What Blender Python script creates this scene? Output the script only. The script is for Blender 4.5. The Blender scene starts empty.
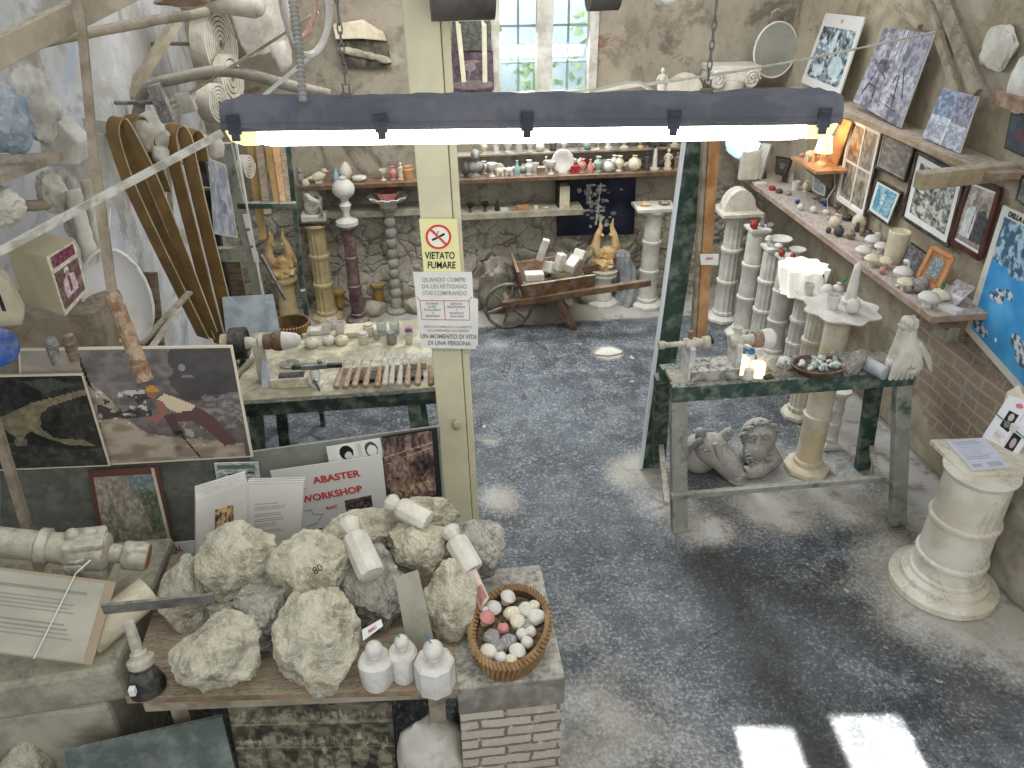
import bpy, bmesh, math, random
import numpy as np
from mathutils import Vector, Matrix, Euler, noise as mn

PI = math.pi
SC = bpy.context.scene
COL = SC.collection

# ------------------------------------------------------------------ camera
F, CH = 795.0, 3.0
PIT, YAW, ROLL = math.radians(30.4), math.radians(6.9), math.radians(-0.4)
_D = Vector((math.sin(YAW)*math.cos(PIT), math.cos(YAW)*math.cos(PIT), -math.sin(PIT)))
_R0 = Vector((math.cos(YAW), -math.sin(YAW), 0))
_U0 = _R0.cross(_D)
_R = _R0*math.cos(ROLL) + _U0*math.sin(ROLL)
_U = _R.cross(_D)
CAM = Vector((0, 0, CH))
cd = bpy.data.cameras.new('camera'); cam = bpy.data.objects.new('camera', cd); COL.objects.link(cam)
cd.sensor_width = 36; cd.lens = F/1024*36; cd.clip_start = .05
mw = Matrix.Identity(4)
for i in range(3):
    mw[i][0] = _R[i]; mw[i][1] = _U[i]; mw[i][2] = -_D[i]; mw[i][3] = CAM[i]
cam.matrix_world = mw
SC.camera = cam
SC.view_settings.view_transform = 'Standard'; SC.view_settings.look = 'None'
SC.view_settings.gamma = 1; SC.view_settings.use_curve_mapping = False
SC.view_settings.exposure = 0.45

# ------------------------------------------------------------------ world and lights
W = bpy.data.worlds.new('sky'); SC.world = W; W.use_nodes = True
bg = W.node_tree.nodes['Background']
bg.inputs[0].default_value = (0.90, 0.94, 1.0, 1); bg.inputs[1].default_value = 0.74

def area(name, loc, target, sx, sy, power, col=(1, 1, 1), spread=180):
    l = bpy.data.lights.new(name, 'AREA'); l.shape = 'RECTANGLE'; l.size = sx; l.size_y = sy
    l.energy = power; l.color = col; l.spread = math.radians(spread)
    o = bpy.data.objects.new(name, l); COL.objects.link(o); o.location = loc
    o.rotation_euler = (Vector(target)-Vector(loc)).to_track_quat('-Z', 'Y').to_euler()
    return o
area('daylight_from_open_front', (1.0, -1.6, 3.9), (0.9, 4.2, 0.6), 3.6, 1.6, 22, (1.0, 0.97, 0.93))
area('daylight_through_back_window', (1.03, 6.55, 2.35), (1.0, 3.0, 0.0), 0.75, 0.75, 45, (0.80, 0.90, 1.0), 150)
area('back_wall_fill', (0.7, 4.9, 3.32), (0.8, 6.6, 0.7), 3.4, .8, 36, (1.0, .98, .95), 150)  # unseen fill lamp, added to brighten the back wall
# two shafts of sunlight that fall through openings behind the camera
area('sun_shaft', (1.12, 0.35, 2.9), (1.30, 1.84, 0), 0.24, 0.36, 3.2, (1, 0.98, 0.93), 1)
area('sun_shaft', (1.58, 0.35, 2.9), (1.76, 1.84, 0), 0.30, 0.36, 3.9, (1, 0.98, 0.93), 1)

# ------------------------------------------------------------------ picking points
def ray(x, y): return _D*F + _R*(x-512) - _U*(y-384)
def at_z(x, y, z): r = ray(x, y); return CAM + r*((z-CAM.z)/r.z)
def at_y(x, y, Y): r = ray(x, y); return CAM + r*(Y/r.y)
def at_x(x, y, X): r = ray(x, y); return CAM + r*(X/r.x)
def at_plane(x, y, p, n):
    r = ray(x, y); return CAM + r*((Vector(p)-CAM).dot(n)/r.dot(n))

def lin(c):
    if isinstance(c, str):
        c = c.lstrip('#'); c = [int(c[i:i+2], 16)/255 for i in (0, 2, 4)]
    return tuple((v/12.92 if v <= .04045 else ((v+.055)/1.055)**2.4) for v in c)
def l4(c): return (*lin(c), 1)

# ------------------------------------------------------------------ materials
MATS = {}
def newmat(key):
    m = bpy.data.materials.new(key); m.use_nodes = True
    nt = m.node_tree; b = nt.nodes['Principled BSDF']; MATS[key] = m
    return m, nt, b
class N:
    def __init__(s, nt): s.nt = nt
    def new(s, t, **k):
        n = s.nt.nodes.new(t)
        for a, v in k.items(): setattr(n, a, v)
        return n
    def link(s, a, b): s.nt.links.new(a, b)
    def noise(s, vec, scale, detail=4, rough=.6, dist=0):
        n = s.new('ShaderNodeTexNoise'); n.inputs['Scale'].default_value = scale
        n.inputs['Detail'].default_value = detail; n.inputs['Roughness'].default_value = rough
        n.inputs['Distortion'].default_value = dist
        s.link(vec, n.inputs['Vector']); return n.outputs['Fac']
    def rng(s, v, a, b, c=0., d=1.):
        n = s.new('ShaderNodeMapRange'); n.interpolation_type = 'SMOOTHSTEP'
        for i, x in enumerate((a, b, c, d)): n.inputs[i+1].default_value = x
        s.link(v, n.inputs[0]); return n.outputs[0]
    def mix(s, f, a, b, mode='MIX'):
        n = s.new('ShaderNodeMix', data_type='RGBA', blend_type=mode)
        for sock, v in ((n.inputs[0], f), (n.inputs[6], a), (n.inputs[7], b)):
            if hasattr(v, 'is_linked') or isinstance(v, bpy.types.NodeSocket): s.link(v, sock)
            elif isinstance(v, (int, float)): sock.default_value = v
            else: sock.default_value = l4(v)
        return n.outputs[2]
    def math(s, op, a, b=0.):
        n = s.new('ShaderNodeMath', operation=op)
        for i, v in enumerate((a, b)):
            if isinstance(v, bpy.types.NodeSocket): s.link(v, n.inputs[i])
            else: n.inputs[i].default_value = v
        return n.outputs[0]
    def sep(s, v):
        n = s.new('ShaderNodeSeparateXYZ'); s.link(v, n.inputs[0]); return n.outputs
    def bump(s, h, strength, dist=.01, normal=None):
        n = s.new('ShaderNodeBump'); n.inputs['Strength'].default_value = strength
        n.inputs['Distance'].default_value = dist; s.link(h, n.inputs['Height'])
        if normal is not None: s.link(normal, n.inputs['Normal'])
        return n.outputs[0]

def M(key, col, col2=None, scale=6., rough=.85, bump=.25, bscale=45., dust=0., dustcol='#cfcabd',
      metal=0., emit=0., vein=None, veinscale=9., lo=.38, hi=.62, stretch=None, veinamt=.55, bdist=.01, trans=0., sss=0., spec=.3):
    if key in MATS: return MATS[key]
    m, nt, b = newmat(key); g = N(nt)
    tc = g.new('ShaderNodeTexCoord'); vec = tc.outputs['Object']
    if stretch:
        mp = g.new('ShaderNodeMapping'); mp.inputs['Scale'].default_value = stretch
        g.link(vec, mp.inputs[0]); vec = mp.outputs[0]
    c = g.mix(g.rng(g.noise(vec, scale, 6, .65, .3), lo, hi), col, col2 or col)
    if vein:
        w = g.noise(vec, veinscale, 8, .7, 1.4)
        w = g.math('ABSOLUTE', g.math('SUBTRACT', w, .5))
        c = g.mix(g.math('MULTIPLY', g.rng(w, 0., .016, 1., 0.), veinamt), c, vein)
    fine = g.noise(vec, bscale, 5, .7)
    if dust > 0:
        geo = g.new('ShaderNodeNewGeometry'); z = g.sep(geo.outputs['Normal'])[2]
        f = g.math('MULTIPLY', g.rng(z, .1, .9), g.rng(fine, .35, .6))
        f = g.math('MULTIPLY', g.math('ADD', f, g.math('MULTIPLY', g.rng(g.noise(vec, 12, 5), .45, .65), .5)), dust)
        f = g.math('MINIMUM', f, 1.)
        c = g.mix(f, c, dustcol)
    g.link(c, b.inputs['Base Color'])
    b.inputs['Roughness'].default_value = rough; b.inputs['Metallic'].default_value = metal
    b.inputs['Specular IOR Level'].default_value = spec
    if sss: b.inputs['Subsurface Weight'].default_value = sss; b.inputs['Subsurface Scale'].default_value = .02
    if trans: b.inputs['Transmission Weight'].default_value = trans
    if emit: g.link(c, b.inputs['Emission Color']); b.inputs['Emission Strength'].default_value = emit
    if bump: g.link(g.bump(fine, bump, bdist), b.inputs['Normal'])
    return m

def printmat(key='print', rough=.55):
    if key in MATS: return MATS[key]
    m, nt, b = newmat(key); g = N(nt)
    a = g.new('ShaderNodeVertexColor', layer_name='Col'); g.link(a.outputs[0], b.inputs['Base Color'])
    b.inputs['Roughness'].default_value = rough; b.inputs['Specular IOR Level'].default_value = .25
    return m
PRINT = printmat()

white_al = M('white_alabaster', '#d6d3ca', '#bfbbb0', rough=.5, bump=.12, sss=.1, vein='#b8b4aa', veinscale=5)
cream_al = M('cream_alabaster', '#d5cbb1', '#bcae8f', rough=.55, bump=.15, vein='#efe9d8', veinscale=6)
amber_al = M('amber_alabaster', '#bf9656', '#dcc490', rough=.5, bump=.15, scale=9, dust=.3)
dusty_al = M('dusty_alabaster', '#cfcabc', '#b3ad9d', rough=.9, bump=.3, dust=.3, dustcol='#ddd9cd')
grey_al = M('grey_alabaster', '#8d8a84', '#5f5d5a', rough=.6, bump=.3, scale=14, vein='#d0cdc6')
dark_al = M('dark_alabaster', '#4c4a48', '#2d2c2b', rough=.6, bump=.3, scale=14, vein='#8a8782')
rock_al = M('rough_alabaster', '#d3cbaf', '#928b76', rough=.85, bump=.8, bscale=26, bdist=.05, scale=9, vein='#ece7d4', veinscale=9, veinamt=.9, dust=.5, dustcol='#d8d2ba', lo=.38, hi=.6)
rock_grey = M('rough_grey_alabaster', '#a19e90', '#5f5e57', rough=.85, bump=.9, bscale=24, bdist=.03, scale=7, veinamt=.8, vein='#dad6c8', veinscale=7, dust=.3, dustcol='#d9d4c3')
plaster_cast = M('plaster_cast', '#c9c5ba', '#a7a295', rough=.95, bump=.2, dust=.4, dustcol='#d8d4c9')
stone_block = M('dusty_stone_block', '#aaa590', '#85806f', rough=.95, bump=.5, bscale=28, dust=.5, dustcol='#c4bfa9')
wood_old = M('old_wood', '#84715a', '#5d4d3b', rough=.9, bump=.3, scale=5, stretch=(1, 1, 6), dust=.7, dustcol='#a99f8c')
wood_grey = M('dusty_grey_wood', '#9c907c', '#776b58', rough=.95, bump=.3, scale=5, dust=.6, dustcol='#b9b1a0')
wood_warm = M('warm_wood', '#b98d5d', '#96683c', rough=.7, bump=.15, scale=5, dust=.25)
wood_red = M('red_brown_wood', '#70543f', '#55402f', rough=.85, bump=.25, scale=7, dust=.45, dustcol='#9a8a76')
wood_dark = M('dark_frame_wood', '#2a211b', '#3c2d22', rough=.6, bump=.1, dust=.25)
strap_m = M('ochre_belt', '#977a4c', '#7d6540', rough=.8, bump=.15, dust=.2, dustcol='#a8916a')
strap_edge = M('belt_edge', '#c9bb9c', '#a89a7d', rough=.9)
belt_grey = M('dusty_canvas_belt', '#c7c1b2', '#a49c8b', rough=.95, bump=.2)
green_m = M('chipped_green_paint', '#2b4239', '#3a5047', rough=.75, bump=.3, scale=4, dust=.8, dustcol='#a5a394')
green_dusty = M('dusty_green_paint', '#8f9184', '#45584d', rough=.9, bump=.3, scale=5, lo=.5, hi=.66, dust=.8, dustcol='#b2ac9c')
black_m = M('black_dusty_metal', '#191a1b', '#2a2a2a', rough=.6, bump=.15, dust=.35, dustcol='#8d887c')
iron_m = M('grey_iron', '#77746c', '#4e4c47', rough=.6, bump=.3, dust=.5, dustcol='#b9b4a5', metal=.4)
steel_m = M('bare_steel', '#b6b6b2', '#8e8e8b', rough=.35, bump=.05, metal=.8, dust=.1)
dusty_machine = M('plaster_covered_iron', '#bfb9a5', '#8f8977', rough=.95, bump=.5, bscale=25, dust=.6, dustcol='#d4cebb')
rust_m = M('rusty_iron', '#7e5b44', '#a08a73', rough=.9, bump=.4, dust=.3)
paper_m = M('white_paper', '#e3e2dc', '#d6d5ce', rough=.8, bump=0)
card_m = M('grey_card', '#a5a291', '#969381', rough=.85, bump=.05)
greyboard = M('grey_green_board', '#6c6f66', '#5b5e55', rough=.8, bump=.05, scale=3)
red_m = M('red_ink', '#b5303a', rough=.7, bump=0)
ink_m = M('black_ink', '#23221f', rough=.7, bump=0)
fade_m = M('faded_ink', '#a8a59b', rough=.7, bump=0)
grey_ink = M('grey_ink', '#8a8880', rough=.7, bump=0)
green_pl = M('green_plastic', '#2f7a45', rough=.5, bump=0)
blue_pl = M('blue_plastic', '#2d78b0', rough=.5, bump=0)
navy_pl = M('navy_plastic', '#1c3a70', '#27508f', rough=.5, bump=0, dust=.25)
white_pl = M('white_plastic', '#dedcd4', '#cfcdc5', rough=.5, bump=0)
wicker = M('brown_wicker', '#a08158', '#7b5c39', rough=.8, bump=.4, dust=.35, dustcol='#b59f7b')
wicker_in = M('dark_wicker_inside', '#5a4325', '#46331b', rough=.9, bump=.4)
glassy = M('clear_glass', '#dfe6e4', rough=.08, bump=0, trans=.9, spec=.5)
purple_st = M('violet_marble', '#4a3236', '#6e5552', rough=.45, bump=.1, vein='#a8958c', dust=.3)
pink_st = M('pink_stone', '#c98f86', '#b8766f', rough=.7, bump=.2)
teal_st = M('teal_stone', '#7d9a94', '#9db5ae', rough=.6, bump=.1)
redpaint = M('red_object', '#8d2b27', '#a33c32', rough=.5, bump=.1)
cloth_w = M('white_cloth', '#e8e8e8', '#d5d6da', rough=.9, bump=.1)
glow_m = M('lit_alabaster', '#fbf8ee', '#f1ede0', rough=.5, bump=.05, emit=.28)
glow_warm = M('lit_candle_wax', '#ffe9b4', '#fff6dc', rough=.5, bump=.0, emit=.9)
glow_blue = M('lit_glass_bowl', '#bfe4ea', '#def2f2', rough=.4, bump=0, emit=.7)
lampshade_m = M('glowing_lampshade', '#ffcf8c', '#ffe7c0', rough=.8, bump=0, emit=1.6)

# ------------------------------------------------------------------ mesh builder
class MB:
    def __init__(s): s.bm = bmesh.new(); s.mats = []
    def _mi(s, fs, m):
        if m is None: return
        if m not in s.mats: s.mats.append(m)
        i = s.mats.index(m)
        for f in fs: f.material_index = i
    def _xf(s, vs, Mx):
        if Mx is not None:
            for v in vs: v.co = Mx @ v.co
    def box(s, c, size, rot=None, m=None, taper=1.):
        hx, hy, hz = [a/2 for a in size]
        Mx = Matrix.Translation(c) @ (Euler(rot).to_matrix().to_4x4() if rot is not None and not isinstance(rot, Matrix) else (rot or Matrix.Identity(4)))
        vs = [s.bm.verts.new(Mx @ Vector((x*hx*(taper if z > 0 else 1), y*hy*(taper if z > 0 else 1), z*hz))) for x in (-1, 1) for y in (-1, 1) for z in (-1, 1)]
        fs = [s.bm.faces.new([vs[i] for i in q]) for q in ((0, 1, 3, 2), (4, 6, 7, 5), (0, 4, 5, 1), (2, 3, 7, 6), (0, 2, 6, 4), (1, 5, 7, 3))]
        s._mi(fs, m); return s
    def beam(s, p, q, w, h, m=None, up=(0, 0, 1)):
        p, q = Vector(p), Vector(q); d = q-p; L = d.length; d.normalize()
        u = Vector(up)
        if abs(d.dot(u)) > .97: u = Vector((0, 1, 0))
        x = d.cross(u).normalized(); y = x.cross(d)
        R = Matrix((( x[0], y[0], d[0], 0), (x[1], y[1], d[1], 0), (x[2], y[2], d[2], 0), (0, 0, 0, 1)))
        return s.box((p+q)/2, (w, h, L), R, m)
    def lathe(s, prof, o=(0, 0, 0), seg=20, Mx=None, m=None, flute=0, fd=0., wob=None, cap=True):
        T = Matrix.Translation(o) @ (Mx or Matrix.Identity(4)); rings = []
        for r, z in prof:
            if r < 1e-5: rings.append([s.bm.verts.new(T @ Vector((0, 0, z)))])
            else:
                ring = []
                for i in range(seg):
                    a = 2*PI*i/seg; rr = r*(1+fd*math.cos(flute*a)) if flute else r
                    if wob: rr *= wob(a, z)
                    ring.append(s.bm.verts.new(T @ Vector((rr*math.cos(a), rr*math.sin(a), z))))
                rings.append(ring)
        fs = []
        for A, B in zip(rings, rings[1:]):
            if len(A) == 1 and len(B) == 1: continue
            for i in range(seg):
                j = (i+1) % seg
                if len(A) == 1: fs.append(s.bm.faces.new((A[0], B[j], B[i])))
                elif len(B) == 1: fs.append(s.bm.faces.new((A[i], A[j], B[0])))
                else: fs.append(s.bm.faces.new((A[i], A[j], B[j], B[i])))
        for r_, rev in ((rings[0], True), (rings[-1], False)):
            if len(r_) > 2 and cap: fs.append(s.bm.faces.new(r_[::-1] if rev else r_))
        s._mi(fs, m); return s
    def cyl(s, p, q, r, r2=None, seg=14, m=None):
        p, q = Vector(p), Vector(q); d = q-p
        R = d.to_track_quat('Z', 'Y').to_matrix().to_4x4()
        return s.lathe([(r, 0), (r if r2 is None else r2, d.length)], p, seg, R, m)
    def tube(s, pts, r, seg=8, m=None, closed=False):
        pts = [Vector(p) for p in pts]; n = len(pts); rings = []
        for i, p in enumerate(pts):
            a = pts[(i-1) % n] if (i > 0 or closed) else p; b = pts[(i+1) % n] if (i < n-1 or closed) else p
            t = (b-a).normalized(); u = Vector((0, 0, 1)) if abs(t.z) < .9 else Vector((0, 1, 0))
            x = t.cross(u).normalized(); y = t.cross(x)
            rr = r[i] if isinstance(r, (list, tuple)) else r
            rings.append([s.bm.verts.new(p + (x*math.cos(2*PI*k/seg)+y*math.sin(2*PI*k/seg))*rr) for k in range(seg)])
        fs = []
        for i in range(n if closed else n-1):
            A, B = rings[i], rings[(i+1) % n]
            for k in range(seg): fs.append(s.bm.faces.new((A[k], A[(k+1) % seg], B[(k+1) % seg], B[k])))
        if not closed: fs.append(s.bm.faces.new(rings[0][::-1])); fs.append(s.bm.faces.new(rings[-1]))
        s._mi(fs, m); return s
    def ball(s, c, r, m=None, seg=16, rot=None, dent=0., seed=0):
        if not isinstance(r, (tuple, list, Vector)): r = (r, r, r)
        T = Matrix.Translation(c) @ (Euler(rot).to_matrix().to_4x4() if rot is not None else Matrix.Identity(4))
        g = bmesh.ops.create_icosphere(s.bm, subdivisions=3 if seg > 12 else 2, radius=1)
        fs = set()
        for v in g['verts']:
            k = 1 + (dent*mn.noise(v.co*2.2+Vector((seed, 0, 0))) if dent else 0)
            v.co = T @ Vector((v.co.x*r[0]*k, v.co.y*r[1]*k, v.co.z*r[2]*k)); fs.update(v.link_faces)
        s._mi(fs, m); return s
    def rock(s, c, r, seed=0, m=None, rot=(0, 0, 0), sub=4, planes=15, rough=.055, lo=.66):
        rnd = random.Random(seed)
        g = bmesh.ops.create_icosphere(s.bm, subdivisions=sub, radius=1)
        ds = []
        for _ in range(planes):
            d = Vector((rnd.gauss(0, 1), rnd.gauss(0, 1), rnd.gauss(0, 1))).normalized(); ds.append((d, rnd.uniform(lo, .93)))
        T = Matrix.Translation(c) @ Euler(rot).to_matrix().to_4x4(); off = Vector((seed*3.1, seed*.7, 0)); fs = set()
        for v in g['verts']:
            p = v.co.copy()
            for d, h in ds:
                k = p.dot(d)-h
                if k > 0: p -= d*k*.97
            p *= 1 + rough*1.25*(mn.noise(p*2.6+off)*1.2 + mn.noise(p*7+off)*.6 + mn.noise(p*16+off)*.3 + ((.28-abs(mn.noise(p*5.5+off)))*.9 if sub >= 5 else 0))
            v.co = T @ Vector((p.x*r[0], p.y*r[1], p.z*r[2])); fs.update(v.link_faces)
        s._mi(fs, m); return s
    def prism(s, pts, t, Mx=None, m=None):
        """outline in local XZ (x, z), thickness t along y, centred"""
        Mx = Mx or Matrix.Identity(4)
        A = [s.bm.verts.new(Mx @ Vector((x, -t/2, z))) for x, z in pts]; B = [s.bm.verts.new(Mx @ Vector((x, t/2, z))) for x, z in pts]
        n = len(pts); fs = [s.bm.faces.new(A), s.bm.faces.new(B[::-1])]
        for i in range(n): fs.append(s.bm.faces.new((A[(i+1) % n], A[i], B[i], B[(i+1) % n])))
        s._mi(fs, m); return s
    def quad(s, ps, m=None):
        f = s.bm.faces.new([s.bm.verts.new(p) for p in ps]); s._mi([f], m); return s
    def slabq(s, ps, n, t, m=None):
        """quad ps (world/local points) thickened by t against normal n"""
        A = [s.bm.verts.new(Vector(p)) for p in ps]; B = [s.bm.verts.new(Vector(p)-Vector(n)*t) for p in ps]
        k = len(ps); fs = [s.bm.faces.new(A), s.bm.faces.new(B[::-1])]
        for i in range(k): fs.append(s.bm.faces.new((A[i], B[i], B[(i+1) % k], A[(i+1) % k])))
        s._mi(fs, m); return s
    def build(s, name, m=None, parent=None, smooth=False, bevel=0., loc=None, rot=None, label=None, cat=None, group=None, kind=None, base=None):
        """base: world point that becomes the origin (mesh is shifted)"""
        bmesh.ops.recalc_face_normals(s.bm, faces=s.bm.faces[:])
        if base is not None:
            for v in s.bm.verts: v.co -= Vector(base)
            loc = base
        me = bpy.data.meshes.new(name); s.bm.to_mesh(me); s.bm.free()
        if s.mats:
            for x in s.mats: me.materials.append(x)
        elif m: me.materials.append(m)
        if smooth:
            me.shade_smooth()
            me.set_sharp_from_angle(angle=math.radians(smooth if smooth > 1 else 40))
        o = bpy.data.objects.new(name, me); COL.objects.link(o)
        if parent: o.parent = parent
        if loc is not None: o.location = loc
        if rot is not None: o.rotation_euler = rot
        if bevel:
            b = o.modifiers.new('bevel', 'BEVEL'); b.width = bevel; b.segments = 2; b.limit_method = 'ANGLE'
        tag(o, label, cat, group, kind)
        return o

def tag(o, label=None, cat=None, group=None, kind=None):
    if label: o['label'] = label
    if cat: o['category'] = cat
    if group: o['group'] = group
    if kind: o['kind'] = kind
    return o
def thing(name, label, cat, loc=(0, 0, 0), rotz=0., group=None, rot=None):
    o = bpy.data.objects.new(name, None); COL.objects.link(o); o.empty_display_size = .05
    o.location = loc; o.rotation_euler = rot if rot is not None else (0, 0, rotz)
    return tag(o, label, cat, group)
CHILD = {}
def dup(root, loc, rotz=0., label=None, group=None, scale=1., rot=None):
    def cp(o, par):
        c = o.copy(); COL.objects.link(c)
        if par: c.parent = par
        for ch in [x for x in list(COL.objects) if x.parent == o]: cp(ch, c)
        return c
    r = cp(root, None); r.location = loc; r.rotation_euler = rot if rot is not None else (0, 0, rotz); r.scale = (scale,)*3
    if label: r['label'] = label
    if group: r['group'] = group
    return r

# ------------------------------------------------------------------ painted pictures (colour grid meshes) and lettering
_rs = np.random.RandomState(5)
class Canvas:
    def __init__(s, w, h, col='#ffffff'):
        s.w, s.h = w, h; s.a = np.zeros((h, w, 3)); s.a[:] = s.c(col)
        s.x, s.y = np.meshgrid((np.arange(w)+.5)/w, (np.arange(h)+.5)/h)   # y from the bottom
    def c(s, c):
        if isinstance(c, str): c = c.lstrip('#'); return np.array([int(c[i:i+2], 16)/255 for i in (0, 2, 4)])
        return np.array(c)
    def vn(s, fx, fy, seed):
        r = np.random.RandomState(seed); g = r.rand(int(fy)+2, int(fx)+2)
        X = s.x*fx; Y = s.y*fy; i = X.astype(int); j = Y.astype(int); u = X-i; v = Y-j; u = u*u*(3-2*u); v = v*v*(3-2*v)
        return (g[j, i]*(1-u)+g[j, i+1]*u)*(1-v)+(g[j+1, i]*(1-u)+g[j+1, i+1]*u)*v
    def fbm(s, f, seed, o=4, asp=1.): return sum(s.vn(f*2**k, f*asp*2**k, seed+k)*.5**k for k in range(o))/sum(.5**k for k in range(o))
    def mixin(s, m, col, a=1.): m = np.clip(m, 0, 1)[..., None]*a; s.a = s.a*(1-m)+s.c(col)*m; return s
    def noise(s, f, seed, c1, c2, a=1., lo=.35, hi=.65, asp=1.):
        n = np.clip((s.fbm(f, seed, 4, asp)-lo)/(hi-lo), 0, 1)[..., None]
        s.a = s.a*(1-a)+a*(s.c(c1)*(1-n)+s.c(c2)*n); return s
    def poly(s, pts, col, a=1.):
        ins = np.zeros(s.x.shape, bool); n = len(pts)
        for i in range(n):
            x1, y1 = pts[i]; x2, y2 = pts[(i+1) % n]
            if y1 == y2: continue
            c = ((y1 > s.y) != (y2 > s.y)) & (s.x < (x2-x1)*(s.y-y1)/(y2-y1)+x1); ins ^= c
        s.a[ins] = s.a[ins]*(1-a)+s.c(col)*a; s.last = ins; return s
    def rect(s, x0, y0, x1, y1, col, a=1.): return s.poly([(x0, y0), (x1, y0), (x1, y1), (x0, y1)], col, a)
    def ell(s, cx, cy, rx, ry, col, a=1.):
        m = ((s.x-cx)/rx)**2+((s.y-cy)/ry)**2 < 1; s.a[m] = s.a[m]*(1-a)+s.c(col)*a; return s
    def line(s, x0, y0, x1, y1, w, col, a=1.):
        asp = s.h/s.w; dx, dy = x1-x0, (y1-y0)*asp; L = dx*dx+dy*dy+1e-9
        t = np.clip(((s.x-x0)*dx+(s.y-y0)*asp*dy)/L, 0, 1); d = np.hypot(s.x-x0-t*dx, (s.y-y0)*asp-t*dy)
        m = d < w/2; s.a[m] = s.a[m]*(1-a)+s.c(col)*a; return s
    def textlines(s, x0, x1, y0, y1, n, col='#77756f', seed=1, a=.8, th=.35):
        r = random.Random(seed)
        for i in range(n):
            y = y1-(i+.5)*(y1-y0)/n; h = (y1-y0)/n*th/2; s.rect(x0, y-h, x0+(x1-x0)*r.uniform(.7, 1), y+h, col, a)
        return s
    def mesh(s, P, name='print'):
        """P(u,v)-> point; colour grid mesh"""
        w, h = s.w, s.h; vs = []
        for j in range(h+1):
            for i in range(w+1): vs.append(P(i/w, j/h))
        fs = [(j*(w+1)+i, j*(w+1)+i+1, (j+1)*(w+1)+i+1, (j+1)*(w+1)+i) for j in range(h) for i in range(w)]
        me = bpy.data.meshes.new(name); me.from_pydata(vs, [], fs)
        a = np.clip(s.a, 0, 1); a = np.where(a <= .04045, a/12.92, ((a+.055)/1.055)**2.4)
        c = np.ones((h*w, 4, 4)); c[:, :, :3] = a.reshape(h*w, 1, 3)
        at = me.color_attributes.new('Col', 'FLOAT_COLOR', 'CORNER'); at.data.foreach_set('color', c.astype(np.float32).ravel())
        me.materials.append(PRINT); return me

FONT = None
def letters(s, size, m, parent, Mx, bold=0., sx=1., align='CENTER', name='lettering', space=1.):
    cu = bpy.data.curves.new('t', 'FONT'); cu.body = s; cu.size = size; cu.align_x = align; cu.align_y = 'CENTER'
    cu.offset = bold; cu.extrude = .0003; cu.space_line = space; cu.resolution_u = 3
    o = bpy.data.objects.new('t', cu); COL.objects.link(o); bpy.context.view_layer.update()
    me = bpy.data.meshes.new_from_object(o); bpy.data.objects.remove(o); me.name = name
    me.transform(Mx @ Matrix.Diagonal((sx, 1, 1, 1))); me.materials.clear(); me.materials.append(m)
    ob = bpy.data.objects.new(name, me); COL.objects.link(ob); ob.parent = parent
    return ob

class Panel:
    """flat sheet/board/picture through four picked corners TL TR BR BL lying in one real plane"""
    def __init__(s, corners, p, n, name, label, cat, thick=.006, m=None, group=None, parent=None, cname='board'):
        n = Vector(n).normalized()
        if n.dot(CAM-Vector(p)) < 0: n = -n
        s.n = n; P = [at_plane(x, y, p, n) for x, y in corners]
        s.o = P[3].copy(); s.P = [a-s.o for a in P]
        s.t = parent or thing(name, label, cat, s.o, group=group)
        if thick:
            b = MB(); b.slabq(s.P, n, thick); b.build(cname, m or paper_m, s.t)
        s.w = ((s.P[1]-s.P[0]).length+(s.P[2]-s.P[3]).length)/2; s.h = ((s.P[0]-s.P[3]).length+(s.P[1]-s.P[2]).length)/2
    def pt(s, u, v, off=.0012):
        TL, TR, BR, BL = s.P; return BL*(1-u)*(1-v)+BR*u*(1-v)+TR*u*v+TL*(1-u)*v+s.n*off
    def pic(s, cv, u0=0., v0=0., u1=1., v1=1., off=.0012, name='print', label=None):
        me = cv.mesh(lambda u, v: s.pt(u0+(u1-u0)*u, v0+(v1-v0)*v, off), name)
        o = bpy.data.objects.new(name, me); COL.objects.link(o); o.parent = s.t
        return tag(o, label)
    def mat(s, u, v, off=.003):
        o = s.pt(u, v, off); X = (s.pt(min(1, u+.01), v, off)-s.pt(u-.01 if u > .01 else 0, v, off)).normalized(); Z = s.n; Y = Z.cross(X).normalized()
        return Matrix(((X[0], Y[0], Z[0], o[0]), (X[1], Y[1], Z[1], o[1]), (X[2], Y[2], Z[2], o[2]), (0, 0, 0, 1)))
    def text(s, txt, u, v, size, m, bold=0., sx=1., align='CENTER', space=1., name='lettering'):
        return letters(txt, size, m, s.t, s.mat(u, v), bold, sx, align, name, space)
    def frame(s, w, m, depth=.02, name='frame', mis=0.):
        b = MB(); c = [s.pt(0, 0, 0), s.pt(1, 0, 0), s.pt(1, 1, 0), s.pt(0, 1, 0)]; mid = sum(c, Vector())/4
        for i in range(4):
            p, q = c[i], c[(i+1) % 4]; d = (q-p).normalized()
            b.beam(p-d*w/2*0, q+d*w*0, w, depth, up=s.n)
        return b.build(name, m, s.t, bevel=.001)
    def bar(s, u0, v0, u1, v1, w, m, name='bar', depth=.004, off=.004):
        b = MB(); b.beam(s.pt(u0, v0, off), s.pt(u1, v1, off), w, depth, up=s.n); return b.build(name, m, s.t)
# ================================================================== ROOM
XL, XR, YB, YF, ZT = -1.6, 3.1, 6.65, -0.6, 3.7

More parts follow.
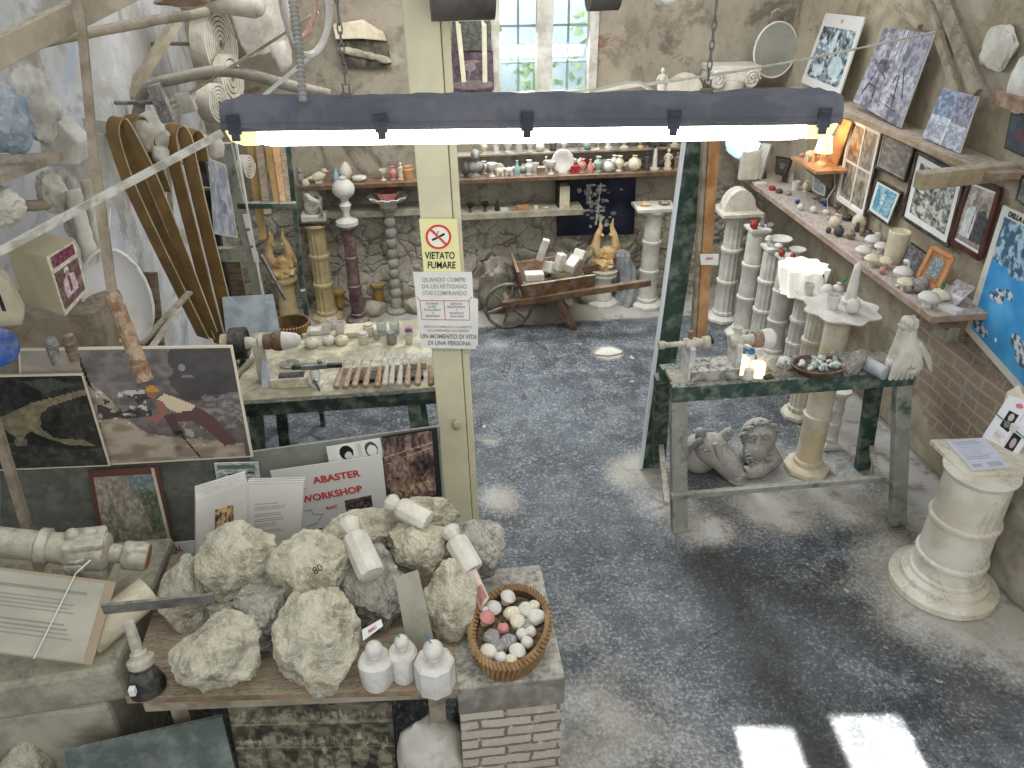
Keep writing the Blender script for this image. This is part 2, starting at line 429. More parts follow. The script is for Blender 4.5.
def wallmat(key, c1, c2, c3, bands, stone=None, brick=None, bump=.5):
    """weathered plaster: c1/c2 large patches, c3 flakes; stone = height under which whitewashed rubble shows"""
    m, nt, b = newmat(key); g = N(nt)
    geo = g.new('ShaderNodeNewGeometry'); P = geo.outputs['Position']; xyz = g.sep(P)
    n1 = g.noise(P, 1.3, 8, .68, .5); n2 = g.noise(P, 5, 8, .7, .3); n3 = g.noise(P, 38, 6, .75); n4 = g.noise(P, 2.1, 3, .6, 1.)
    c = g.mix(g.rng(n1, .36, .6), c1, c2); c = g.mix(g.math('MULTIPLY', g.rng(n2, .5, .64), .75), c, c3)
    for lo, hi, amt, col, seed in bands:
        nn = g.noise(P, seed, 5, .65, .8); c = g.mix(g.math('MULTIPLY', g.rng(nn, lo, hi), amt), c, col)
    h = g.math('ADD', g.math('MULTIPLY', n3, .4), n2)
    if stone:
        v = g.new('ShaderNodeTexVoronoi', feature='DISTANCE_TO_EDGE'); v.inputs['Scale'].default_value = 5.5
        w = g.new('ShaderNodeTexNoise'); w.inputs['Scale'].default_value = 3.5; g.link(P, w.inputs['Vector'])
        vm = g.mix(.45, P, w.outputs['Color'], 'ADD'); g.link(vm, v.inputs['Vector'])
        mask = g.rng(g.math('ADD', xyz[2], g.math('MULTIPLY', n1, .5)), stone+.1, stone+.35, 1, 0)
        cs = g.mix(g.rng(n2, .35, .65), '#bab4a4', '#968f7f'); cs = g.mix(g.rng(n3, .45, .7), cs, '#cdc8ba')
        cs = g.mix(g.math('MULTIPLY', g.rng(v.outputs[0], 0, .05, 1, 0), g.rng(n2, .35, .6)), cs, '#6f6858'); c = g.mix(mask, c, cs)
        h = g.math('ADD', h, g.math('MULTIPLY', g.math('MULTIPLY', g.rng(v.outputs[0], 0, .12), 1.6), mask))
    if brick:
        (y0, y1, z0, z1) = brick
        mp = g.new('ShaderNodeMapping'); mp.inputs['Rotation'].default_value = (PI/2, 0, PI/2); 
        cx = g.new('ShaderNodeCombineXYZ'); g.link(xyz[1], cx.inputs[0]); g.link(xyz[2], cx.inputs[1])
        br = g.new('ShaderNodeTexBrick'); g.link(cx.outputs[0], br.inputs['Vector']); br.inputs['Scale'].default_value = 1
        br.inputs['Brick Width'].default_value = .27; br.inputs['Row Height'].default_value = .075; br.inputs['Mortar Size'].default_value = .008
        br.inputs['Color1'].default_value = l4('#9c8470'); br.inputs['Color2'].default_value = l4('#8f7e6c'); br.inputs['Mortar'].default_value = l4('#aba08c')
        def win(v, a, b, s=.25): return g.math('MULTIPLY', g.rng(v, a-s, a+s), g.rng(v, b-s, b+s, 1, 0))
        mk = g.math('MULTIPLY', win(xyz[1], y0, y1), win(xyz[2], z0, z1, .15)); mk = g.rng(g.math('ADD', mk, g.math('MULTIPLY', g.math('SUBTRACT', n2, .5), 3.)), .5, .8)
        cb = g.mix(g.math('MULTIPLY', g.rng(n3, .45, .65), .6), br.outputs['Color'], '#a3978a'); c = g.mix(mk, c, cb)
        h = g.math('SUBTRACT', h, g.math('MULTIPLY', g.math('MULTIPLY', br.outputs['Fac'], 1.), mk))
    c = g.mix(g.math('MULTIPLY', g.rng(n3, .55, .8), .45), c, '#cfcabd')
    g.link(c, b.inputs['Base Color']); b.inputs['Roughness'].default_value = .95; b.inputs['Specular IOR Level'].default_value = .15
    g.link(g.bump(h, bump, .03), b.inputs['Normal']); return m
m_back = wallmat('back_wall_plaster', '#8c8475', '#a39b8a', '#776e60', [(.52, .62, .7, '#5d574e', 1.7), (.56, .64, .8, '#b5ae9e', 2.3), (.6, .68, .8, '#7b5b3d', 3.1)], stone=.95)
m_right = wallmat('right_wall_plaster', '#968b73', '#aaa08b', '#897a62', [(.5, .62, .55, '#b9b2a2', 2.), (.57, .66, .6, '#77664c', 3.3)], brick=(2.9, 4.3, .25, .95))
m_left = wallmat('left_wall_plaster', '#d6d7d9', '#c0bdb5', '#dcdfe6', [(.52, .64, .7, '#938a78', 1.9), (.58, .66, .7, '#b4bccb', 1.4)], bump=.3)

def wallgrid(name, P, nu, nv, disp, mat, hole=None, thick=.25):
    bm = bmesh.new(); vs = {}
    for j in range(nv+1):
        for i in range(nu+1):
            p, n = P(i/nu, j/nv); vs[i, j] = bm.verts.new(p+n*disp(p))
    for j in range(nv):
        for i in range(nu):
            c = (vs[i, j].co+vs[i+1, j+1].co)/2
            if hole and hole(c): continue
            bm.faces.new((vs[i, j], vs[i+1, j], vs[i+1, j+1], vs[i, j+1]))
    for v in [v for v in bm.verts if not v.link_faces]: bm.verts.remove(v)
    me = bpy.data.meshes.new(name); bm.to_mesh(me); bm.free(); me.materials.append(mat); me.shade_smooth()
    o = bpy.data.objects.new(name, me); COL.objects.link(o); o['kind'] = 'structure'
    s = o.modifiers.new('thick', 'SOLIDIFY'); s.thickness = thick; s.offset = -1
    return o
def stones(p, amp):
    q = Vector((p.x*3.2, p.y*3.2, p.z*4.6)) + Vector((mn.noise(p*1.5), 0, mn.noise(p*1.7)))*.5
    d = mn.voronoi(q)[0]; return amp*(min(1, (d[1]-d[0])*3) - .5)
WX0, WX1, WZ0 = .66, 1.50, 1.72
def dback(p): return .012*mn.noise(p*2)+.006*mn.noise(p*7) + (stones(p, .035) if p.z < 1.05 else 0) - .012
def dplain(p): return .015*mn.noise(p*1.6)+.006*mn.noise(p*6)-.01
wallgrid('wall_back', lambda u, v: (Vector((XL-.1+(XR-XL+.2)*u, YB, -.05+3.45*v)), Vector((0, -1, 0))), 188, 136, dback, m_back,
         hole=lambda c: WX0 < c.x < WX1 and WZ0 < c.z < 3.2)
wallgrid('wall_right', lambda u, v: (Vector((XR, YB+.1+(.8-YB-.1)*u, -.05+3.45*v)), Vector((-1, 0, 0))), 150, 90, lambda p: dplain(p)+.012*abs(mn.noise(p*3.5)), m_right)
wallgrid('wall_left', lambda u, v: (Vector((XL-.55*max(0, min(1, (4.6-(.6+(YB-.5)*u))/2))**1.3, .6+(YB-.5)*u, -.05+3.45*v)), Vector((1, 0, 0))), 90, 60, dplain, m_left)

# ---- floor: dark worn concrete with alabaster dust lying on it
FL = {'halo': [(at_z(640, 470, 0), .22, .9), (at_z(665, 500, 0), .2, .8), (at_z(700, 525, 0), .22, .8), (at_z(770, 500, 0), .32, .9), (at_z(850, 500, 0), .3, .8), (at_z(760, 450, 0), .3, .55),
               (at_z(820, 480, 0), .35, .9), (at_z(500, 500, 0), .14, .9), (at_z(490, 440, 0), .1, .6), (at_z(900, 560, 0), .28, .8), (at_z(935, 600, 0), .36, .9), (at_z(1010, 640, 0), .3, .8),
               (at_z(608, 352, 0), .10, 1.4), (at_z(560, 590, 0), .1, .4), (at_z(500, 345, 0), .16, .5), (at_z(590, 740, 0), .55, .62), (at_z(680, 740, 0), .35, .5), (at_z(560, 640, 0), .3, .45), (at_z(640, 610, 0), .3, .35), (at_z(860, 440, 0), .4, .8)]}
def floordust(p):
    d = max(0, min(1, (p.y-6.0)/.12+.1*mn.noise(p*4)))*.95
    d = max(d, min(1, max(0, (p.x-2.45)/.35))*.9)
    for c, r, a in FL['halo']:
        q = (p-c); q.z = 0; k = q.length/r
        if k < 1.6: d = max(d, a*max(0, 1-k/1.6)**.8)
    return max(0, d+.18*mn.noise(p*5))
m_floor, nt, b = newmat('worn_concrete_floor'); g = N(nt)
geo = g.new('ShaderNodeNewGeometry'); Pn = geo.outputs['Position']
n1 = g.noise(Pn, 1.2, 6, .6, .4); n2 = g.noise(Pn, 6, 8, .75, .4); n3 = g.noise(Pn, 55, 8, .8); n5 = g.noise(Pn, 90, 4, .8)
c = g.mix(g.rng(n1, .38, .62), '#3a3e42', '#575b5e'); c = g.mix(g.math('MULTIPLY', g.rng(g.noise(Pn, 1.6, 5, .6), .55, .68), .6), c, '#4a4033')
c = g.mix(g.math('MULTIPLY', g.rng(n2, .44, .62), .5), c, '#83878a')
sp = g.math('MULTIPLY', g.rng(n3, .50, .62), g.rng(n2, .30, .58)); c = g.mix(g.math('MULTIPLY', sp, .8), c, '#b3b4b1')
c = g.mix(g.math('MULTIPLY', g.rng(n5, .66, .72), .8), c, '#c9c9c4')
pa = g.rng(g.noise(Pn, 7, 2, .4, .3), .74, .75); c = g.mix(pa, c, '#b4b2a8')
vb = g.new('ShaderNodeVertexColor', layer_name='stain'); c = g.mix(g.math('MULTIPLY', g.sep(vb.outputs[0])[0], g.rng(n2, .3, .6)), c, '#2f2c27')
cr = g.math('ABSOLUTE', g.math('SUBTRACT', g.noise(Pn, .9, 7, .55, 1.5), .5)); c = g.mix(g.math('MULTIPLY', g.rng(cr, 0, .004, 1, 0), .8), c, '#25272a')
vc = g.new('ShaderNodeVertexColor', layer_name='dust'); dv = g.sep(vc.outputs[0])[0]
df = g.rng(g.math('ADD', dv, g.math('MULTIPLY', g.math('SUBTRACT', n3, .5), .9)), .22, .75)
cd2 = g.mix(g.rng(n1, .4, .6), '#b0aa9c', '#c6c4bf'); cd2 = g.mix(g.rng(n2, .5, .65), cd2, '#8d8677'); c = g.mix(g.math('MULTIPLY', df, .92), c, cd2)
g.link(c, b.inputs['Base Color']); g.link(g.rng(n2, .3, .7, .45, .85), b.inputs['Roughness']); b.inputs['Specular IOR Level'].default_value = .35
g.link(g.bump(g.math('ADD', n3, n2), .25, .01), b.inputs['Normal'])
nu, nv = 112, 146
vs = []; dc = []; sc_ = []
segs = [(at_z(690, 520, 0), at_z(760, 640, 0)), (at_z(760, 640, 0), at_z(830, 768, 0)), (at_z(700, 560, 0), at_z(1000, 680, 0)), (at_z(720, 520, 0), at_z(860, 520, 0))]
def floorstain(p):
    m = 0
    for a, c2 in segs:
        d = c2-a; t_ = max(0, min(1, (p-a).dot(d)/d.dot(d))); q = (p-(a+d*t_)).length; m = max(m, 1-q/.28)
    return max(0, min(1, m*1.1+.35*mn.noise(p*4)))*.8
for j in range(nv+1):
    for i in range(nu+1):
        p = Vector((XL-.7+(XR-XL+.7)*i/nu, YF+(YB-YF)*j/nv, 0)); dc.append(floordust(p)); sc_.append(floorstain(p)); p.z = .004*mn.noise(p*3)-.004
        if p.y > 6.2: p.z += .012*min(1, (p.y-6.2)/.1)
        vs.append(p)
me = bpy.data.meshes.new('floor'); me.from_pydata(vs, [], [(j*(nu+1)+i, j*(nu+1)+i+1, (j+1)*(nu+1)+i+1, (j+1)*(nu+1)+i) for j in range(nv) for i in range(nu)])
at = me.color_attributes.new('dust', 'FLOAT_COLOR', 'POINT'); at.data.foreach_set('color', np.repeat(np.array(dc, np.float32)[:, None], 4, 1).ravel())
at = me.color_attributes.new('stain', 'FLOAT_COLOR', 'POINT'); at.data.foreach_set('color', np.repeat(np.array(sc_, np.float32)[:, None], 4, 1).ravel())
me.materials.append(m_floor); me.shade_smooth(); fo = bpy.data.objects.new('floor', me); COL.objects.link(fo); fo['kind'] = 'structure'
sd = fo.modifiers.new('t', 'SOLIDIFY'); sd.thickness = .1; sd.offset = -1

# ---- window in the back wall
wf = M('old_white_window_paint', '#c9c6bd', '#a8a397', rough=.8, bump=.2)
b = MB(); ht = 3.2-WZ0; wc = (WX0+WX1)/2
for x in (WX0+.03, WX1-.03): b.box((x, 6.68, WZ0+ht/2), (.07, .12, ht))
b.box((wc, 6.68, WZ0+.03), (WX1-WX0, .14, .06)); b.box((wc, 6.68, 3.17), (WX1-WX0, .12, .06))
b.box((wc, 6.66, WZ0+ht/2), (.13, .06, ht)); 
win = b.build('window_1', wf, bevel=.005, kind='structure')
b = MB()
for x in (wc-.2, wc+.2):
    b.box((x, 6.72, WZ0+ht/2), (.018, .018, ht))
    for k in range(4): b.box((x, 6.72, WZ0+.28+k*.27), (.3, .018, .018))
b.build('window_bars', M('window_bar_paint', '#9aa3ad'), win)
b = MB(); b.box((wc, 6.70, WZ0+ht/2), (WX1-WX0-.1, .006, ht-.06)); b.build('pane', glassy, win)
# garden seen through the window; the pale backdrop is added to brighten the panes
gw = M('pale_garden_backdrop', '#d6e2ee', '#bccbe8', scale=3, bump=.1)
b = MB(); b.box((1.1, 8.3, 1.6), (3.2, .15, 3.2)); b.build('garden_backdrop', gw, label='pale backdrop added outside the back window', cat='wall')
leaf = M('garden_foliage', '#86b060', '#c3d9a0', scale=20, bump=.5, bscale=30)
for i, (x, z) in enumerate([(.60, 2.35), (1.18, 2.0), (1.75, 2.3)]):
    b = MB()
    rnd = random.Random(i)
    for k in range(170):
        a = rnd.uniform(0, 2*PI); r_ = rnd.random()**.5*.25; zz = rnd.uniform(0, z)
        b.box((x+r_*math.cos(a), 7.75+r_*math.sin(a), zz), (.09, .012, .05), (rnd.uniform(-1, 1), rnd.uniform(-1, 1), rnd.uniform(0, 3)))
    b.tube([(x, 7.75, 0), (x, 7.75, z*.95)], .03)
    b.build('garden_shrub', leaf, label=['light green shrub outside the left window pane', 'low shrub behind the middle post of the window', 'shrub outside the right window pane'][i], cat='shrub', base=(x, 7.75, 0))
b = MB(); b.box((1.1, 7.6, -.05), (3.5, 1.6, .1)); b.build('garden_ground', M('gravel', '#a8a695'), kind='structure')
area('garden_daylight', (1.1, 6.95, 3.6), (1.1, 8.2, 1.8), 1.4, .5, 110, (.95, 1, 1))

# ---- support post in front
m_post = M('cream_painted_post', '#d8d1af', '#cbc4a6', scale=3, rough=.8, bump=.12, bscale=20)
t = thing('support_post', 'cream painted square wooden post carrying the no smoking sign', 'post', (.14, 3.46, 0), rot=(0, math.radians(-1.1), 0))
b = MB(); b.box((-.022, 0, 1.75), (.142, .13, 3.5)); b.build('post', m_post, t, bevel=.006)
b = MB(); b.box((.07, .01, 1.75), (.035, .10, 3.5)); b.build('side_batten', m_post, t, bevel=.004)
b = MB(); b.lathe([(0, .02), (.016, .018), (.02, .01), (.019, 0), (.012, -.008), (0, -.008)], Mx=Matrix.Translation((.0, -.085, 0.80)) @ Euler((PI/2, 0, 0)).to_matrix().to_4x4(), m=cream_al)
b.ball((0.0, -.075, .772), (.018, .012, .02), cream_al); b.build('knob', None, t, smooth=True)

def ywall(Y): return (0, Y, 0), (0, -1, 0)
pp, pn = (0, 3.375, 0), (0, -1, 0)
s = Panel([(419, 219), (457, 219), (461, 273), (424, 273)], pp, pn, 'no_smoking_sign', 'square yellow no smoking sign on the cream post', 'sign', .003, M('pale_yellow_card', '#e9e2a8', bump=0))
mxs = s.mat(.47, .68)
def ring(parent, Mx, r, w, m, name, seg=40):
    b = MB(); b.lathe([(r-w, 0), (r, 0), (r, .0012), (r-w, .0012), (r-w, 0)], seg=seg, cap=False); 
    bm = b.bm; bmesh.ops.transform(bm, matrix=Mx, verts=bm.verts[:]); return b.build(name, m, parent)
R_ = s.w*.34
sgn_red = M('sign_red', '#d8433a', bump=0)
b = MB(); b.lathe([(0, 0), (R_-.003, 0), (R_-.003, .0006), (0, .0006)], seg=32, m=M('sign_white', '#eceadb', bump=0)); bmesh.ops.transform(b.bm, matrix=s.mat(.47, .68, .002), verts=b.bm.verts[:]); b.build('sign_disc', None, s.t)
ring(s.t, mxs, R_, R_*.17, sgn_red, 'sign_ring')
b = MB(); T = mxs
def tb(c, sz, a, m): b.box((0, 0, 0), sz, m=m); n_ = b.bm.verts[-8:] if False else None
bb = MB(); bb.box((0, 0, .001), (R_*1.1, R_*.17, .001), (0, 0, math.radians(28)), ink_m); 
for k in range(2): bb.box((-R_*.25+k*R_*.18, R_*.3, .0008), (R_*.1, R_*.4, .0008), (0, 0, .5-k*.9), grey_ink)
bmesh.ops.transform(bb.bm, matrix=mxs, verts=bb.bm.verts[:]); bb.build('cigarette_symbol', None, s.t)
bb = MB(); bb.box((0, 0, .0016), (R_*1.75, R_*.17, .001), (0, 0, -PI/4)); bmesh.ops.transform(bb.bm, matrix=mxs, verts=bb.bm.verts[:]); bb.build('sign_bar', sgn_red, s.t)
s.text('VIETATO', .47, .33, .046, ink_m, .0007, .72); s.text('FUMARE', .49, .15, .046, ink_m, .0007, .74)
# quotation sheet
m_sheet = M('sheet_cream', '#e2e0da', '#d8d6cf', bump=0)
q2 = Panel([(420, 290), (478, 299), (478, 346), (430, 343)], (0, 3.368, 0), pn, 'paper_sheet', 'white sheet peeking out behind the printed quotation sheet', 'paper', .002, m_sheet)
s = Panel([(413, 272), (472, 272), (476, 349), (421, 348)], (0, 3.36, 1.2), (0, -1, .02), 'quotation_sheet', 'white printed quotation sheet with red box on the cream post', 'sign', .002, m_sheet)
for i, l in enumerate(['QUANDO COMPRI', 'DA UN ARTIGIANO', 'STAI COMPRANDO']): s.text(l, .51, .905-.085*i, .030, fade_m, .0004, .78)
s.text('NON STAI COMPRANDO UN OGGETTO', .52, .295, .0165, fade_m, .0002, .74); s.text('STAI COMPRANDO UNA PASSIONE', .52, .245, .0165, fade_m, .0002, .74)
s.text('UN MOMENTO DI VITA', .52, .165, .0315, grey_ink, .0006, .80); s.text('DI UNA PERSONA', .52, .075, .0315, grey_ink, .0006, .80)
for i, l in enumerate(['CENTINAIA', 'DI ORE', 'DI FALLIMENTI', 'E', 'ESPERIMENTI']): s.text(l, .27, .60-.041*i, .0145, grey_ink, 0, .8)
for i, l in enumerate(['GIORNI DI', 'FRUSTRAZIONE', 'E', 'MOMENTI DI', 'PURA GIOIA']): s.text(l, .69, .60-.041*i, .0145, grey_ink, 0, .8)
b = MB()
for (u0, v0, u1, v1) in [(.07, .64, .92, .64), (.07, .39, .92, .39), (.07, .64, .07, .39), (.92, .64, .92, .39), (.48, .64, .48, .39), (.02, .69, .07, .64), (.97, .69, .92, .64)]:
    b.beam(s.pt(u0, v0, .003), s.pt(u1, v1, .003), .0022, .0008, up=s.n)
b.build('red_box_lines', red_m, s.t)

# ---- hanging fluorescent lamp
ZL = 2.50
A = at_z(226, 147, ZL); B = at_z(842, 139.5, ZL); L = (B-A).length; ang = math.atan2(B.y-A.y, B.x-A.x); O = (A+B)/2
t = thing('fluorescent_lamp', 'long hanging fluorescent lamp thick with grey dust', 'lamp', (O.x, O.y+.06, ZL), ang)
m_house = M('dusty_lamp_housing', '#66666a', '#515257', scale=6, rough=.9, bump=.35, dust=.5, dustcol='#5c5e66')
sec = [(-.062, .038), (-.066, .05), (-.058, .085), (-.038, .108), (.038, .108), (.058, .085), (.066, .05), (.062, .038)]
b = MB(); nS = 80; rings = []
for i in range(nS+1):
    x = -L/2 + L*i/nS; k = 1 if .02 < i/nS < .98 else .82
    ring_ = []
    for (y, z) in sec:
        zz = z*(1 if k == 1 else .93); bumpz = 0
        if z > .07: bumpz = .006*mn.noise(Vector((x*9, y*20, 0)))+.004*mn.noise(Vector((x*30, y*40, 3)))
        ring_.append(b.bm.verts.new((x, y*k, zz+bumpz)))
    rings.append(ring_)
for i in range(nS):
    for k in range(len(sec)): b.bm.faces.new((rings[i][k], rings[i+1][k], rings[i+1][(k+1) % 8], rings[i][(k+1) % 8]))
b.bm.faces.new(rings[0]); b.bm.faces.new(rings[-1])
b.build('housing', m_house, t, smooth=30)
b = MB()
for y in (-.066, .066): b.box((0, y, .052), (L-.01, .006, .01))
b.build('housing_rim', m_house, t, bevel=.001)
m_tube = M('lit_diffuser', '#fffef6', bump=0, emit=12)
m_endc = M('yellowed_diffuser_end', '#f2e7ac', bump=0, emit=.55)
b = MB(); b.prism([(-L/2+.09, .04), (L/2-.09, .04), (L/2-.09, .006), (L/2-.12, 0), (-L/2+.12, 0), (-L/2+.09, .006)], .118); b.build('diffuser', m_tube, t, bevel=.004)
for s_ in (-1, 1):
    b = MB(); b.prism([(s_*(L/2-.09), .04), (s_*(L/2-.008), .04), (s_*(L/2-.02), .012), (s_*(L/2-.05), .001), (s_*(L/2-.09), .001)], .116); b.build('diffuser_end', m_endc, t, bevel=.004)
m_clip = M('dark_clip_plastic', '#3a3d46', dust=.1)
for px in (241, 384, 527, 672, 821):
    x = (px-226)/(842-226)*L - L/2
    b = MB()
    for y in (-.069, .069):
        b = MB(); b.box((x, y, .058), (.032, .008, .05)); b.box((x, y*1.06, .07), (.022, .006, .01)); b.box((x, y, .032), (.02, .009, .03)); b.build('clip', m_clip, t, bevel=.0015)
for px in (349, 708):
    x = (px-226)/(842-226)*L - L/2; b = MB()
    b.box((x, 0, .112), (.03, .02, .012)); b.tube([(x-.008, 0, .115), (x-.008, 0, .14), (x+.008, 0, .14), (x+.008, 0, .115)], .003, 6)
    z = .14
    while z < 1.2:
        a = 0 if int(z*100) % 4 < 2 else PI/2
        pts = [(x+.006*math.cos(q)*math.cos(a), .006*math.cos(q)*math.sin(a), z+.013+.016*math.sin(q)) for q in [2*PI*k/8 for k in range(8)]]
        b.tube(pts, .0022, 5, closed=True); z += .023
    b.build('chain', iron_m, t)
# ribbed conduit into the lamp
p = at_y(303, 102, O.y+.05); q = at_y(278, -60, O.y+.25); b = MB(); n_ = 70
b.tube([p.lerp(q, i/n_) + Vector((.012*math.sin(i/n_*3), 0, 0)) for i in range(n_+1)], [.0115 if i % 2 else .0085 for i in range(n_+1)], 10)
b.build('cable_conduit', M('grey_conduit', '#8b8880', '#77736a', rough=.9, dust=.3), label='ribbed grey conduit running down into the hanging lamp', cat='conduit', base=p)
# white trunking strip left of lamp and its twisted cable on the right
p = at_y(222, 133, 2.05); q = at_y(-20, 262, 1.75); b = MB(); b.beam(p, q, .010, .017); b.build('cable_trunking', M('dirty_white_plastic', '#bdb9ac', '#8e897b', rough=.8, dust=.4, scale=20), label='long dusty white strip slanting from the lamp to the left edge', cat='trunking', base=p)
pts = []
for i in range(61):
    u = i/60; x = 565+u*(935-565); y = 94 - u*62 - 10*math.sin(u*PI)*0 + 6*math.sin(u*PI)
    pts.append(at_y(x, y, 2.15+u*1.2))
b = MB(); b.tube(pts, [.0038+.001*(i % 2) for i in range(61)], 6); b.tube(pts[:20], .0055, 6)
b.tube([at_y(590, 92, 2.2), at_y(625, 83, 2.2), at_y(640, 83, 2.2), at_y(655, 93, 2.2)], .006, 6)
b.build('twisted_cable', M('twisted_white_cable', '#c4bfb0', '#a8a394', rough=.9), label='twisted whitish cable sagging from lamp towards the right wall', cat='cable', base=pts[0])
# overhead beam above the picture carries the drums
b = MB(); b.beam((-1.5, 3.3, 3.42), (3.05, 3.3, 3.42), .14, .16); b.build('roof_beam', wood_grey, kind='structure')
def drum(x0, x1, yb, Y, r, name, label):
    p0 = at_y(x0, yb, Y); p1 = at_y(x1, yb, Y); p1.z = p0.z; c = p0.z + r
    b = MB(); b.cyl((p0.x, Y, c), (p1.x, Y, c), r, seg=28); b.cyl((p0.x-.01, Y, c), (p0.x+(p1.x-p0.x)*.4, Y, c), r*1.02, seg=28)
    b.tube([(p0.x+.05, Y, c+r*.8), (p0.x+.05, Y, 3.36)], .008); b.tube([(p1.x-.05, Y, c+r*.8), (p1.x-.05, Y, 3.36)], .008)
    b.build(name, M('dark_drum_metal', '#2b2622', '#5b5650', scale=3, rough=.5), smooth=True, label=label, cat='pulley', base=(p0.x, Y, c))
drum(434, 494, 21, 3.3, .10, 'belt_pulley', 'dark round pulley at the top edge beside the post')
drum(590, 617, 11, 3.3, .08, 'belt_pulley', 'small dark pulley at the top right of the window')
b = MB(); p = at_y(664, 3, 3.3); b.rock(p+Vector((0, 0, .02)), (.05, .04, .03), 3); b.tube([p+Vector((0, 0, .03)), (p.x, 3.3, 3.36)], .006)
b.build('white_fixture', white_pl, label='small white fitting at the top edge right of the window', cat='fixture', base=p)
# ================================================================== FOREGROUND LEFT: DISPLAY TABLE
ZB = .75
b = MB(); zt = ZB
c = [at_z(125, 698, ZB), at_z(458, 689, ZB), Vector((.04, 2.62, ZB)), Vector((-1.1, 2.62, ZB))]
m_plank = M('worn_display_planks', '#8f775c', '#6f5a43', scale=4, rough=.85, bump=.25, stretch=(1, 5, 1), dust=.7, dustcol='#a79c86')
t = thing('display_table', 'low plank table heaped with rough alabaster lumps', 'table', (-.5, 2.2, 0))
b.slabq([p-t.location for p in c], (0, 0, 1), .03); b.build('tabletop', m_plank, t, bevel=.003)
b = MB(); b.beam(Vector((c[0].x+.05, 1.93, ZB-.055))-t.location, Vector((.03, 1.85, ZB-.055))-t.location, .03, .045); b.build('apron', wood_grey, t)
for x, y in [(-.98, 2.05), (-.05, 1.95), (-.98, 2.5), (-.05, 2.5)]:
    b = MB(); b.box(Vector((x, y, (ZB-.07)/2))-t.location, (.06, .05, ZB-.07)); b.build('leg', wood_grey, t)

# brick pier
P0 = at_z(457, 689, .75); P1 = at_z(567, 684, .75)
m_brick, nt, bs = newmat('dusty_bricks'); g = N(nt); tc = g.new('ShaderNodeTexCoord'); xyz = g.sep(tc.outputs['Object'])
nw = g.noise(tc.outputs['Object'], 9, 3); cx = g.new('ShaderNodeCombineXYZ'); g.link(g.math('ADD', g.math('ADD', xyz[0], xyz[1]), g.math('MULTIPLY', nw, .03)), cx.inputs[0]); g.link(g.math('ADD', xyz[2], g.math('MULTIPLY', nw, .025)), cx.inputs[1])
br = g.new('ShaderNodeTexBrick'); g.link(cx.outputs[0], br.inputs['Vector']); br.inputs['Scale'].default_value = 1
br.inputs['Brick Width'].default_value = .19; br.inputs['Row Height'].default_value = .052; br.inputs['Mortar Size'].default_value = .007; br.inputs['Mortar Smooth'].default_value = .4
br.inputs['Color1'].default_value = l4('#c4b8a6'); br.inputs['Color2'].default_value = l4('#b0a292'); br.inputs['Mortar'].default_value = l4('#766d5f')
nf = g.noise(tc.outputs['Object'], 40, 6, .7); c_ = g.mix(g.rng(nf, .5, .7), br.outputs['Color'], '#c8c0b0'); g.link(c_, bs.inputs['Base Color']); bs.inputs['Roughness'].default_value = .95
g.link(g.bump(g.math('SUBTRACT', g.math('MULTIPLY', nf, .6), br.outputs['Fac']), .6, .02), bs.inputs['Normal'])
t = thing('brick_pier', 'dusty brick pier with concrete cap under the pebble basket', 'pier', (P0.x, P0.y, 0))
wp = P1.x-P0.x; dp = .56
b = MB(); b.box((wp/2, dp/2+.005, .305), (wp-.012, dp-.01, .61)); b.build('brickwork', m_brick, t)
m_cap = M('dusty_concrete_cap', '#827d71', '#6d685d', scale=5, rough=.95, bump=.4, dust=.7, dustcol='#b9b5a8')
b = MB(); b.box((wp/2, dp/2, .68), (wp, dp, .14)); b.build('cap', m_cap, t, bevel=.008)

# alabaster lumps (x0,y0,x1,y1, height of centre, depth ratio, seed, colour, label, planes)
RK = [
 (205, 527, 286, 600, .95, 1, 'g', 'long rough alabaster lump leaning against the open book', (0, .5, 0)),
 (273, 536, 357, 607, .96, 2, 'g', 'large alabaster lump with 80 pencilled on it', (0, -.1, 0)),
 (279, 588, 360, 690, .87, 3, 'g', 'tallest alabaster lump at the front middle of the table', (0, .2, 0)),
 (178, 614, 259, 692, .85, 4, 'g', 'roundish alabaster lump at the front left table corner', (0, 0, 0)),
 (236, 580, 300, 648, .86, 5, 'd', 'greyish alabaster lump wedged between the two front ones', (0, .2, 0)),
 (158, 556, 214, 640, .84, 6, 'g', 'alabaster lump behind the steel bar, leftmost of the heap', (0, 0, 0)),
 (318, 511, 410, 552, .97, 7, 'g', 'wide flat alabaster lump lying at the back under the workshop board', (0, .1, 0)),
 (388, 520, 451, 574, .98, 8, 'g', 'faceted alabaster lump in the middle back, below the lying bottle', (0, 0, 0)),
 (385, 494, 456, 530, 1.02, 9, 'g', 'topmost alabaster lump beside the cream post', (0, .15, 0)),
 (447, 521, 506, 580, .90, 10, 'd', 'grey craggy alabaster lump right behind the basket', (0, .5, 0)),
 (424, 561, 480, 638, .87, 11, 'g', 'upright alabaster lump left of the basket', (0, .1, 0)),
 (340, 548, 408, 636, .86, 12, 'd', 'big dark grey alabaster lump behind the grey card', (0, .2, 0)),
 (355, 585, 412, 632, .80, 15, 'd', 'small grey lump half hidden behind the three flasks', (0, 0, 0)),
 (205, 600, 262, 640, .80, 16, 'd', 'shadowed lump between the leftmost and the front left ones', (0, 0, 0)),
]
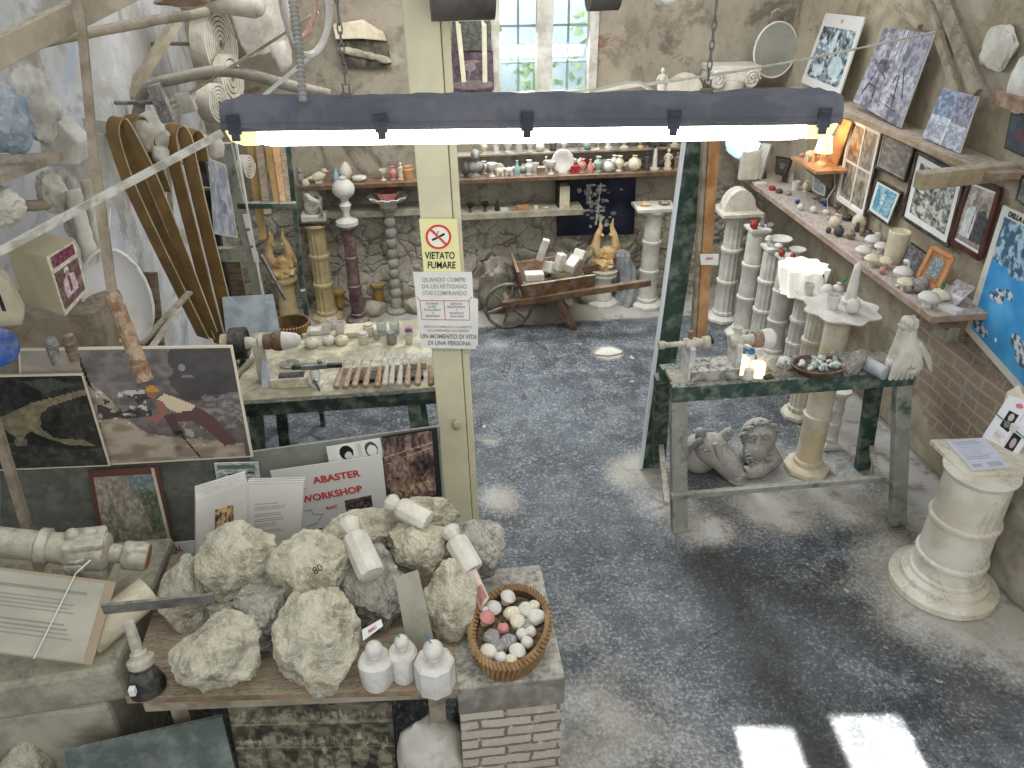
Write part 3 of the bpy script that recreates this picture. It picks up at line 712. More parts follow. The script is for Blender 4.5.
for (x0, y0, x1, y1, zc, sd, kd, lab, rot) in RK:
    ctr = at_z((x0+x1)/2, (y0+y1)/2, zc); px = F/((ctr-CAM).dot(_D)); rx = (x1-x0)/2/px*1.13; ry = (y1-y0)/2/px*1.12
    b = MB(); b.rock((0, 0, 0), (rx, min(rx, ry)*.9, ry), sd, rot=(-.35, rot[1]*.6, 0), sub=5, rough=.075)
    o = b.build('alabaster_lump', rock_al if kd == 'g' else rock_grey, smooth=32, loc=ctr, label=lab, cat='rock', group='rough alabaster lumps heaped on the table')
    if sd == 2:
        mk = letters('80', .035, ink_m, o, Matrix.Identity(4), .0)
        d = (CAM-ctr).normalized(); zz = d; xx = Vector((0, 0, 1)).cross(zz).normalized(); yy = zz.cross(xx)
        best = max((v.co.dot(zz) for v in o.data.vertices if (v.co - zz*v.co.dot(zz)).length < .04), default=ry)
        mk.matrix_local = Matrix(((xx[0], yy[0], zz[0], 0), (xx[1], yy[1], zz[1], 0), (xx[2], yy[2], zz[2], 0), (0, 0, 0, 1))) @ Matrix.Translation((.01, .005, best+.002)) @ Matrix.Rotation(.35, 4, 'Z')
for (x0, y0, x1, y1, zc, sd, lab) in [(0, 748, 60, 800, .22, 21, 'pale alabaster lump under the stone slab at the bottom left corner'), (398, 712, 470, 800, .25, 22, 'big pale lump lying below the table beside the brick pier')]:
    ctr = at_z((x0+x1)/2, (y0+y1)/2, zc); px = F/((ctr-CAM).dot(_D)); rx = (x1-x0)/2/px; ry = (y1-y0)/2/px
    b = MB(); b.rock((0, 0, 0), (rx, rx, zc+.005), sd); b.build('alabaster_lump', dusty_al if sd == 22 else rock_al, smooth=60, loc=(ctr.x, ctr.y, zc), label=lab, cat='rock')

# small bottles lying on the heap
def flask_prof(r, h): return [(0, 0), (r*.9, 0), (r, .01), (r, h*.62), (r*.86, h*.68), (r*.55, h*.72), (r*.62, h*.76), (r*.82, h*.83), (r*.85, h*.9), (r*.6, h*.97), (0, h)]
def lying(x0, y0, x1, y1, z0, z1, r, lab, mt=None):
    p = at_z(x0, y0, z0); q = at_z(x1, y1, z1); d = q-p
    b = MB(); b.lathe(flask_prof(r, d.length), seg=10); o = b.build('stone_flask', mt or dusty_al, smooth=25, label=lab, cat='flask', group='turned flasks lying on the heap')
    o.location = p; o.rotation_euler = d.to_track_quat('Z', 'Y').to_euler()
lying(372, 575, 346, 518, 1.01, 1.10, .05, 'cream alabaster flask lying upright across the lumps in the middle')
lying(428, 522, 386, 500, 1.08, 1.12, .042, 'cream flask lying on the topmost lump by the post')
lying(473, 570, 447, 526, .98, 1.07, .044, 'cream flask lying on the grey craggy lump by the basket')
# three flasks with ball stoppers
def ballflask(x, yb, r, h, octo, lab, wick):
    o = at_z(x, yb-6, ZB); t = thing('ball_stopper_flask', lab, 'flask', o, group='flasks with ball stoppers at the table edge')
    b = MB(); b.lathe([(0, 0), (r*.93, 0), (r, .006), (r, h-.012), (r*.85, h), (0, h)], seg=8 if octo else 20, wob=(lambda a, z: 1+.05*math.sin(3*a+z*30)) if not octo else None)
    b.build('body', white_al, t, smooth=30)
    b = MB(); b.lathe([(r*.3, 0), (r*.35, .01), (r*.3, .014)], (0, 0, h), 16); b.ball((0, 0, h+.012+r*.45), r*.5); st_ = b.build('stopper', white_al, t, smooth=True)
    if wick: b = MB(); b.tube([(0, 0, h+r*.9), (-.01, 0, h+r*.9+.025), (-.022, 0, h+r+.05)], .0025, 6); b.build('wick', wick, st_)
    return t, o
ta, oa = ballflask(378, 686, .058, .115, False, 'flask with ball stopper and white tag, leftmost of three', None)
s = Panel([(362, 630), (381, 619), (383, 626), (363, 641)], at_z(372, 632, .93), (0, -1, .5), 'price_tag', 'small white tag with red mark on the leftmost flask', 'tag', .002, paper_m)
s.text('AIAC', .5, .5, .014, red_m, .0004)
ballflask(405, 680, .05, .125, False, 'flask with ball stopper and green tip, middle of three', green_pl)
ballflask(436, 691, .068, .13, True, 'eight-sided flask with ball stopper and blue tip, rightmost of three', blue_pl)
# cards
s = Panel([(395, 578), (418, 570), (436, 650), (409, 657)], at_z(422, 652, ZB+.01), (0, -1, .25), 'grey_card', 'blank grey-green card standing behind the flasks', 'card', .003, card_m)
s = Panel([(468, 572), (476, 569), (489, 598), (480, 612)], at_z(484, 608, .86), (-.3, -1, .3), 'pink_card', 'small pinkish photo card beside the basket rim', 'card', .003, paper_m)
cv = Canvas(20, 30, '#dfd2c6'); cv.rect(.15, .1, .9, .55, '#a8685a').noise(6, 3, '#b98474', '#e5d8cc', .4); s.pic(cv)

# basket of pebbles
bc = (at_z(513, 640, .80)); t = thing('wicker_basket', 'oval brown wicker basket filled with alabaster mushrooms and pebbles', 'basket', (bc.x-.005, bc.y+.03, ZB), math.radians(-20))
RX, RY, HB = .132, .185, .095
b = MB(); rows = 9
b.lathe([(0, .004), (.86, .004), (.93, .3*HB), (1, HB-.01), (.9, HB-.01), (.84, .3*HB), (.78, .012), (0, .012)], seg=48)
for v in b.bm.verts: v.co.x *= RX; v.co.y *= RY
b.build('basket_lining', wicker_in, t)
b = MB(); nw = 46
for i in range(nw):
    a0 = 2*PI*i/nw; pts = []
    for k in range(7):
        f = k/6; a = a0+.10*f; rr = .9+.13*f; pts.append((RX*rr*math.cos(a), RY*rr*math.sin(a), .006+f*(HB-.01)))
    b.tube(pts, .009, 6)
b.build('woven_side', wicker, t, smooth=True)
b = MB(); nr = 60
for i in range(nr):
    a = 2*PI*i/nr; c0 = Vector((RX*1.0*math.cos(a), RY*1.0*math.sin(a), HB)); tn = Vector((-RX*math.sin(a), RY*math.cos(a), 0)).normalized(); rd = Vector((math.cos(a), math.sin(a), 0))
    b.tube([c0-tn*.012-rd*.012+Vector((0, 0, -.006)), c0+Vector((0, 0, .011)), c0+tn*.012+rd*.012+Vector((0, 0, -.006))], [.006, .0085, .006], 6)
b.build('plaited_rim', wicker, t, smooth=True)
def mushroom(m1, m2=None, s=1.):
    t = thing('stone_mushroom', '', 'mushroom ornament'); b = MB(); b.lathe([(0, 0), (.012*s, 0), (.014*s, .008*s), (.01*s, .022*s)], seg=12); b.build('stem', m2 or m1, t, smooth=True)
    b = MB(); b.lathe([(.006*s, .020*s), (.02*s, .019*s), (.022*s, .026*s), (.016*s, .036*s), (.008*s, .041*s), (0, .042*s)], seg=16); b.build('cap', m1, t, smooth=True); return t
PB = [(505, 598, 'm', white_al, 'white mushroom at the far end of the basket'), (492, 607, 'm', white_al, 'white mushroom leaning at the far left in the basket'), (484, 618, 'm', pink_st, 'pink-capped mushroom in the basket'), (513, 612, 'p', cream_al, 'pale pebble between the white mushrooms in the basket'),
      (516, 622, 'm', cream_al, 'large cream-capped mushroom in the middle of the basket'), (526, 610, 'p', dusty_al, 'beige pebble at the upper right in the basket'), (503, 627, 'b', pink_st, 'pink pebble below the pink mushroom'), (536, 616, 'p', dusty_al, 'beige pebble against the right basket side'),
      (492, 637, 'p', grey_al, 'grey pebble at the left of the basket'), (498, 645, 'p', grey_al, 'second grey pebble, touching the left grey one'), (508, 641, 'p', grey_al, 'darker grey pebble in the basket middle'), (522, 634, 'b', white_al, 'tiny white ball in the basket'),
      (530, 630, 'b', dusty_al, 'round beige ball at the right of the basket'), (515, 652, 'm', white_al, 'bright white mushroom near the front of the basket'), (527, 642, 'b', dusty_al, 'beige ball right of the front mushroom'), (489, 650, 'p', dusty_al, 'tan pebble at the front left of the basket'),
      (501, 657, 'b', white_al, 'white ball at the front rim of the basket'), (511, 660, 'b', cream_al, 'cream ball at the front rim of the basket'), (525, 625, 'p', grey_al, 'flat grey pebble right of the middle mushroom'), (534, 605, 'b', cream_al, 'small cream ball at the far right rim')]
for i, (x, y, k, mt, lab) in enumerate(PB):
    p = at_z(x, y, ZB+.095)
    b0 = MB(); 
    if k == 'm':
        m_ = mushroom(mt, white_al if mt is pink_st else mt, 1.35); m_.location = (p.x, p.y, ZB+.068); m_.rotation_euler = (.3*math.sin(i), .35*math.cos(i*2), i); tag(m_, lab, None, 'ornaments in the wicker basket')
    else:
        r = .030 if k == 'p' else .022; b0.ball((0, 0, 0), (r*1.15, r, r*.8) if k == 'p' else r, dent=.15, seed=i)
        b0.build('alabaster_pebble', mt, smooth=True, loc=(p.x, p.y, ZB+.085+.004*(i % 3)), rot=(0, 0, i), label=lab, cat='pebble', group='ornaments in the wicker basket')
b = MB(); b.lathe([(0, .012), (.8*RX, .012), (.87*RX, .07), (0, .072)], (0, 0, 0), 24)
for v in b.bm.verts: v.co.y *= RY/RX
o = b.build('pebble_filling', M('brown_pebble_fill', '#7a6a50', '#4a3f30', scale=60, bump=1, bscale=80), loc=t.location, rot=t.rotation_euler, label='brown filling of small pebbles deep in the wicker basket', cat='pebbles', kind='stuff')
b = MB(); b.ball((0, 0, 0), (.012, .009, .016), dent=.3); p = at_z(485, 610, ZB+HB+.022); b.build('alabaster_chip', white_al, loc=p, label='white chip lying on the basket rim', cat='stone')

# ---- boards with photographs behind the heap
def photo_quarryman():
    cv = Canvas(150, 84, '#6d6560'); cv.noise(7, 11, '#4c4746', '#7d7570'); cv.noise(24, 12, '#57514e', '#857c74', .45)
    m = cv.fbm(5, 44)*.25; cv.mixin(((cv.x > .62+m)&(cv.y > .45+m*.8)).astype(float), '#3a3839', .65)
    cv.poly([(0, .0), (.98, .0), (.98, .13), (.72, .2), (.55, .26), (.45, .42), (.40, .58), (.32, .72), (.3, .76), (.0, .9)], '#988b78', .9)
    lower = cv.last.copy(); a0 = cv.a.copy(); cv.noise(16, 5, '#7f7262', '#b3a590', .7); cv.a[~lower] = a0[~lower]
    cv.poly([(.0, 1), (.27, 1), (.30, .72), (.36, .66), (.3, .6), (0, .62)], '#a39a8b', .8)
    cv.line(.26, 1, .31, .7, .012, '#2a2626'); cv.line(.31, .7, .345, .63, .008, '#3b3433')
    m = (cv.fbm(18, 8) > .54) & (cv.x > .33) & (cv.x < .56) & (cv.y > .36) & (cv.y < .66); cv.mixin(m.astype(float), '#d8d3c9', .7)
    m = (cv.fbm(16, 9) > .55) & (cv.x > .33) & (cv.x < .58) & (cv.y > .4) & (cv.y < .62); cv.mixin(m.astype(float), '#2f2a2a', .8)
    m = (cv.fbm(30, 10, 3, .4) > .52) & (cv.x > .66) & (cv.x < .8) & (cv.y > .12) & (cv.y < .42); cv.mixin(m.astype(float), '#c9c2b4', .55)
    m = (cv.fbm(40, 13) > .55) & (cv.x > .82) & (cv.y > .25) & (cv.y < .6); cv.mixin(m.astype(float), '#a39a92', .45)
    # trousers, shirt, arm, hat, tool
    cv.poly([(.68, .43), (.74, .5), (.80, .48), (.86, .4), (.94, .17), (.955, .13), (.89, .11), (.82, .28), (.76, .36), (.66, .36)], '#5d4440')
    cv.poly([(.63, .42), (.68, .44), (.69, .36), (.71, .24), (.675, .22), (.655, .3)], '#54403f')
    cv.poly([(.605, .56), (.65, .615), (.70, .58), (.79, .5), (.77, .46), (.70, .44), (.64, .5)], '#c9b79c')
    cv.poly([(.60, .58), (.64, .54), (.66, .47), (.63, .40), (.60, .36), (.55, .375), (.55, .40), (.61, .44), (.615, .5)], '#8f6353')
    cv.ell(.592, .62, .026, .045, '#8b6554'); cv.poly([(.56, .64), (.57, .68), (.60, .695), (.625, .65), (.63, .63), (.59, .63)], '#b98a35')
    cv.ell(.69, .255, .022, .02, '#242222'); cv.line(.70, .24, .775, .005, .008, '#2d2828')
    cv.ell(.75, .84, .016, .03, '#b2ada8', .6); cv.ell(.77, .76, .03, .014, '#958f8a', .6); cv.ell(.68, .11, .018, .022, '#6f6456')
    return cv
pY = 2.80
gb = M('grey_green_panel_board', '#6a6d63', '#595c53', rough=.8, bump=.05, dust=.3)
s = Panel([(0, 465), (250, 455), (262, 560), (0, 588)], (0, pY+.05, 0), (0, -1, .06), 'display_board', 'large grey green backing board on the left with dark edges', 'board', .012, gb)
# right grey board
s = Panel([(252, 452), (440, 426), (443, 520), (268, 560)], (0, pY+.035, 0), (0, -1, .06), 'display_board', 'tilted light grey backing board behind the workshop sign', 'board', .012, M('light_grey_panel', '#82847a', '#777a70', bump=.05, dust=.3))
# quarryman board
s = Panel([(18, 349), (232, 346), (253, 457), (24, 470)], (0, pY, 0), (0, -1, .06), 'quarry_photo_board', 'large photo board of a quarryman in yellow cap bending on rock', 'photo', .012, M('cream_board_edge', '#cfc6ae'))
s.pic(photo_quarryman(), .01, .015, .99, .985)
s2 = Panel([(-22, 376), (82, 374), (110, 466), (-12, 471)], (0, pY-.03, 0), (0, -1, .06), 'quarry_photo_board', 'dark photo board of a pale hollow carved into black rock', 'photo', .012, M('cream_board_edge', '#cfc6ae'))
cv = Canvas(90, 66, '#23231f'); cv.noise(6, 3, '#171716', '#33342f'); 
cv.poly([(.1, .55), (.45, .72), (1, .86), (1, .8), (.62, .68), (.52, .6), (.5, .45), (.6, .33), (.85, .3), (.95, .22), (.7, .25), (.5, .35), (.4, .42), (.3, .3), (.15, .48)], '#8d8262'); 
cv.ell(.42, .52, .06, .1, '#a3946c', .7); cv.poly([(0, 0), (1, 0), (1, .2), (.7, .2), (.3, .28), (0, .3)], '#4a4b45', .6); cv.noise(22, 5, '#1d1d1b', '#7b7561', .3, .4, .8)
cv.poly([(.4, .95), (.7, .98), (.9, .9), (.6, .82)], '#5b6257', .5); cv.ell(.3, .3, .06, .05, '#8d8570', .6); s2.pic(cv, .01, .015, .99, .985)
# small photos pinned on the board
s = Panel([(88, 471), (158, 467), (176, 552), (104, 560)], (0, pY+.02, 0), (0, -1, .06), 'map_photo', 'faded landscape photo with red border under the quarryman board', 'photo', .004, M('faded_red_card', '#6b453d', bump=0))
cv = Canvas(60, 70, '#a29a86'); cv.noise(10, 4, '#8a8371', '#b6ae9b'); cv.poly([(.5, 1), (1, 1), (1, .3), (.8, .25), (.72, .6)], '#55634b'); cv.poly([(.5, 1), (1, 1), (1, .8), (.6, .78)], '#6f868f'); cv.noise(26, 9, '#5f5a4b', '#c1b9a5', .4); s.pic(cv, .06, .0, .93, .93)
b = MB(); b.beam(s.pt(.96, .05, .01), s.pt(.93, 1, .01), .012, .006); b.build('photo_edge', cream_al, s.t)
s = Panel([(214, 463), (258, 462), (262, 490), (219, 493)], (0, pY+.01, 0), (0, -1, .06), 'brochure', 'black and white harbour photo behind the open book', 'photo', .003, paper_m)
cv = Canvas(50, 34, '#b8bab4'); cv.noise(9, 4, '#8b918e', '#d5d7d1', 1, asp=2); cv.rect(.05, .8, .95, .95, '#4d6a5a', .8); cv.line(.1, .6, .9, .65, .03, '#3c4443'); s.pic(cv, .02, .02, .98, .98)
s = Panel([(170, 543), (200, 540), (203, 562), (173, 565)], (0, pY-.02, 0), (0, -1, .06), 'workshop_leaflet', 'partly hidden leaflet with red letters left of the book', 'leaflet', .003, paper_m)
s.text('AL', .08, .72, .035, red_m, .001, align='LEFT'); s.text('W', .08, .2, .035, red_m, .001, align='LEFT')
# workshop sheet
s = Panel([(270, 471), (382, 455), (388, 512), (288, 536)], (0, pY-.03, 0), (0, -1, .06), 'workshop_sign', 'white sheet reading ALABASTER WORKSHOP in red letters', 'sign', .004, M('grey_white_card', '#d3d2cb', bump=0))
tr = M('title_red', '#c0392f', bump=0)
s.text('ABASTER', .78, .76, .047, tr, .0012, 1.05, 'RIGHT'); s.text('AL', .27, .70, .047, tr, .0012, 1.0, 'RIGHT'); s.text('WORKSHOP', .78, .50, .047, tr, .0012, 1.0, 'RIGHT')
cv = Canvas(32, 14, '#3a2f35'); cv.noise(14, 2, '#231d22', '#8a6b64'); s.pic(cv, .60, .16, .86, .36, name='photo')
b = MB()
pts = [(.2, .33), (.28, .33), (.29, .25), (.38, .22), (.3, .1), (.2, .08)]
for a_, c_ in zip(pts, pts[1:]): b.beam(s.pt(*a_, .004), s.pt(*c_, .004), .0015, .001, up=s.n)
b.build('outline_drawing', ink_m, s.t); s.text('AIAC', .47, .30, .022, tr, .0004); 
# portraits strip
s = Panel([(326, 447), (380, 438), (385, 457), (329, 463)], (0, pY-.0, 0), (0, -1, .06), 'portrait_print', 'white strip with two black and white portraits', 'photo', .003, paper_m)
cv = Canvas(64, 24, '#dcdad2'); cv.rect(.16, .05, .5, .95, '#e6e4dc'); cv.ell(.34, .5, .13, .42, '#1c1c1c'); cv.ell(.37, .3, .07, .25, '#cfcdc6'); cv.rect(.54, .2, .62, .9, '#c2c2bb'); cv.ell(.8, .5, .12, .42, '#4a4a48'); cv.ell(.81, .42, .09, .32, '#e0ded6'); cv.noise(20, 3, '#888', '#fff', .12) if False else None; s.pic(cv, .01, .02, .99, .98)
s = Panel([(382, 437), (437, 428), (442, 496), (388, 508)], (0, pY-.01, 0), (0, -1, .06), 'workshop_photo', 'colour photo of old belt machinery with black border beside the post', 'photo', .005, ink_m)
cv = Canvas(60, 76, '#5a463e'); cv.noise(8, 6, '#3d2f2b', '#83695c'); cv.line(0, .72, 1, .82, .03, '#c6a69b'); cv.line(.05, .62, .95, .75, .015, '#cdb9ae'); cv.line(.5, 0, .47, .8, .05, '#a3876a'); cv.ell(.28, .55, .17, .16, '#8d7a6b'); cv.ell(.72, .5, .16, .16, '#2b2322')
for k in range(16): cv.ell(.08+.055*k, .12+.1*abs(math.sin(k*2.1)), .05, .05, ['#b7a27c', '#8d7a58', '#c9b68d'][k % 3])
cv.noise(20, 9, '#2c2220', '#b59a8d', .35); s.pic(cv, 0, .04, .9, .98)

# ---- open book standing on the heap
t = thing('open_book', 'thick open white book with a small colour picture, standing upright', 'book', (0, 0, 0))
def bk(x, y, Y): return at_y(x, y, Y)
sp_t, sp_b = bk(247, 482, 2.60), bk(247, 560, 2.60)
lt, lb = bk(196, 498, 2.50), bk(196, 572, 2.50); rt, rb = bk(304, 481, 2.56), bk(300, 548, 2.56)
t.location = sp_b; o0 = sp_b
pgm = M('book_paper', '#dedbd2', '#cfccc2', bump=0)
b = MB()
for k in range(7):
    d = Vector((-.003*k, .012*k, 0)); b.slabq([p-o0+d for p in (lt, sp_t, sp_b, lb)], (0, 1, 0), .004 if k else .003)
b.build('left_page_block', pgm, t)
b = MB()
for k in range(3):
    d = Vector((.002*k, .012*k, 0)); b.slabq([p-o0+d for p in (sp_t, rt, rb, sp_b)], (0, 1, 0), .004)
b.build('right_page_block', pgm, t)
b = MB(); d = Vector((-.025, .09, -.01)); b.slabq([p-o0+d for p in (lt, sp_t, sp_b, lb)], (0, 1, 0), .006); b.build('cover', M('white_cover', '#c9c6bd'), t)
n1 = (sp_t-lt).cross(sp_b-sp_t).normalized()
pl = Panel([(196, 498), (247, 482), (247, 560), (196, 572)], lt, n1, '', '', '', 0, parent=t)
def putpic(pl, cv, u0, v0, u1, v1):
    me = cv.mesh(lambda u, v: pl.pt(u0+(u1-u0)*u, v0+(v1-v0)*v, .004)+pl.o-o0, 'picture'); o = bpy.data.objects.new('picture', me); COL.objects.link(o); o.parent = t
cv = Canvas(22, 34, '#8a7358'); cv.noise(9, 3, '#4b3d33', '#d8b984'); cv.rect(.3, .2, .5, .8, '#d6cdbd', .6); putpic(pl, cv, .36, .36, .72, .78)
n2 = (rt-sp_t).cross(rb-rt).normalized()
pl = Panel([(247, 482), (304, 481), (300, 548), (247, 560)], rt, n2, '', '', '', 0, parent=t)
cv = Canvas(50, 70, '#dedbd2'); cv.textlines(.1, .72, .3, .75, 13, '#a3a199'); putpic(pl, cv, .05, .03, .97, .97)

# ---- lathe headstock lying at the left edge, slab, pipes
o0 = at_z(70, 565, .93)
t = thing('lathe_headstock', 'plaster caked lathe headstock with a wooden faced chuck at the left edge', 'machine', (o0.x, o0.y, o0.z))
def L_(x, y, dY=0.): return at_y(x, y, o0.y+dY)-o0
b = MB(); a, c2 = L_(-20, 540), L_(148, 557); ax = (c2-a).normalized(); Rm = ax.to_track_quat('Z', 'Y').to_matrix().to_4x4()
ln = (c2-a).length
prof = [(0, 0), (.05, 0), (.055, .01), (.055, ln*.33), (.068, ln*.345), (.068, ln*.40), (.055, ln*.41), (.06, ln*.5), (.075, ln*.55), (.075, ln*.74), (.058, ln*.76), (.036, ln*.77), (.034, ln*.84), (.05, ln*.85), (.054, ln*.87), (.054, ln*.98)]
b.lathe(prof+[(.05, ln)], a, 24, Rm); b.build('spindle_body', dusty_machine, t, smooth=50)
b = MB(); b.cyl(a+ax*(ln*.995), a+ax*(ln*1.006), .045, seg=24); b.build('chuck_face', wood_warm, t)
b = MB(); m_ = a+ax*(ln*.63); b.box(m_+Vector((0, 0, .01)), (.14, .12, .12), (0, .1, .15)); b.box(m_+Vector((0, .0, -.08)), (.11, .14, .08)); b.box(m_+Vector((-.03, -.07, -.02)), (.07, .03, .04)); b.build('bearing_block', dusty_machine, t, bevel=.012)
b = MB(); b.ball(a+ax*(ln*.57)+Vector((0, 0, .07)), .027); b.build('oil_ball', dusty_machine, t, smooth=True)
b = MB(); b.ball(a+ax*(ln*.66)+Vector((0, .02, .075)), (.03, .02, .018)); b.build('oil_ball', dusty_machine, t, smooth=True)
b = MB(); b.tube([m_+Vector((-.03, -.08, .02)), m_+Vector((0, -.1, .035)), m_+Vector((.02, -.085, .03))], .007); b.build('grease_cup', dusty_machine, t, smooth=True)
# stone slab underneath
b = MB(); zs = .74
c = [at_z(-60, 705, zs-.04), at_z(118, 676, zs-.04), Vector((-1.12, 2.75, zs)), Vector((-2.0, 2.75, zs))]
c[0].z = c[1].z = zs
b.slabq(c, (0, 0, 1), .17); b.build('stone_slab', stone_block, bevel=.02, label='thick dusty stone slab under the notice board at the left edge', cat='stone', base=c[0])
b = MB(); b.box((-1.5, 2.35, .28), (.55, .6, .56)); b.build('stone_pedestal', stone_block, bevel=.02, label='rough stone block supporting the slab at the bottom left', cat='stone', base=(-1.5, 2.35, 0))
p = at_z(88, 640, .80); q = at_z(150, 590, .86); b = MB(); b.cyl(p, q, .065, .06, 24); b.build('stone_roller', cream_al, smooth=True, label='thick cream stone cylinder lying behind the notice', cat='stone', base=p)
p = at_z(160, 640, ZB+.02); b = MB()
# notice board bound with string
s = Panel([(-60, 560), (116, 582), (92, 665), (-70, 645)], at_z(50, 640, .90), (.15, -1, .75), 'notice_board', 'tilted printed notice tied with white string at the left edge', 'notice', .012, M('brown_card_edge', '#a3937a', bump=.1))
cv = Canvas(120, 120, '#aaa694'); cv.noise(4, 2, '#a6a290', '#b4b09d'); cv.textlines(.3, .92, .80, .88, 1, '#7f7c70', 2, .7, .5); cv.textlines(.2, .95, .55, .75, 4, '#7f7c70', 3, .7, .35); cv.textlines(.2, .9, .22, .45, 4, '#7f7c70', 5, .7, .35); s.pic(cv, .0, .02, .94, .97)
b = MB(); b.beam(s.pt(.64, 0, .01), s.pt(.76, 1, .01), .004, .004, up=s.n); b.tube([s.pt(.76, 1, .01), s.pt(.74, 1.02, -.04), s.pt(.80, 1.2, -.05)], .003, 6); b.build('string', white_pl, s.t)
# steel bar with cone foot tool
t = thing('boring_tool', 'black iron stand with a flat steel bar across its top', 'tool', at_z(148, 692, ZB)); o0 = Vector(t.location)
b = MB(); pT = at_y(135, 600, o0.y+.12)-o0
b.lathe([(0, 0), (.058, 0), (.062, .02), (.045, .075), (.036, .085)], (0, .01, 0), 24, Euler((-.15, -.1, 0)).to_matrix().to_4x4()); b.build('cone_foot', black_m, t, smooth=40)
b = MB(); T = Euler((-.3, -.14, 0)).to_matrix().to_4x4(); b.lathe([(.036, .08), (.045, .09), (.045, .11), (.028, .12), (.028, .135), (.02, .14), (.017, .25)], (0, .02, 0), 20, T); b.build('neck', dusty_machine, t, smooth=40)
b = MB(); b.box((-.02, -.05, .07), (.02, .02, .03)); b.build('screw_head', white_pl, t, bevel=.002)
b = MB(); a = at_y(103, 609, o0.y+.08)-o0; c2 = at_y(214, 598, o0.y+.08)-o0; b.beam(a, c2, .012, .038); b.build('flat_bar', iron_m, t)
# leaning post and long auger pole at left
p = at_y(-10, 405, 2.6); q = at_y(40, 570, 2.6); b = MB(); b.beam(p, q, .03, .03); b.build('wooden_batten', wood_grey, label='dusty batten leaning in front of the boards at the left edge', cat='batten', base=q)
# things under the table
s = Panel([(64, 752), (222, 717), (240, 790), (80, 830)], (0, 1.90, 0), (0, -1, .15), 'slate_panel', 'grey green panel leaning under the table at the bottom left', 'panel', .015, M('grey_green_slate', '#59635c', '#78807a', scale=5, lo=.4, hi=.6, dust=.3, bump=.1))
s = Panel([(225, 701), (393, 700), (400, 800), (244, 800)], (0, 1.93, 0), (0, -1, .05), 'workshop_photo', 'old sepia photo of sculptors at work under the table edge', 'photo', .008, ink_m)
cv = Canvas(130, 78, '#4b4538'); cv.noise(6, 2, '#37332b', '#5d5646'); r = random.Random(4)
cv.line(0, .78, 1, .82, .012, '#8d866f'); cv.line(0, .55, 1, .57, .01, '#8d866f')
for k in range(60): x = .04+.93*k/60; h = r.uniform(.04, .12); cv.ell(x, .8+h*.6, .008, h*.55, '#a39b82', r.uniform(.5, .9))
for k in range(50): x = .04+.93*k/50; h = r.uniform(.03, .09); cv.ell(x, .58+h*.6, .009, h*.6, '#aea68c', r.uniform(.4, .9))
for (x, y) in [(.1, .42), (.24, .46), (.42, .4), (.55, .36), (.66, .4), (.78, .5), (.93, .4)]:
    cv.ell(x, y, .05, .14, '#8e866f', .9); cv.ell(x, y+.17, .016, .035, '#b8b096'); cv.line(x-.05, .3, x-.05, .05, .01, '#a39b82')
cv.ell(.8, .2, .16, .12, '#9a927a'); cv.ell(.52, .2, .02, .16, '#b1a98f'); cv.noise(26, 8, '#2c2922', '#a8a086', .4); s.pic(cv, .01, .01, .99, .985)
# ================================================================== LEFT WORKBENCH
ZW = .93
FL_, FR_ = at_z(236, 402, ZW), at_z(452, 393, ZW)
yb_ = 4.32
t = thing('workbench', 'green framed workbench on the left covered with tools and white dust', 'workbench', (FL_.x, FL_.y, 0)); o0 = Vector(t.location)
x0, x1, yf, ybk = -.98-o0.x, .03-o0.x, 0., yb_-FL_.y
m_dusttop = M('dust_covered_top', '#d8d0b4', '#a79f88', scale=9, rough=.95, bump=.6, bscale=60, lo=.35, hi=.6)
b = MB(); b.box(((x0+x1)/2, (yf+ybk)/2+.02, ZW-.02), (x1-x0, ybk-yf, .035)); b.build('tabletop', m_dusttop, t, bevel=.004)
b = MB(); b.box(((x0+x1)/2, .0, ZW-.045), (x1-x0, .03, .075)); b.build('front_rail', M('black_green_rail', '#1c2722', '#2c3a33', rough=.7, bump=.25, dust=.5, dustcol='#9e9a88'), t, bevel=.003)
for x, dx in ((x0+.1, .12), (x1-.12, -.08)):
    for y, dy in ((.04, -.03), (ybk-.05, .1)):
        b = MB(); b.beam((x, y, ZW-.04), (x-dx*.6, y+dy, 0), .065, .045); b.build('leg', green_m, t)
b = MB(); b.box(((x0+x1)/2, .02, .35), (x1-x0-.2, .04, .035)); b.build('stretcher', wood_grey, t)
# lathe with black wheel
def wb(x, y, z=ZW): return at_z(x, y, z)
o0 = at_z(262, 392, ZW); o0.y += .12
t = thing('bench_lathe', 'small bench lathe with a black rimmed wheel and white cone', 'lathe', o0)
zl = at_y(262, 342, o0.y).z-o0.z
def lx(px): return at_y(px, 345, o0.y).x-o0.x
RX_ = Euler((0, PI/2, 0)).to_matrix().to_4x4()
def lprof(lst, z, seg=24): # lst [(px, r)]
    return [(r, lx(px)) for px, r in lst]
yy = 0
b = MB(); b.lathe([(0, lx(222)), (.052, lx(222)), (.052, lx(230)), (0, lx(230))], (0, yy, zl), 24, RX_); b.build('faceplate', cream_al, t, smooth=True)
b = MB(); b.lathe([(.03, lx(231)), (.078, lx(231)), (.082, lx(233)), (.082, lx(247)), (.07, lx(248)), (.06, lx(246)), (.03, lx(246))], (0, yy, zl), 30, RX_); b.build('pulley_wheel', black_m, t, smooth=40)
b = MB(); b.lathe([(0, lx(238)), (.035, lx(238)), (.03, lx(252)), (.022, lx(254)), (.022, lx(258)), (.04, lx(260)), (.034, lx(264)), (0, lx(265))], (0, yy, zl), 20, RX_); b.box((lx(258), 0, zl*.5), (.05, .06, zl)); b.build('bearing_post', dusty_machine, t, smooth=40)
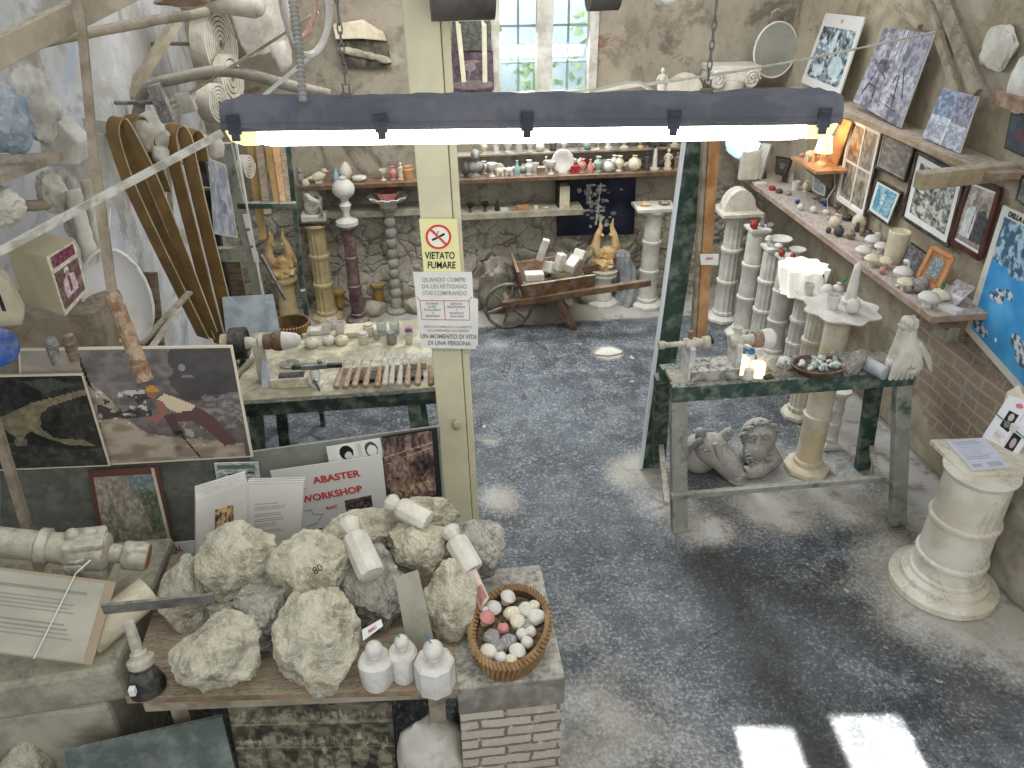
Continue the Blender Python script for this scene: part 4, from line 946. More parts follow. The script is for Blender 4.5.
b = MB(); b.lathe([(0, lx(264)), (.036, lx(264)), (.04, lx(267)), (.038, lx(272)), (.046, lx(274)), (.05, lx(278)), (.05, lx(283)), (0, lx(283))], (0, yy, zl), 24, RX_); b.build('wooden_chuck', wood_red, t, smooth=40)
b = MB(); b.lathe([(0, lx(283)), (.048, lx(283)), (.036, lx(297)), (.02, lx(301)), (0, lx(302))], (0, yy, zl), 24, RX_); b.build('stone_blank', white_al, t, smooth=40)
b = MB(); b.prism([(lx(257), 0), (lx(270), 0), (lx(267), .12), (lx(263), .16), (lx(260), .1)], .012, Matrix.Translation((0, -.07, 0))); b.build('side_plate', M('pale_blue_plate', '#b9c0cc', '#d0d3d6', bump=.1), t)
o0 = at_z(290, 388, ZW)
b = MB(); b.box((0, .11, .025), (.19, .22, .05), m=m_dusttop); b.lathe([(0, .05), (.05, .05), (.052, .056), (0, .056)], (-.01, .16, 0), 24, m=iron_m)
b.box((.01, .045, .0502), (.13, .06, .002), m=black_m); b.build('grinding_box', m_dusttop, bevel=.003, loc=o0, label='dust covered low box with oval grinding plate on the workbench', cat='box')
o0 = at_z(316, 390, ZW); o0.y += .05
t = thing('tool_rest', 'white pillar clamp with a silver and black bar on the workbench', 'clamp', o0)
b = MB(); b.lathe([(0, 0), (.034, 0), (.034, .018), (.024, .022), (.024, .085), (.02, .095), (0, .095)], seg=20); b.build('pillar', white_pl, t, smooth=30)
b = MB(); b.beam((-.11, 0, .112), (.14, .0, .108), .02, .02); b.build('bar', black_m, t)
b = MB(); b.box((.0, 0, .112), (.13, .032, .028)); b.cyl((.03, 0, .13), (.03, 0, .145), .012); b.build('sleeve', steel_m, t, bevel=.003)
b = MB(); b.lathe([(0, 0), (.014, 0), (.014, .014), (0, .014)], (0, -.035, .045), 14, Euler((PI/2, 0, 0)).to_matrix().to_4x4(), m=steel_m); b.cyl((0, -.04, .045), (.02, -.06, -.0), .006, m=black_m); b.build('clamp_lever', None, t)
# chisels fanned on a black tray
o0 = at_z(385, 384, ZW)
b = MB(); b.box((0, .03, .012), (.40, .06, .02)); b.build('chisel_tray', black_m, loc=(o0.x, o0.y+.02, ZW), label='long black tray under the row of chisels', cat='tray')
b = MB(); b.box((0, 0, .018), (.44, .03, .03)); b.build('rest_rail', m_dusttop, loc=(o0.x, o0.y+.15, ZW), label='dusty rail that the chisel blades rest on', cat='rail')
m_hand = [M('pinkish_handle', '#a98c76', '#8b6f5b', scale=12, dust=.4, dustcol='#c8bda9'), M('pale_handle', '#bdb4a2', '#98907f', scale=12, dust=.4), M('brown_handle', '#8d6645', '#a57d58', scale=12, dust=.3)]
CH = [(336, 388, 0, .18), (345, 388, 0, .2), (354, 387, 0, .2), (365, 387, 0, .16), (377, 387, 2, .12), (384.5, 386, 1, .1), (391, 385, 1, .09), (399, 386, 1, .1), (407, 386, 0, .1), (417.5, 385, 0, .1), (431, 385, 2, .02)]
OR = ['leftmost', 'second', 'third', 'fourth', 'fifth', 'sixth', 'seventh', 'eighth', 'ninth', 'tenth', 'eleventh', 'twelfth', 'thirteenth', 'fourteenth', 'fifteenth', 'sixteenth', 'seventeenth', 'eighteenth', 'nineteenth', 'twentieth', 'twenty-first', 'twenty-second', 'twenty-third']
def ordn(i): return ['first']+OR[1:] if False else (['first']+OR[1:])[i]
for i, (x, y, k, lean) in enumerate(CH):
    p = at_z(x, y, ZW+.045); t = thing('wood_chisel', f'{["pinkish", "pale grey", "brown"][k]} handled chisel, {ordn(i)} from the left in the row on the workbench', 'chisel', p, group='chisels lined up on the workbench', rot=(math.radians(-78), 0, -lean*.9)); t.scale = (1.3,)*3
    b = MB(); b.lathe([(0, 0), (.009, 0), (.0125, .004), (.012, .05), (.0095, .085), (.0085, .115), (.006, .118), (0, .118)], seg=12); b.build('handle', m_hand[k], t, smooth=40)
    b = MB(); b.tube([(0, 0, .116), (0, 0, .16)], .0032, 6); b.box((0, 0, .178), (.012, .0035, .04)); b.build('blade', steel_m, t)
# cups, boxes, jars on the bench back
def cup_m(r, h, mt, name='cup'):
    t = thing(name, '', name)
    return t
def simple(kind, p, mt, label, cat, s=1., group=None, rz=0.):
    b = MB(); P_ = {
     'cup': [(0, 0), (.8, 0), (1, 2.2), (.88, 2.2), (.7, .3), (0, .25)],
     'lidbox': [(0, 0), (1.2, 0), (1.35, .35), (1.3, .8), (1.35, .85), (1.25, 1.15), (.8, 1.45), (.25, 1.55), (.25, 1.75), (0, 1.8)],
     'jar': [(0, 0), (1, 0), (1.02, .1), (1.02, 1.9), (.8, 2.1), (.85, 2.15), (.85, 2.5), (0, 2.5)],
     'glass': [(0, 0), (.95, 0), (1.05, 2.3), (.95, 2.3), (.85, .2), (0, .2)],
     'vase': [(0, 0), (.6, 0), (.65, .15), (.35, .35), (.5, .8), (.95, 1.6), (.9, 2.1), (.45, 2.6), (.4, 2.8), (.62, 3.1), (.5, 3.1), (.3, 2.8), (0, 2.7)],
     'goblet': [(0, 0), (.65, 0), (.6, .15), (.2, .4), (.2, 1.0), (.55, 1.3), (.95, 1.9), (1., 2.5), (.9, 2.5), (.8, 1.9), (0, 1.4)],
     'ballvase': [(0, 0), (.5, 0), (.9, .4), (1.1, 1.), (.9, 1.6), (.5, 1.9), (.3, 2.1), (.45, 2.3), (.3, 2.3), (0, 2.1)],
     'bottle': [(0, 0), (.7, 0), (.75, .2), (.7, 1.8), (.3, 2.4), (.25, 3.2), (.35, 3.3), (0, 3.3)],
     'obelisk': [(0, 0), (.9, 0), (.9, .4), (.55, .45), (.3, 3.8), (0, 4.2)],
     'urn': [(0, 0), (.7, 0), (.7, .2), (.25, .5), (.3, .9), (1, 1.6), (1.1, 2.2), (.8, 2.6), (.9, 2.8), (.4, 3.1), (.15, 3.4), (0, 3.6)],
     'mush': [(0, 0), (.5, 0), (.45, .7), (.35, .9), (1.1, .95), (1.15, 1.2), (.85, 1.6), (.4, 1.8), (0, 1.85)],
     'bowl': [(0, 0), (.8, 0), (.8, .1), (.6, .25), (1.5, .8), (1.9, 1.3), (1.8, 1.35), (1.3, .9), (0, .5)],
     'drop': [(0, 0), (.5, 0), (.5, .15), (.25, .3), (.7, .8), (.9, 1.4), (.75, 2.0), (.35, 2.6), (0, 2.9)],
     'candle': [(0, 0), (1, 0), (1, 3.6), (.9, 3.65), (0, 3.6)],
     'egg': [(0, 0), (.5, .12), (.85, .5), (.95, 1.0), (.8, 1.5), (.5, 1.85), (0, 2.0)],
     'lidded': [(0, 0), (.5, 0), (.4, .2), (.5, .45), (1, .9), (1.0, 1.15), (1.2, 1.2), (1.1, 1.35), (.5, 1.6), (.2, 1.7), (.25, 1.9), (0, 1.95)],
    }
    if kind in P_: b.lathe([(r*s, z*s) for r, z in P_[kind]], seg=14 if s < .05 else 22)
    elif kind == 'disc': b.lathe([(0, -.12*s), (1.5*s, -.12*s), (1.6*s, 0), (1.5*s, .1*s), (1.0*s, .14*s), (.9*s, .08*s), (0, .12*s)], (0, 0, 1.75*s), 24, Euler((PI/2-.15, 0, 0)).to_matrix().to_4x4()); b.box((0, 0, .2*s), (1.2*s, .8*s, .4*s))
    elif kind == 'cube': b.box((0, 0, .8*s), (1.6*s, 1.4*s, 1.6*s))
    elif kind == 'block': b.box((0, 0, .35*s), (2.2*s, 1.4*s, .7*s))
    elif kind == 'bird':
        b.ball((0, 0, .9*s), (1.1*s, .55*s, .65*s), rot=(0, -.35, 0)); b.ball((.9*s, 0, 1.65*s), .38*s); b.cyl((1.15*s, 0, 1.65*s), (1.6*s, 0, 1.55*s), .15*s, .02*s, 8); b.cyl((-.7*s, 0, .75*s), (-1.7*s, 0, .6*s), .35*s, .12*s, 8); b.tube([(.5*s, 0, 1.1*s), (.85*s, 0, 1.6*s)], .3*s, 8); b.box((0, 0, .15*s), (1.0*s, .7*s, .3*s))
    elif kind == 'bust':
        b.lathe([(0, 0), (.7*s, 0), (.6*s, .3*s), (.3*s, .5*s), (.35*s, .7*s)], seg=14); b.ball((0, 0, 1.3*s), (1.15*s, .6*s, .7*s)); b.cyl((0, 0, 1.6*s), (0, -.05*s, 2.3*s), .32*s); b.ball((0, -.08*s, 2.7*s), (.5*s, .58*s, .68*s)); b.ball((0, -.65*s, 2.6*s), (.12*s, .16*s, .2*s)); b.ball((0, .15*s, 2.85*s), (.58*s, .58*s, .6*s))
    elif kind == 'figure':
        b.lathe([(0, 0), (.8*s, 0), (.8*s, .25*s), (.55*s, .3*s), (.7*s, 1.2*s), (.4*s, 2.1*s), (.55*s, 2.6*s), (.5*s, 2.95*s), (.18*s, 3.1*s), (.16*s, 3.3*s)], seg=14); b.ball((0, 0, 3.6*s), (.32*s, .36*s, .42*s)); b.tube([(.5*s, 0, 2.9*s), (.75*s, -.3*s, 2.3*s), (.3*s, -.6*s, 2.1*s)], .14*s, 6); b.tube([(-.5*s, 0, 2.9*s), (-.8*s, 0, 2.2*s), (-.5*s, -.1*s, 1.6*s)], .14*s, 6)
    elif kind == 'elephant':
        b.ball((0, 0, 1.3*s), (1.0*s, .65*s, .75*s)); b.ball((1.05*s, 0, 1.7*s), (.5*s, .45*s, .5*s)); b.tube([(1.4*s, 0, 1.6*s), (1.7*s, 0, 1.1*s), (1.75*s, 0, .5*s)], [.2*s, .16*s, .1*s], 8)
        for x in (-.6, .6):
            for y in (-.3, .3): b.cyl((x*s, y*s, 0), (x*s, y*s, 1.0*s), .26*s, seg=8)
    elif kind == 'shards':
        r = random.Random(int(p.x*100))
        for k in range(5): b.rock((r.uniform(-1, 1)*s, r.uniform(-.5, .5)*s, .4*s), (.6*s, .4*s, .4*s), k, sub=2)
    elif kind == 'cat':
        b.ball((0, 0, .9*s), (.6*s, .5*s, .95*s)); b.ball((0, -.1*s, 2.0*s), (.45*s, .42*s, .42*s)); b.cyl((-.25*s, -.1*s, 2.3*s), (-.32*s, -.1*s, 2.7*s), .16*s, .02*s, 6); b.cyl((.25*s, -.1*s, 2.3*s), (.32*s, -.1*s, 2.7*s), .16*s, .02*s, 6); b.tube([(0, .4*s, .3*s), (.6*s, .3*s, .25*s), (.8*s, -.2*s, .2*s)], .13*s, 6)
    elif kind == 'coin': b.rock((0, 0, .35*s), (1*s, .8*s, .4*s), int(p.x*77) % 50, sub=2)
    nm = {'cup': 'cup', 'lidbox': 'lidded_box', 'jar': 'jar', 'glass': 'drinking_glass', 'vase': 'vase', 'goblet': 'goblet', 'ballvase': 'round_vase', 'bottle': 'bottle', 'obelisk': 'obelisk', 'urn': 'urn', 'mush': 'stone_mushroom',
          'bowl': 'footed_bowl', 'drop': 'finial', 'candle': 'candle', 'egg': 'stone_egg', 'lidded': 'lidded_bowl', 'disc': 'plate_on_stand', 'cube': 'small_box', 'block': 'stone_block', 'bird': 'bird_figurine', 'bust': 'bust', 'figure': 'figurine', 'elephant': 'elephant_figurine',
          'shards': 'stone_chips', 'cat': 'cat_figurine', 'coin': 'flat_stone'}[kind]
    return b.build(nm, mt, smooth=kind not in ('cube', 'block'), loc=p, rot=(0, 0, rz), label=label, cat=cat or nm.replace('_', ' '), group=group)
GB = 'cups, boxes and jars at the back of the workbench'
for (x, y, k, s_, mt, lab) in [
    (327, 333, 'cup', .021, white_al, 'short white cup, leftmost of the three at the back of the workbench'), (333, 328, 'cup', .022, white_al, 'white cup in the middle of the three at the back of the workbench'), (340.5, 334, 'cup', .027, white_al, 'tallest white cup at the back of the workbench'),
    (312, 346, 'lidbox', .024, dusty_al, 'round lidded box left of the others on the workbench'), (329, 343, 'lidbox', .022, dusty_al, 'round lidded box in front of the white cups'), (342, 343, 'lidbox', .023, cream_al, 'flat lidded box right of the middle on the workbench'),
    (318, 333, 'block', .03, white_al, 'white stone block behind the lidded boxes'), (369, 335, 'jar', .024, cream_al, 'tall cream jar at the left of the jar group'), (364, 343, 'jar', .022, dusty_al, 'dusty jar in front of the tall cream one'),
    (382, 333, 'glass', .024, glassy, 'clear glass at the back of the jar group'), (395, 333, 'glass', .023, glassy, 'clear glass with a rim, right back of the jar group'), (377, 339, 'glass', .017, glassy, 'smallest clear glass in front'),
    (392, 343, 'jar', .023, grey_al, 'grey speckled jar at the front of the jar group'), (409, 334, 'cube', .022, M('violet_box', '#7d5468', '#b99aa8', scale=20, bump=0), 'violet printed box beside the sign on the post'), (409, 343, 'cup', .02, dusty_al, 'little beige cup under the violet box'),
    (352, 335, 'block', .032, cream_al, 'cream block between the white cups and the jars'), (300, 338, 'shards', .025, cream_al, 'crumbled stone pieces beside the white lathe cone')]:
    simple(k, at_z(x, y, ZW), mt, lab, None, s_*1.22, GB)
# small basket on bench and metal sheet
o0 = at_z(293, 333, ZW); t = thing('wicker_basket', 'small round brown basket at the back of the workbench', 'basket', o0)
b = MB(); b.lathe([(0, .004), (.07, .004), (.10, .07), (.092, .07), (.065, .012), (0, .012)], seg=30); b.build('basket_bowl', wicker_in, t)
b = MB()
for i in range(34):
    a = 2*PI*i/34; b.tube([(.072*math.cos(a), .072*math.sin(a), .004), (.09*math.cos(a+.1), .09*math.sin(a+.1), .04), (.103*math.cos(a+.15), .103*math.sin(a+.15), .075)], .0065, 5)
b.build('woven_side', wicker, t, smooth=True)
s = Panel([(222, 297), (273, 294), (280, 331), (226, 335)], (0, 4.2, ZW), (.2, -1, .5), 'metal_sheet', 'bluish grey metal sheet leaning behind the bench lathe', 'sheet', .004, M('blue_grey_sheet', '#9ea6ab', '#7f888c', scale=8, metal=.3, rough=.5, bump=.1))

# ================================================================== LEFT WALL CLUTTER
# belts hanging in loops over a plaster bracket
def ribbon(pts2, Y0, wdt, th, name, label, slope=0., group=None):
    pts = [at_y(x, y, Y0) for x, y in pts2]; pts = [Vector(p) for p in pts]
    # smooth
    for _ in range(2):
        q = [pts[0]]
        for a, c2 in zip(pts, pts[1:]): q += [a.lerp(c2, .25), a.lerp(c2, .75)]
        pts = q+[pts[-1]]
    t = thing(name, label, 'belt', pts[-1], group=group); o = pts[-1].copy(); W_ = Vector((wdt*.85, -wdt*.6, 0))
    bm = bmesh.new(); rr = []
    for i, p in enumerate(pts):
        a = pts[max(0, i-1)]; c2 = pts[min(len(pts)-1, i+1)]; d = (c2-a).normalized(); n = d.cross(W_).normalized()*th
        rr.append([bm.verts.new(p-o+v) for v in (Vector(), W_, W_+n, n)])
    for A_, B_ in zip(rr, rr[1:]):
        for k in range(4): bm.faces.new((A_[k], A_[(k+1) % 4], B_[(k+1) % 4], B_[k])).material_index = k % 2
    bm.faces.new(rr[0]); bm.faces.new(rr[-1])
    b = MB(); b.bm.free(); b.bm = bm; b.mats = [strap_m, strap_edge]; b.build('band', strap_m, t, smooth=30)
    return t
ribbon([(197, 336), (127, 196), (110, 150), (104, 125), (112, 113), (121, 125), (150, 182), (206, 328)], 4.05, .085, .007, 'drive_belt', 'brown leather belt loop hanging furthest left', group='drive belts hanging by the left wall')
ribbon([(203, 336), (140, 196), (123, 150), (117, 126), (127, 112), (138, 118), (150, 160), (160, 190)], 4.15, .085, .007, 'drive_belt', 'brown belt loop hanging just right of the leftmost one', group='drive belts hanging by the left wall')
ribbon([(214, 343), (176, 196), (164, 150), (162, 128), (171, 121), (180, 135), (186, 170), (225, 326)], 4.2, .09, .007, 'drive_belt', 'ochre belt loop hanging in the middle of the belts', group='drive belts hanging by the left wall')
ribbon([(225, 335), (192, 200), (180, 150), (178, 132), (186, 126), (193, 134), (197, 160)], 4.3, .085, .007, 'drive_belt', 'ochre belt with short end, rightmost of the hanging belts', group='drive belts hanging by the left wall')
b = MB(); p = at_y(150, 132, 4.15); b.rock((0, 0, 0), (.10, .07, .11), 5, rough=.1); b.rock((.03, -.03, -.1), (.05, .05, .06), 8, sub=3); b.beam((0, 0, 0), (XL-p.x+.0, .15, .02), .05, .06)
b.build('plaster_bracket', dusty_al, smooth=True, loc=p, label='lumpy plaster bracket the brown belts hang from', cat='bracket')
b = MB(); p = at_y(200, 142, 4.35); b.rock((0, 0, 0), (.07, .06, .045), 15); b.rock((.07, 0, -.03), (.05, .05, .07), 18, sub=3); b.beam((0, .03, 0), (XL-p.x, .2, .02), .04, .04); b.build('plaster_bracket', dusty_al, smooth=True, loc=p, label='second plaster bracket under the left lamp end', cat='bracket')
# rolled canvas belts
def coil(px, py, Y, R, wdt, az, label, turns=6):
    p = at_y(px, py, Y); t = thing('rolled_belt', label, 'belt roll', p, az, group='rolled belts hanging high by the left wall')
    b = MB(); nS = turns*22; prev = None; th = R/turns*.62
    for i in range(nS+1):
        a = 2*PI*i/22; r = R*(.16+.84*i/nS); q = []
        for rr in (r-th, r):
            for y in (-wdt/2, wdt/2): q.append(b.bm.verts.new((rr*math.cos(a), y, rr*math.sin(a))))
        if prev:
            for (k, l) in ((0, 1), (1, 3), (3, 2), (2, 0)): b.bm.faces.new((prev[k], prev[l], q[l], q[k]))
        else: b.bm.faces.new((q[0], q[1], q[3], q[2]))
        prev = q
    b.bm.faces.new((prev[0], prev[2], prev[3], prev[1])); b.build('coil', belt_grey, t, smooth=30)
    b = MB(); b.box((0, wdt*.35, 0), (R*.5, .02, R*.3)); b.cyl((0, wdt*.3, 0), (0, (p.x-XL)/math.sin(az)+.03, 0), .012); b.build('peg', wood_grey, t)
coil(214, 44, 5.6, .235, .10, math.radians(76), 'biggest rolled canvas belt, hanging highest on the left', 7)
coil(213, 102, 5.2, .125, .09, math.radians(70), 'small rolled canvas belt below the biggest roll', 5)
coil(228, 78, 5.5, .17, .06, math.radians(76), 'rolled belt partly behind the biggest roll', 4)
coil(246, 166, 5.4, .085, .05, math.radians(72), 'small dusty belt roll hanging just under the lamp at left', 4)
b = MB()
def loop(px, py, Y, rx, rz, wdt, mt, name, label):
    c0 = at_y(px, py, Y); b = MB(); prev = None; n_ = 36; fr = None
    for i in range(n_):
        a = 2*PI*i/n_; q = [b.bm.verts.new((rx*k*math.cos(a), y, rz*k*math.sin(a)-.04*(0))) for k in (1, .93) for y in (-wdt/2, wdt/2)]
        if prev:
            for (k, l) in ((0, 1), (1, 3), (3, 2), (2, 0)): b.bm.faces.new((prev[k], prev[l], q[l], q[k]))
        else: fr = q
        prev = q
    for (k, l) in ((0, 1), (1, 3), (3, 2), (2, 0)): b.bm.faces.new((prev[k], prev[l], fr[l], fr[k]))
    return b.build(name, mt, smooth=30, loc=c0, rot=(0, .12, .35), label=label, cat='belt')
loop(307, 8, 4.6, .12, .23, .09, M('white_belt', '#d6d4cf', '#bcb8ae', bump=.1), 'white_belt', 'white belt loop hanging at the top edge above the lamp')
loop(298, -10, 4.75, .10, .24, .07, M('reddish_belt', '#9f7462', '#b9a99a', scale=9), 'red_belt', 'reddish worn belt loop behind the white one at the top')
b = MB(); b.beam(at_y(185, 96, 4.9), at_y(318, 12, 4.9), .05, .016); o = b.build('crossing_lath', wood_grey, label='grey slat crossing behind the ribbed conduit', cat='lath', base=at_y(260, 70, 4.9))
b = MB(); b.beam(at_y(262, 97, 4.6), at_y(322, 47, 4.6), .012, .02); b.build('white_strip', white_pl, label='thin white strip slanting above the left part of the lamp', cat='strip', base=at_y(290, 70, 4.6))
b = MB(); c0 = at_y(262, 25, 6.2); b.rock((0, 0, .05), (.2, .09, .34), 31, rot=(0, .3, 0)); b.rock((.1, 0, -.17), (.1, .07, .15), 32, sub=3); b.build('hanging_cast', plaster_cast, smooth=True, loc=c0, label='large grey stone cast hanging on the back wall at top left', cat='cast')
b = MB(); c0 = at_y(222, -2, 5.5); b.cyl((-.25, 0, .05), (.2, 0, .0), .1, .12, 20); b.ball((.2, 0, 0), (.06, .11, .11)); b.build('pale_roll', dusty_al, smooth=True, loc=c0, label='dusty pale roll at the top edge above the belt roll', cat='roll')
b = MB(); c0 = at_y(190, -8, 5.4); b.rock((0, 0, 0), (.24, .1, .09), 41, rough=.12); b.build('root_bundle', rust_m, smooth=True, loc=c0, label='brown frayed bundle at the top edge left of the pale roll', cat='bundle')
# beams and braces
def stick(name, label, a, c2, Ya, Yb, w, h, mt, cat='beam', tube=False):
    p = at_y(*a, Ya); q = at_y(*c2, Yb); b = MB()
    if tube:
        n_ = 10; b.tube([p.lerp(q, i/n_)+Vector((.006*mn.noise(Vector((i, p.x, 0))), 0, .008*mn.noise(Vector((i*.7, 3, p.z))))) for i in range(n_+1)], [w*(1+.12*mn.noise(Vector((i*1.3, 1, w*99)))) for i in range(n_+1)], 10)
    else: b.beam(p, q, w, h)
    return b.build(name, mt, smooth=tube, bevel=0 if tube else .003, label=label, cat=cat, base=p)
m_bp = M('pale_old_beam', '#a89c84', '#8b7e68', scale=4, bump=.35, rough=.9, dust=.4)
stick('wooden_beam', 'thick pale wooden beam crossing the top left corner', (-30, 66), (140, -18), 2.6, 3.0, .06, .075, m_bp)
stick('rough_pole', 'gnarled horizontal pole under the top left beam', (12, 47), (207, 11), 3.75, 4.6, .024, .024, m_bp, 'pole', True)
stick('wooden_brace', 'V shaped brace board, right leg, on the pale left wall', (128, 97), (176, 22), 5.1, 5.3, .11, .04, m_bp, 'brace')
stick('wooden_brace', 'brace board rising left from the foot of the other brace', (118, 92), (100, 60), 5.1, 5.2, .09, .04, wood_grey, 'brace')
pts = [(137, 118), (141, 98), (150, 84), (170, 80), (215, 70), (245, 73), (290, 86), (330, 95)]
b = MB(); pp_ = [at_y(x, y, 4.9) for x, y in pts]
for _ in range(2):
    q = [pp_[0]]
    for a, c2 in zip(pp_, pp_[1:]): q += [a.lerp(c2, .25), a.lerp(c2, .75)]
    pp_ = q+[pp_[-1]]
b.tube(pp_, .032, 10); b.build('curved_pipe', M('grey_plaster_pipe', '#938c7d', '#7a7366', rough=.9, bump=.3, dust=.3), smooth=True, label='curved grey pipe bending from the wall towards the lamp', cat='pipe', base=pp_[0])
# long auger
pa, pb, pc = at_y(74, -15, 2.75), at_y(112, 292, 2.62), at_y(145, 380, 2.56)
t = thing('long_auger', 'long iron rod with thick rusty wooden grip hanging before the quarry photo', 'tool', pb)
b = MB(); b.beam(pa-pb, at_y(82, 30, 2.73)-pb, .028, .012); b.beam(at_y(82, 28, 2.73)-pb, at_y(94, 160, 2.68)-pb, .026, .014); b.beam(at_y(94, 158, 2.68)-pb, Vector(), .03, .018); b.build('rod', wood_grey, t)
b = MB(); d = pc-pb; n_ = 16; b.tube([d*(i/n_) for i in range(n_+1)], [.022+.004*(i % 2 if i < 4 else .4)+.006*i/n_ for i in range(n_+1)], 12); b.build('grip', M('rusty_bark_grip', '#7d5e44', '#b09a80', scale=22, bump=.8, bscale=70), t, smooth=40)
# shelf with casts on the far left
p0, p1 = at_x(-20, 182, -1.38), at_x(62, 152, -1.38)
b = MB(); b.slabq([p0, p1, Vector((XL-.3, p1.y, p1.z)), Vector((XL-.5, p0.y, p0.z))], (0, 0, 1), .03); b.build('wall_shelf', wood_grey, label='dusty narrow shelf on the left wall under the grey casts', cat='shelf', base=p0)
zs = p0.z; m_blue = M('blue_grey_cloth', '#74879a', '#96a0a8', scale=5, rough=.8, bump=.2, dust=.5)
def cast(name, label, x0, y0, x1, y1, X, mt, seed, kind='rock'):
    c0 = at_x((x0+x1)/2, (y0+y1)/2, X); px = F/((c0-CAM).dot(_D)); w, h = (x1-x0)/2/px, (y1-y0)/2/px; b = MB()
    b.rock((0, 0, 0), (min(w, .2), min(w, .13) if w < .2 else .13, h), seed, rough=.16, planes=8, lo=.85)
    return b.build(name, mt, smooth=True, loc=c0, label=label, cat='cast')
cast('grey_cast', 'grey draped plaster cast rising on the left wall shelf', 14, 68, 56, 142, -1.45, plaster_cast, 51)
cast('blue_bundle', 'blue and beige bundle at the left edge on the wall shelf', -22, 88, 30, 150, -1.42, m_blue, 52)
b = MB(); c0 = at_x(62, 140, -1.45); b.prism([(-.08, -.09), (.07, -.09), (.09, .0), (.03, .09), (-.05, .07)], .14); b.build('stone_wedge', plaster_cast, bevel=.01, loc=c0, label='angular grey block at the right end of the wall shelf', cat='stone')
cast('round_cast', 'round rolled plaster ornament at the left edge under the shelf', -14, 188, 22, 226, -1.42, dusty_al, 54)
b = MB(); c0 = at_x(14, 205, -1.5)
cast('leaf_cast', 'twisted plaster scroll hanging below the wall shelf', 38, 172, 66, 214, -1.48, dusty_al, 55)
cast('grey_tube_cast', 'smooth grey cylinder leaning under the wall shelf', 62, 172, 92, 250, -1.5, plaster_cast, 56)
stick('grey_pole', 'horizontal grey pole end sticking out under the shelf', (22, 206), (84, 202), 3.3, 3.5, .022, .022, wood_grey, 'pole', True)
stick('grey_pipe', 'grey pipe standing behind the picture box', (72, 190), (92, 262), 3.35, 3.3, .032, .03, plaster_cast, 'pipe', True)
stick('grey_pipe', 'thinner grey pipe standing right of the other', (86, 180), (102, 262), 3.45, 3.4, .026, .03, belt_grey, 'pipe', True)
stick('wooden_offcut', 'orange brown stick behind the dispenser box', (16, 243), (30, 270), 3.35, 3.35, .03, .03, wood_red, 'stick')
stick('dark_plank', 'dark plank standing right of the white hood', (141, 272), (153, 372), 3.9, 3.75, .07, .02, wood_red, 'plank')
stick('dark_plank', 'second dark plank right beside the first', (152, 272), (162, 368), 3.95, 3.8, .05, .02, wood_old, 'plank')
stick('grey_lath', 'grey lath lying diagonal towards the hood', (140, 345), (190, 292), 3.5, 3.9, .035, .015, wood_grey, 'lath')
stick('grey_lath', 'shorter grey lath lying diagonal below the longer', (150, 350), (178, 310), 3.4, 3.7, .03, .015, belt_grey, 'lath')
# tools hanging on the blue-white wall
for i, (x, y0, y1, mt, lb) in enumerate([(112, 188, 232, iron_m, 'dark chisel hanging on the pale left wall, left one'), (121, 190, 238, black_m, 'dark chisel hanging on the pale left wall, right one'), (104, 180, 225, rust_m, 'rusty pincers hanging beside the two dark chisels')]):
    p = at_y(x, y0, 4.6); q = at_y(x+2, y1, 4.6); b = MB(); b.tube([p, p.lerp(q, .5), q], [.012, .018, .008], 8); b.beam(p, (XL, p.y, p.z), .008, .008); b.build('hanging_chisel', mt, label=lb, cat='chisel', base=p)
# picture box
t = thing('picture_box', 'cream carton box with photo of a man in a white jacket on its front', 'box', at_z(60, 335, 1.2)); o0 = at_y(62, 312, 3.0); t.location = o0
def PX(x, y, Y): return at_y(x, y, Y)-o0
f = [PX(46, 257, 2.98), PX(75, 240, 3.08), PX(87, 291, 3.08), PX(65, 316, 2.98)]
nf_ = (f[1]-f[0]).cross(f[3]-f[0]).normalized(); 
if nf_.dot(CAM-o0) < 0: nf_ = -nf_
back = Vector((-.20, .14, .0))
b = MB(); A_ = [b.bm.verts.new(v) for v in f]; B_ = [b.bm.verts.new(v+back) for v in f]
for k in range(4): b.bm.faces.new((A_[k], A_[(k+1) % 4], B_[(k+1) % 4], B_[k]))
b.bm.faces.new(A_); b.bm.faces.new(B_); b.build('carton', M('cream_carton', '#c3b99b', '#b3a98b', bump=.1, scale=3), t, bevel=.003)
pl = Panel([(46, 257), (75, 240), (87, 291), (65, 316)], o0+f[0], nf_, '', '', '', 0, parent=t)
cv = Canvas(50, 80, '#cfc6ac'); cv.rect(.1, .78, .9, .96, '#6e2f45'); cv.rect(.06, .08, .94, .7, '#5f4745'); cv.ell(.48, .62, .09, .06, '#e4dfd8'); cv.ell(.48, .57, .07, .05, '#a1796a'); cv.poly([(.25, .2), (.75, .2), (.7, .5), (.55, .55), (.42, .55), (.28, .48)], '#cdb9bb'); cv.poly([(.44, .25), (.54, .25), (.55, .53), (.43, .53)], '#7e3a48'); cv.ell(.85, .3, .1, .1, '#8c6a58'); cv.noise(22, 4, '#3a2b2c', '#e2d7cf', .2)
me = cv.mesh(lambda u, v: pl.pt(u, v, .002)+pl.o-o0, 'print'); o = bpy.data.objects.new('print', me); COL.objects.link(o); o.parent = t
# support under the picture box
b = MB(); zq = at_y(62, 316, 3.0).z-.02; b.box((-1.55, 3.3, zq/2-.02), (.42, .3, zq-.04)); b.build('side_cabinet', wood_grey, bevel=.005, label='dusty wooden cabinet under the cream picture box', cat='cabinet', base=(-1.55, 3.3, 0))
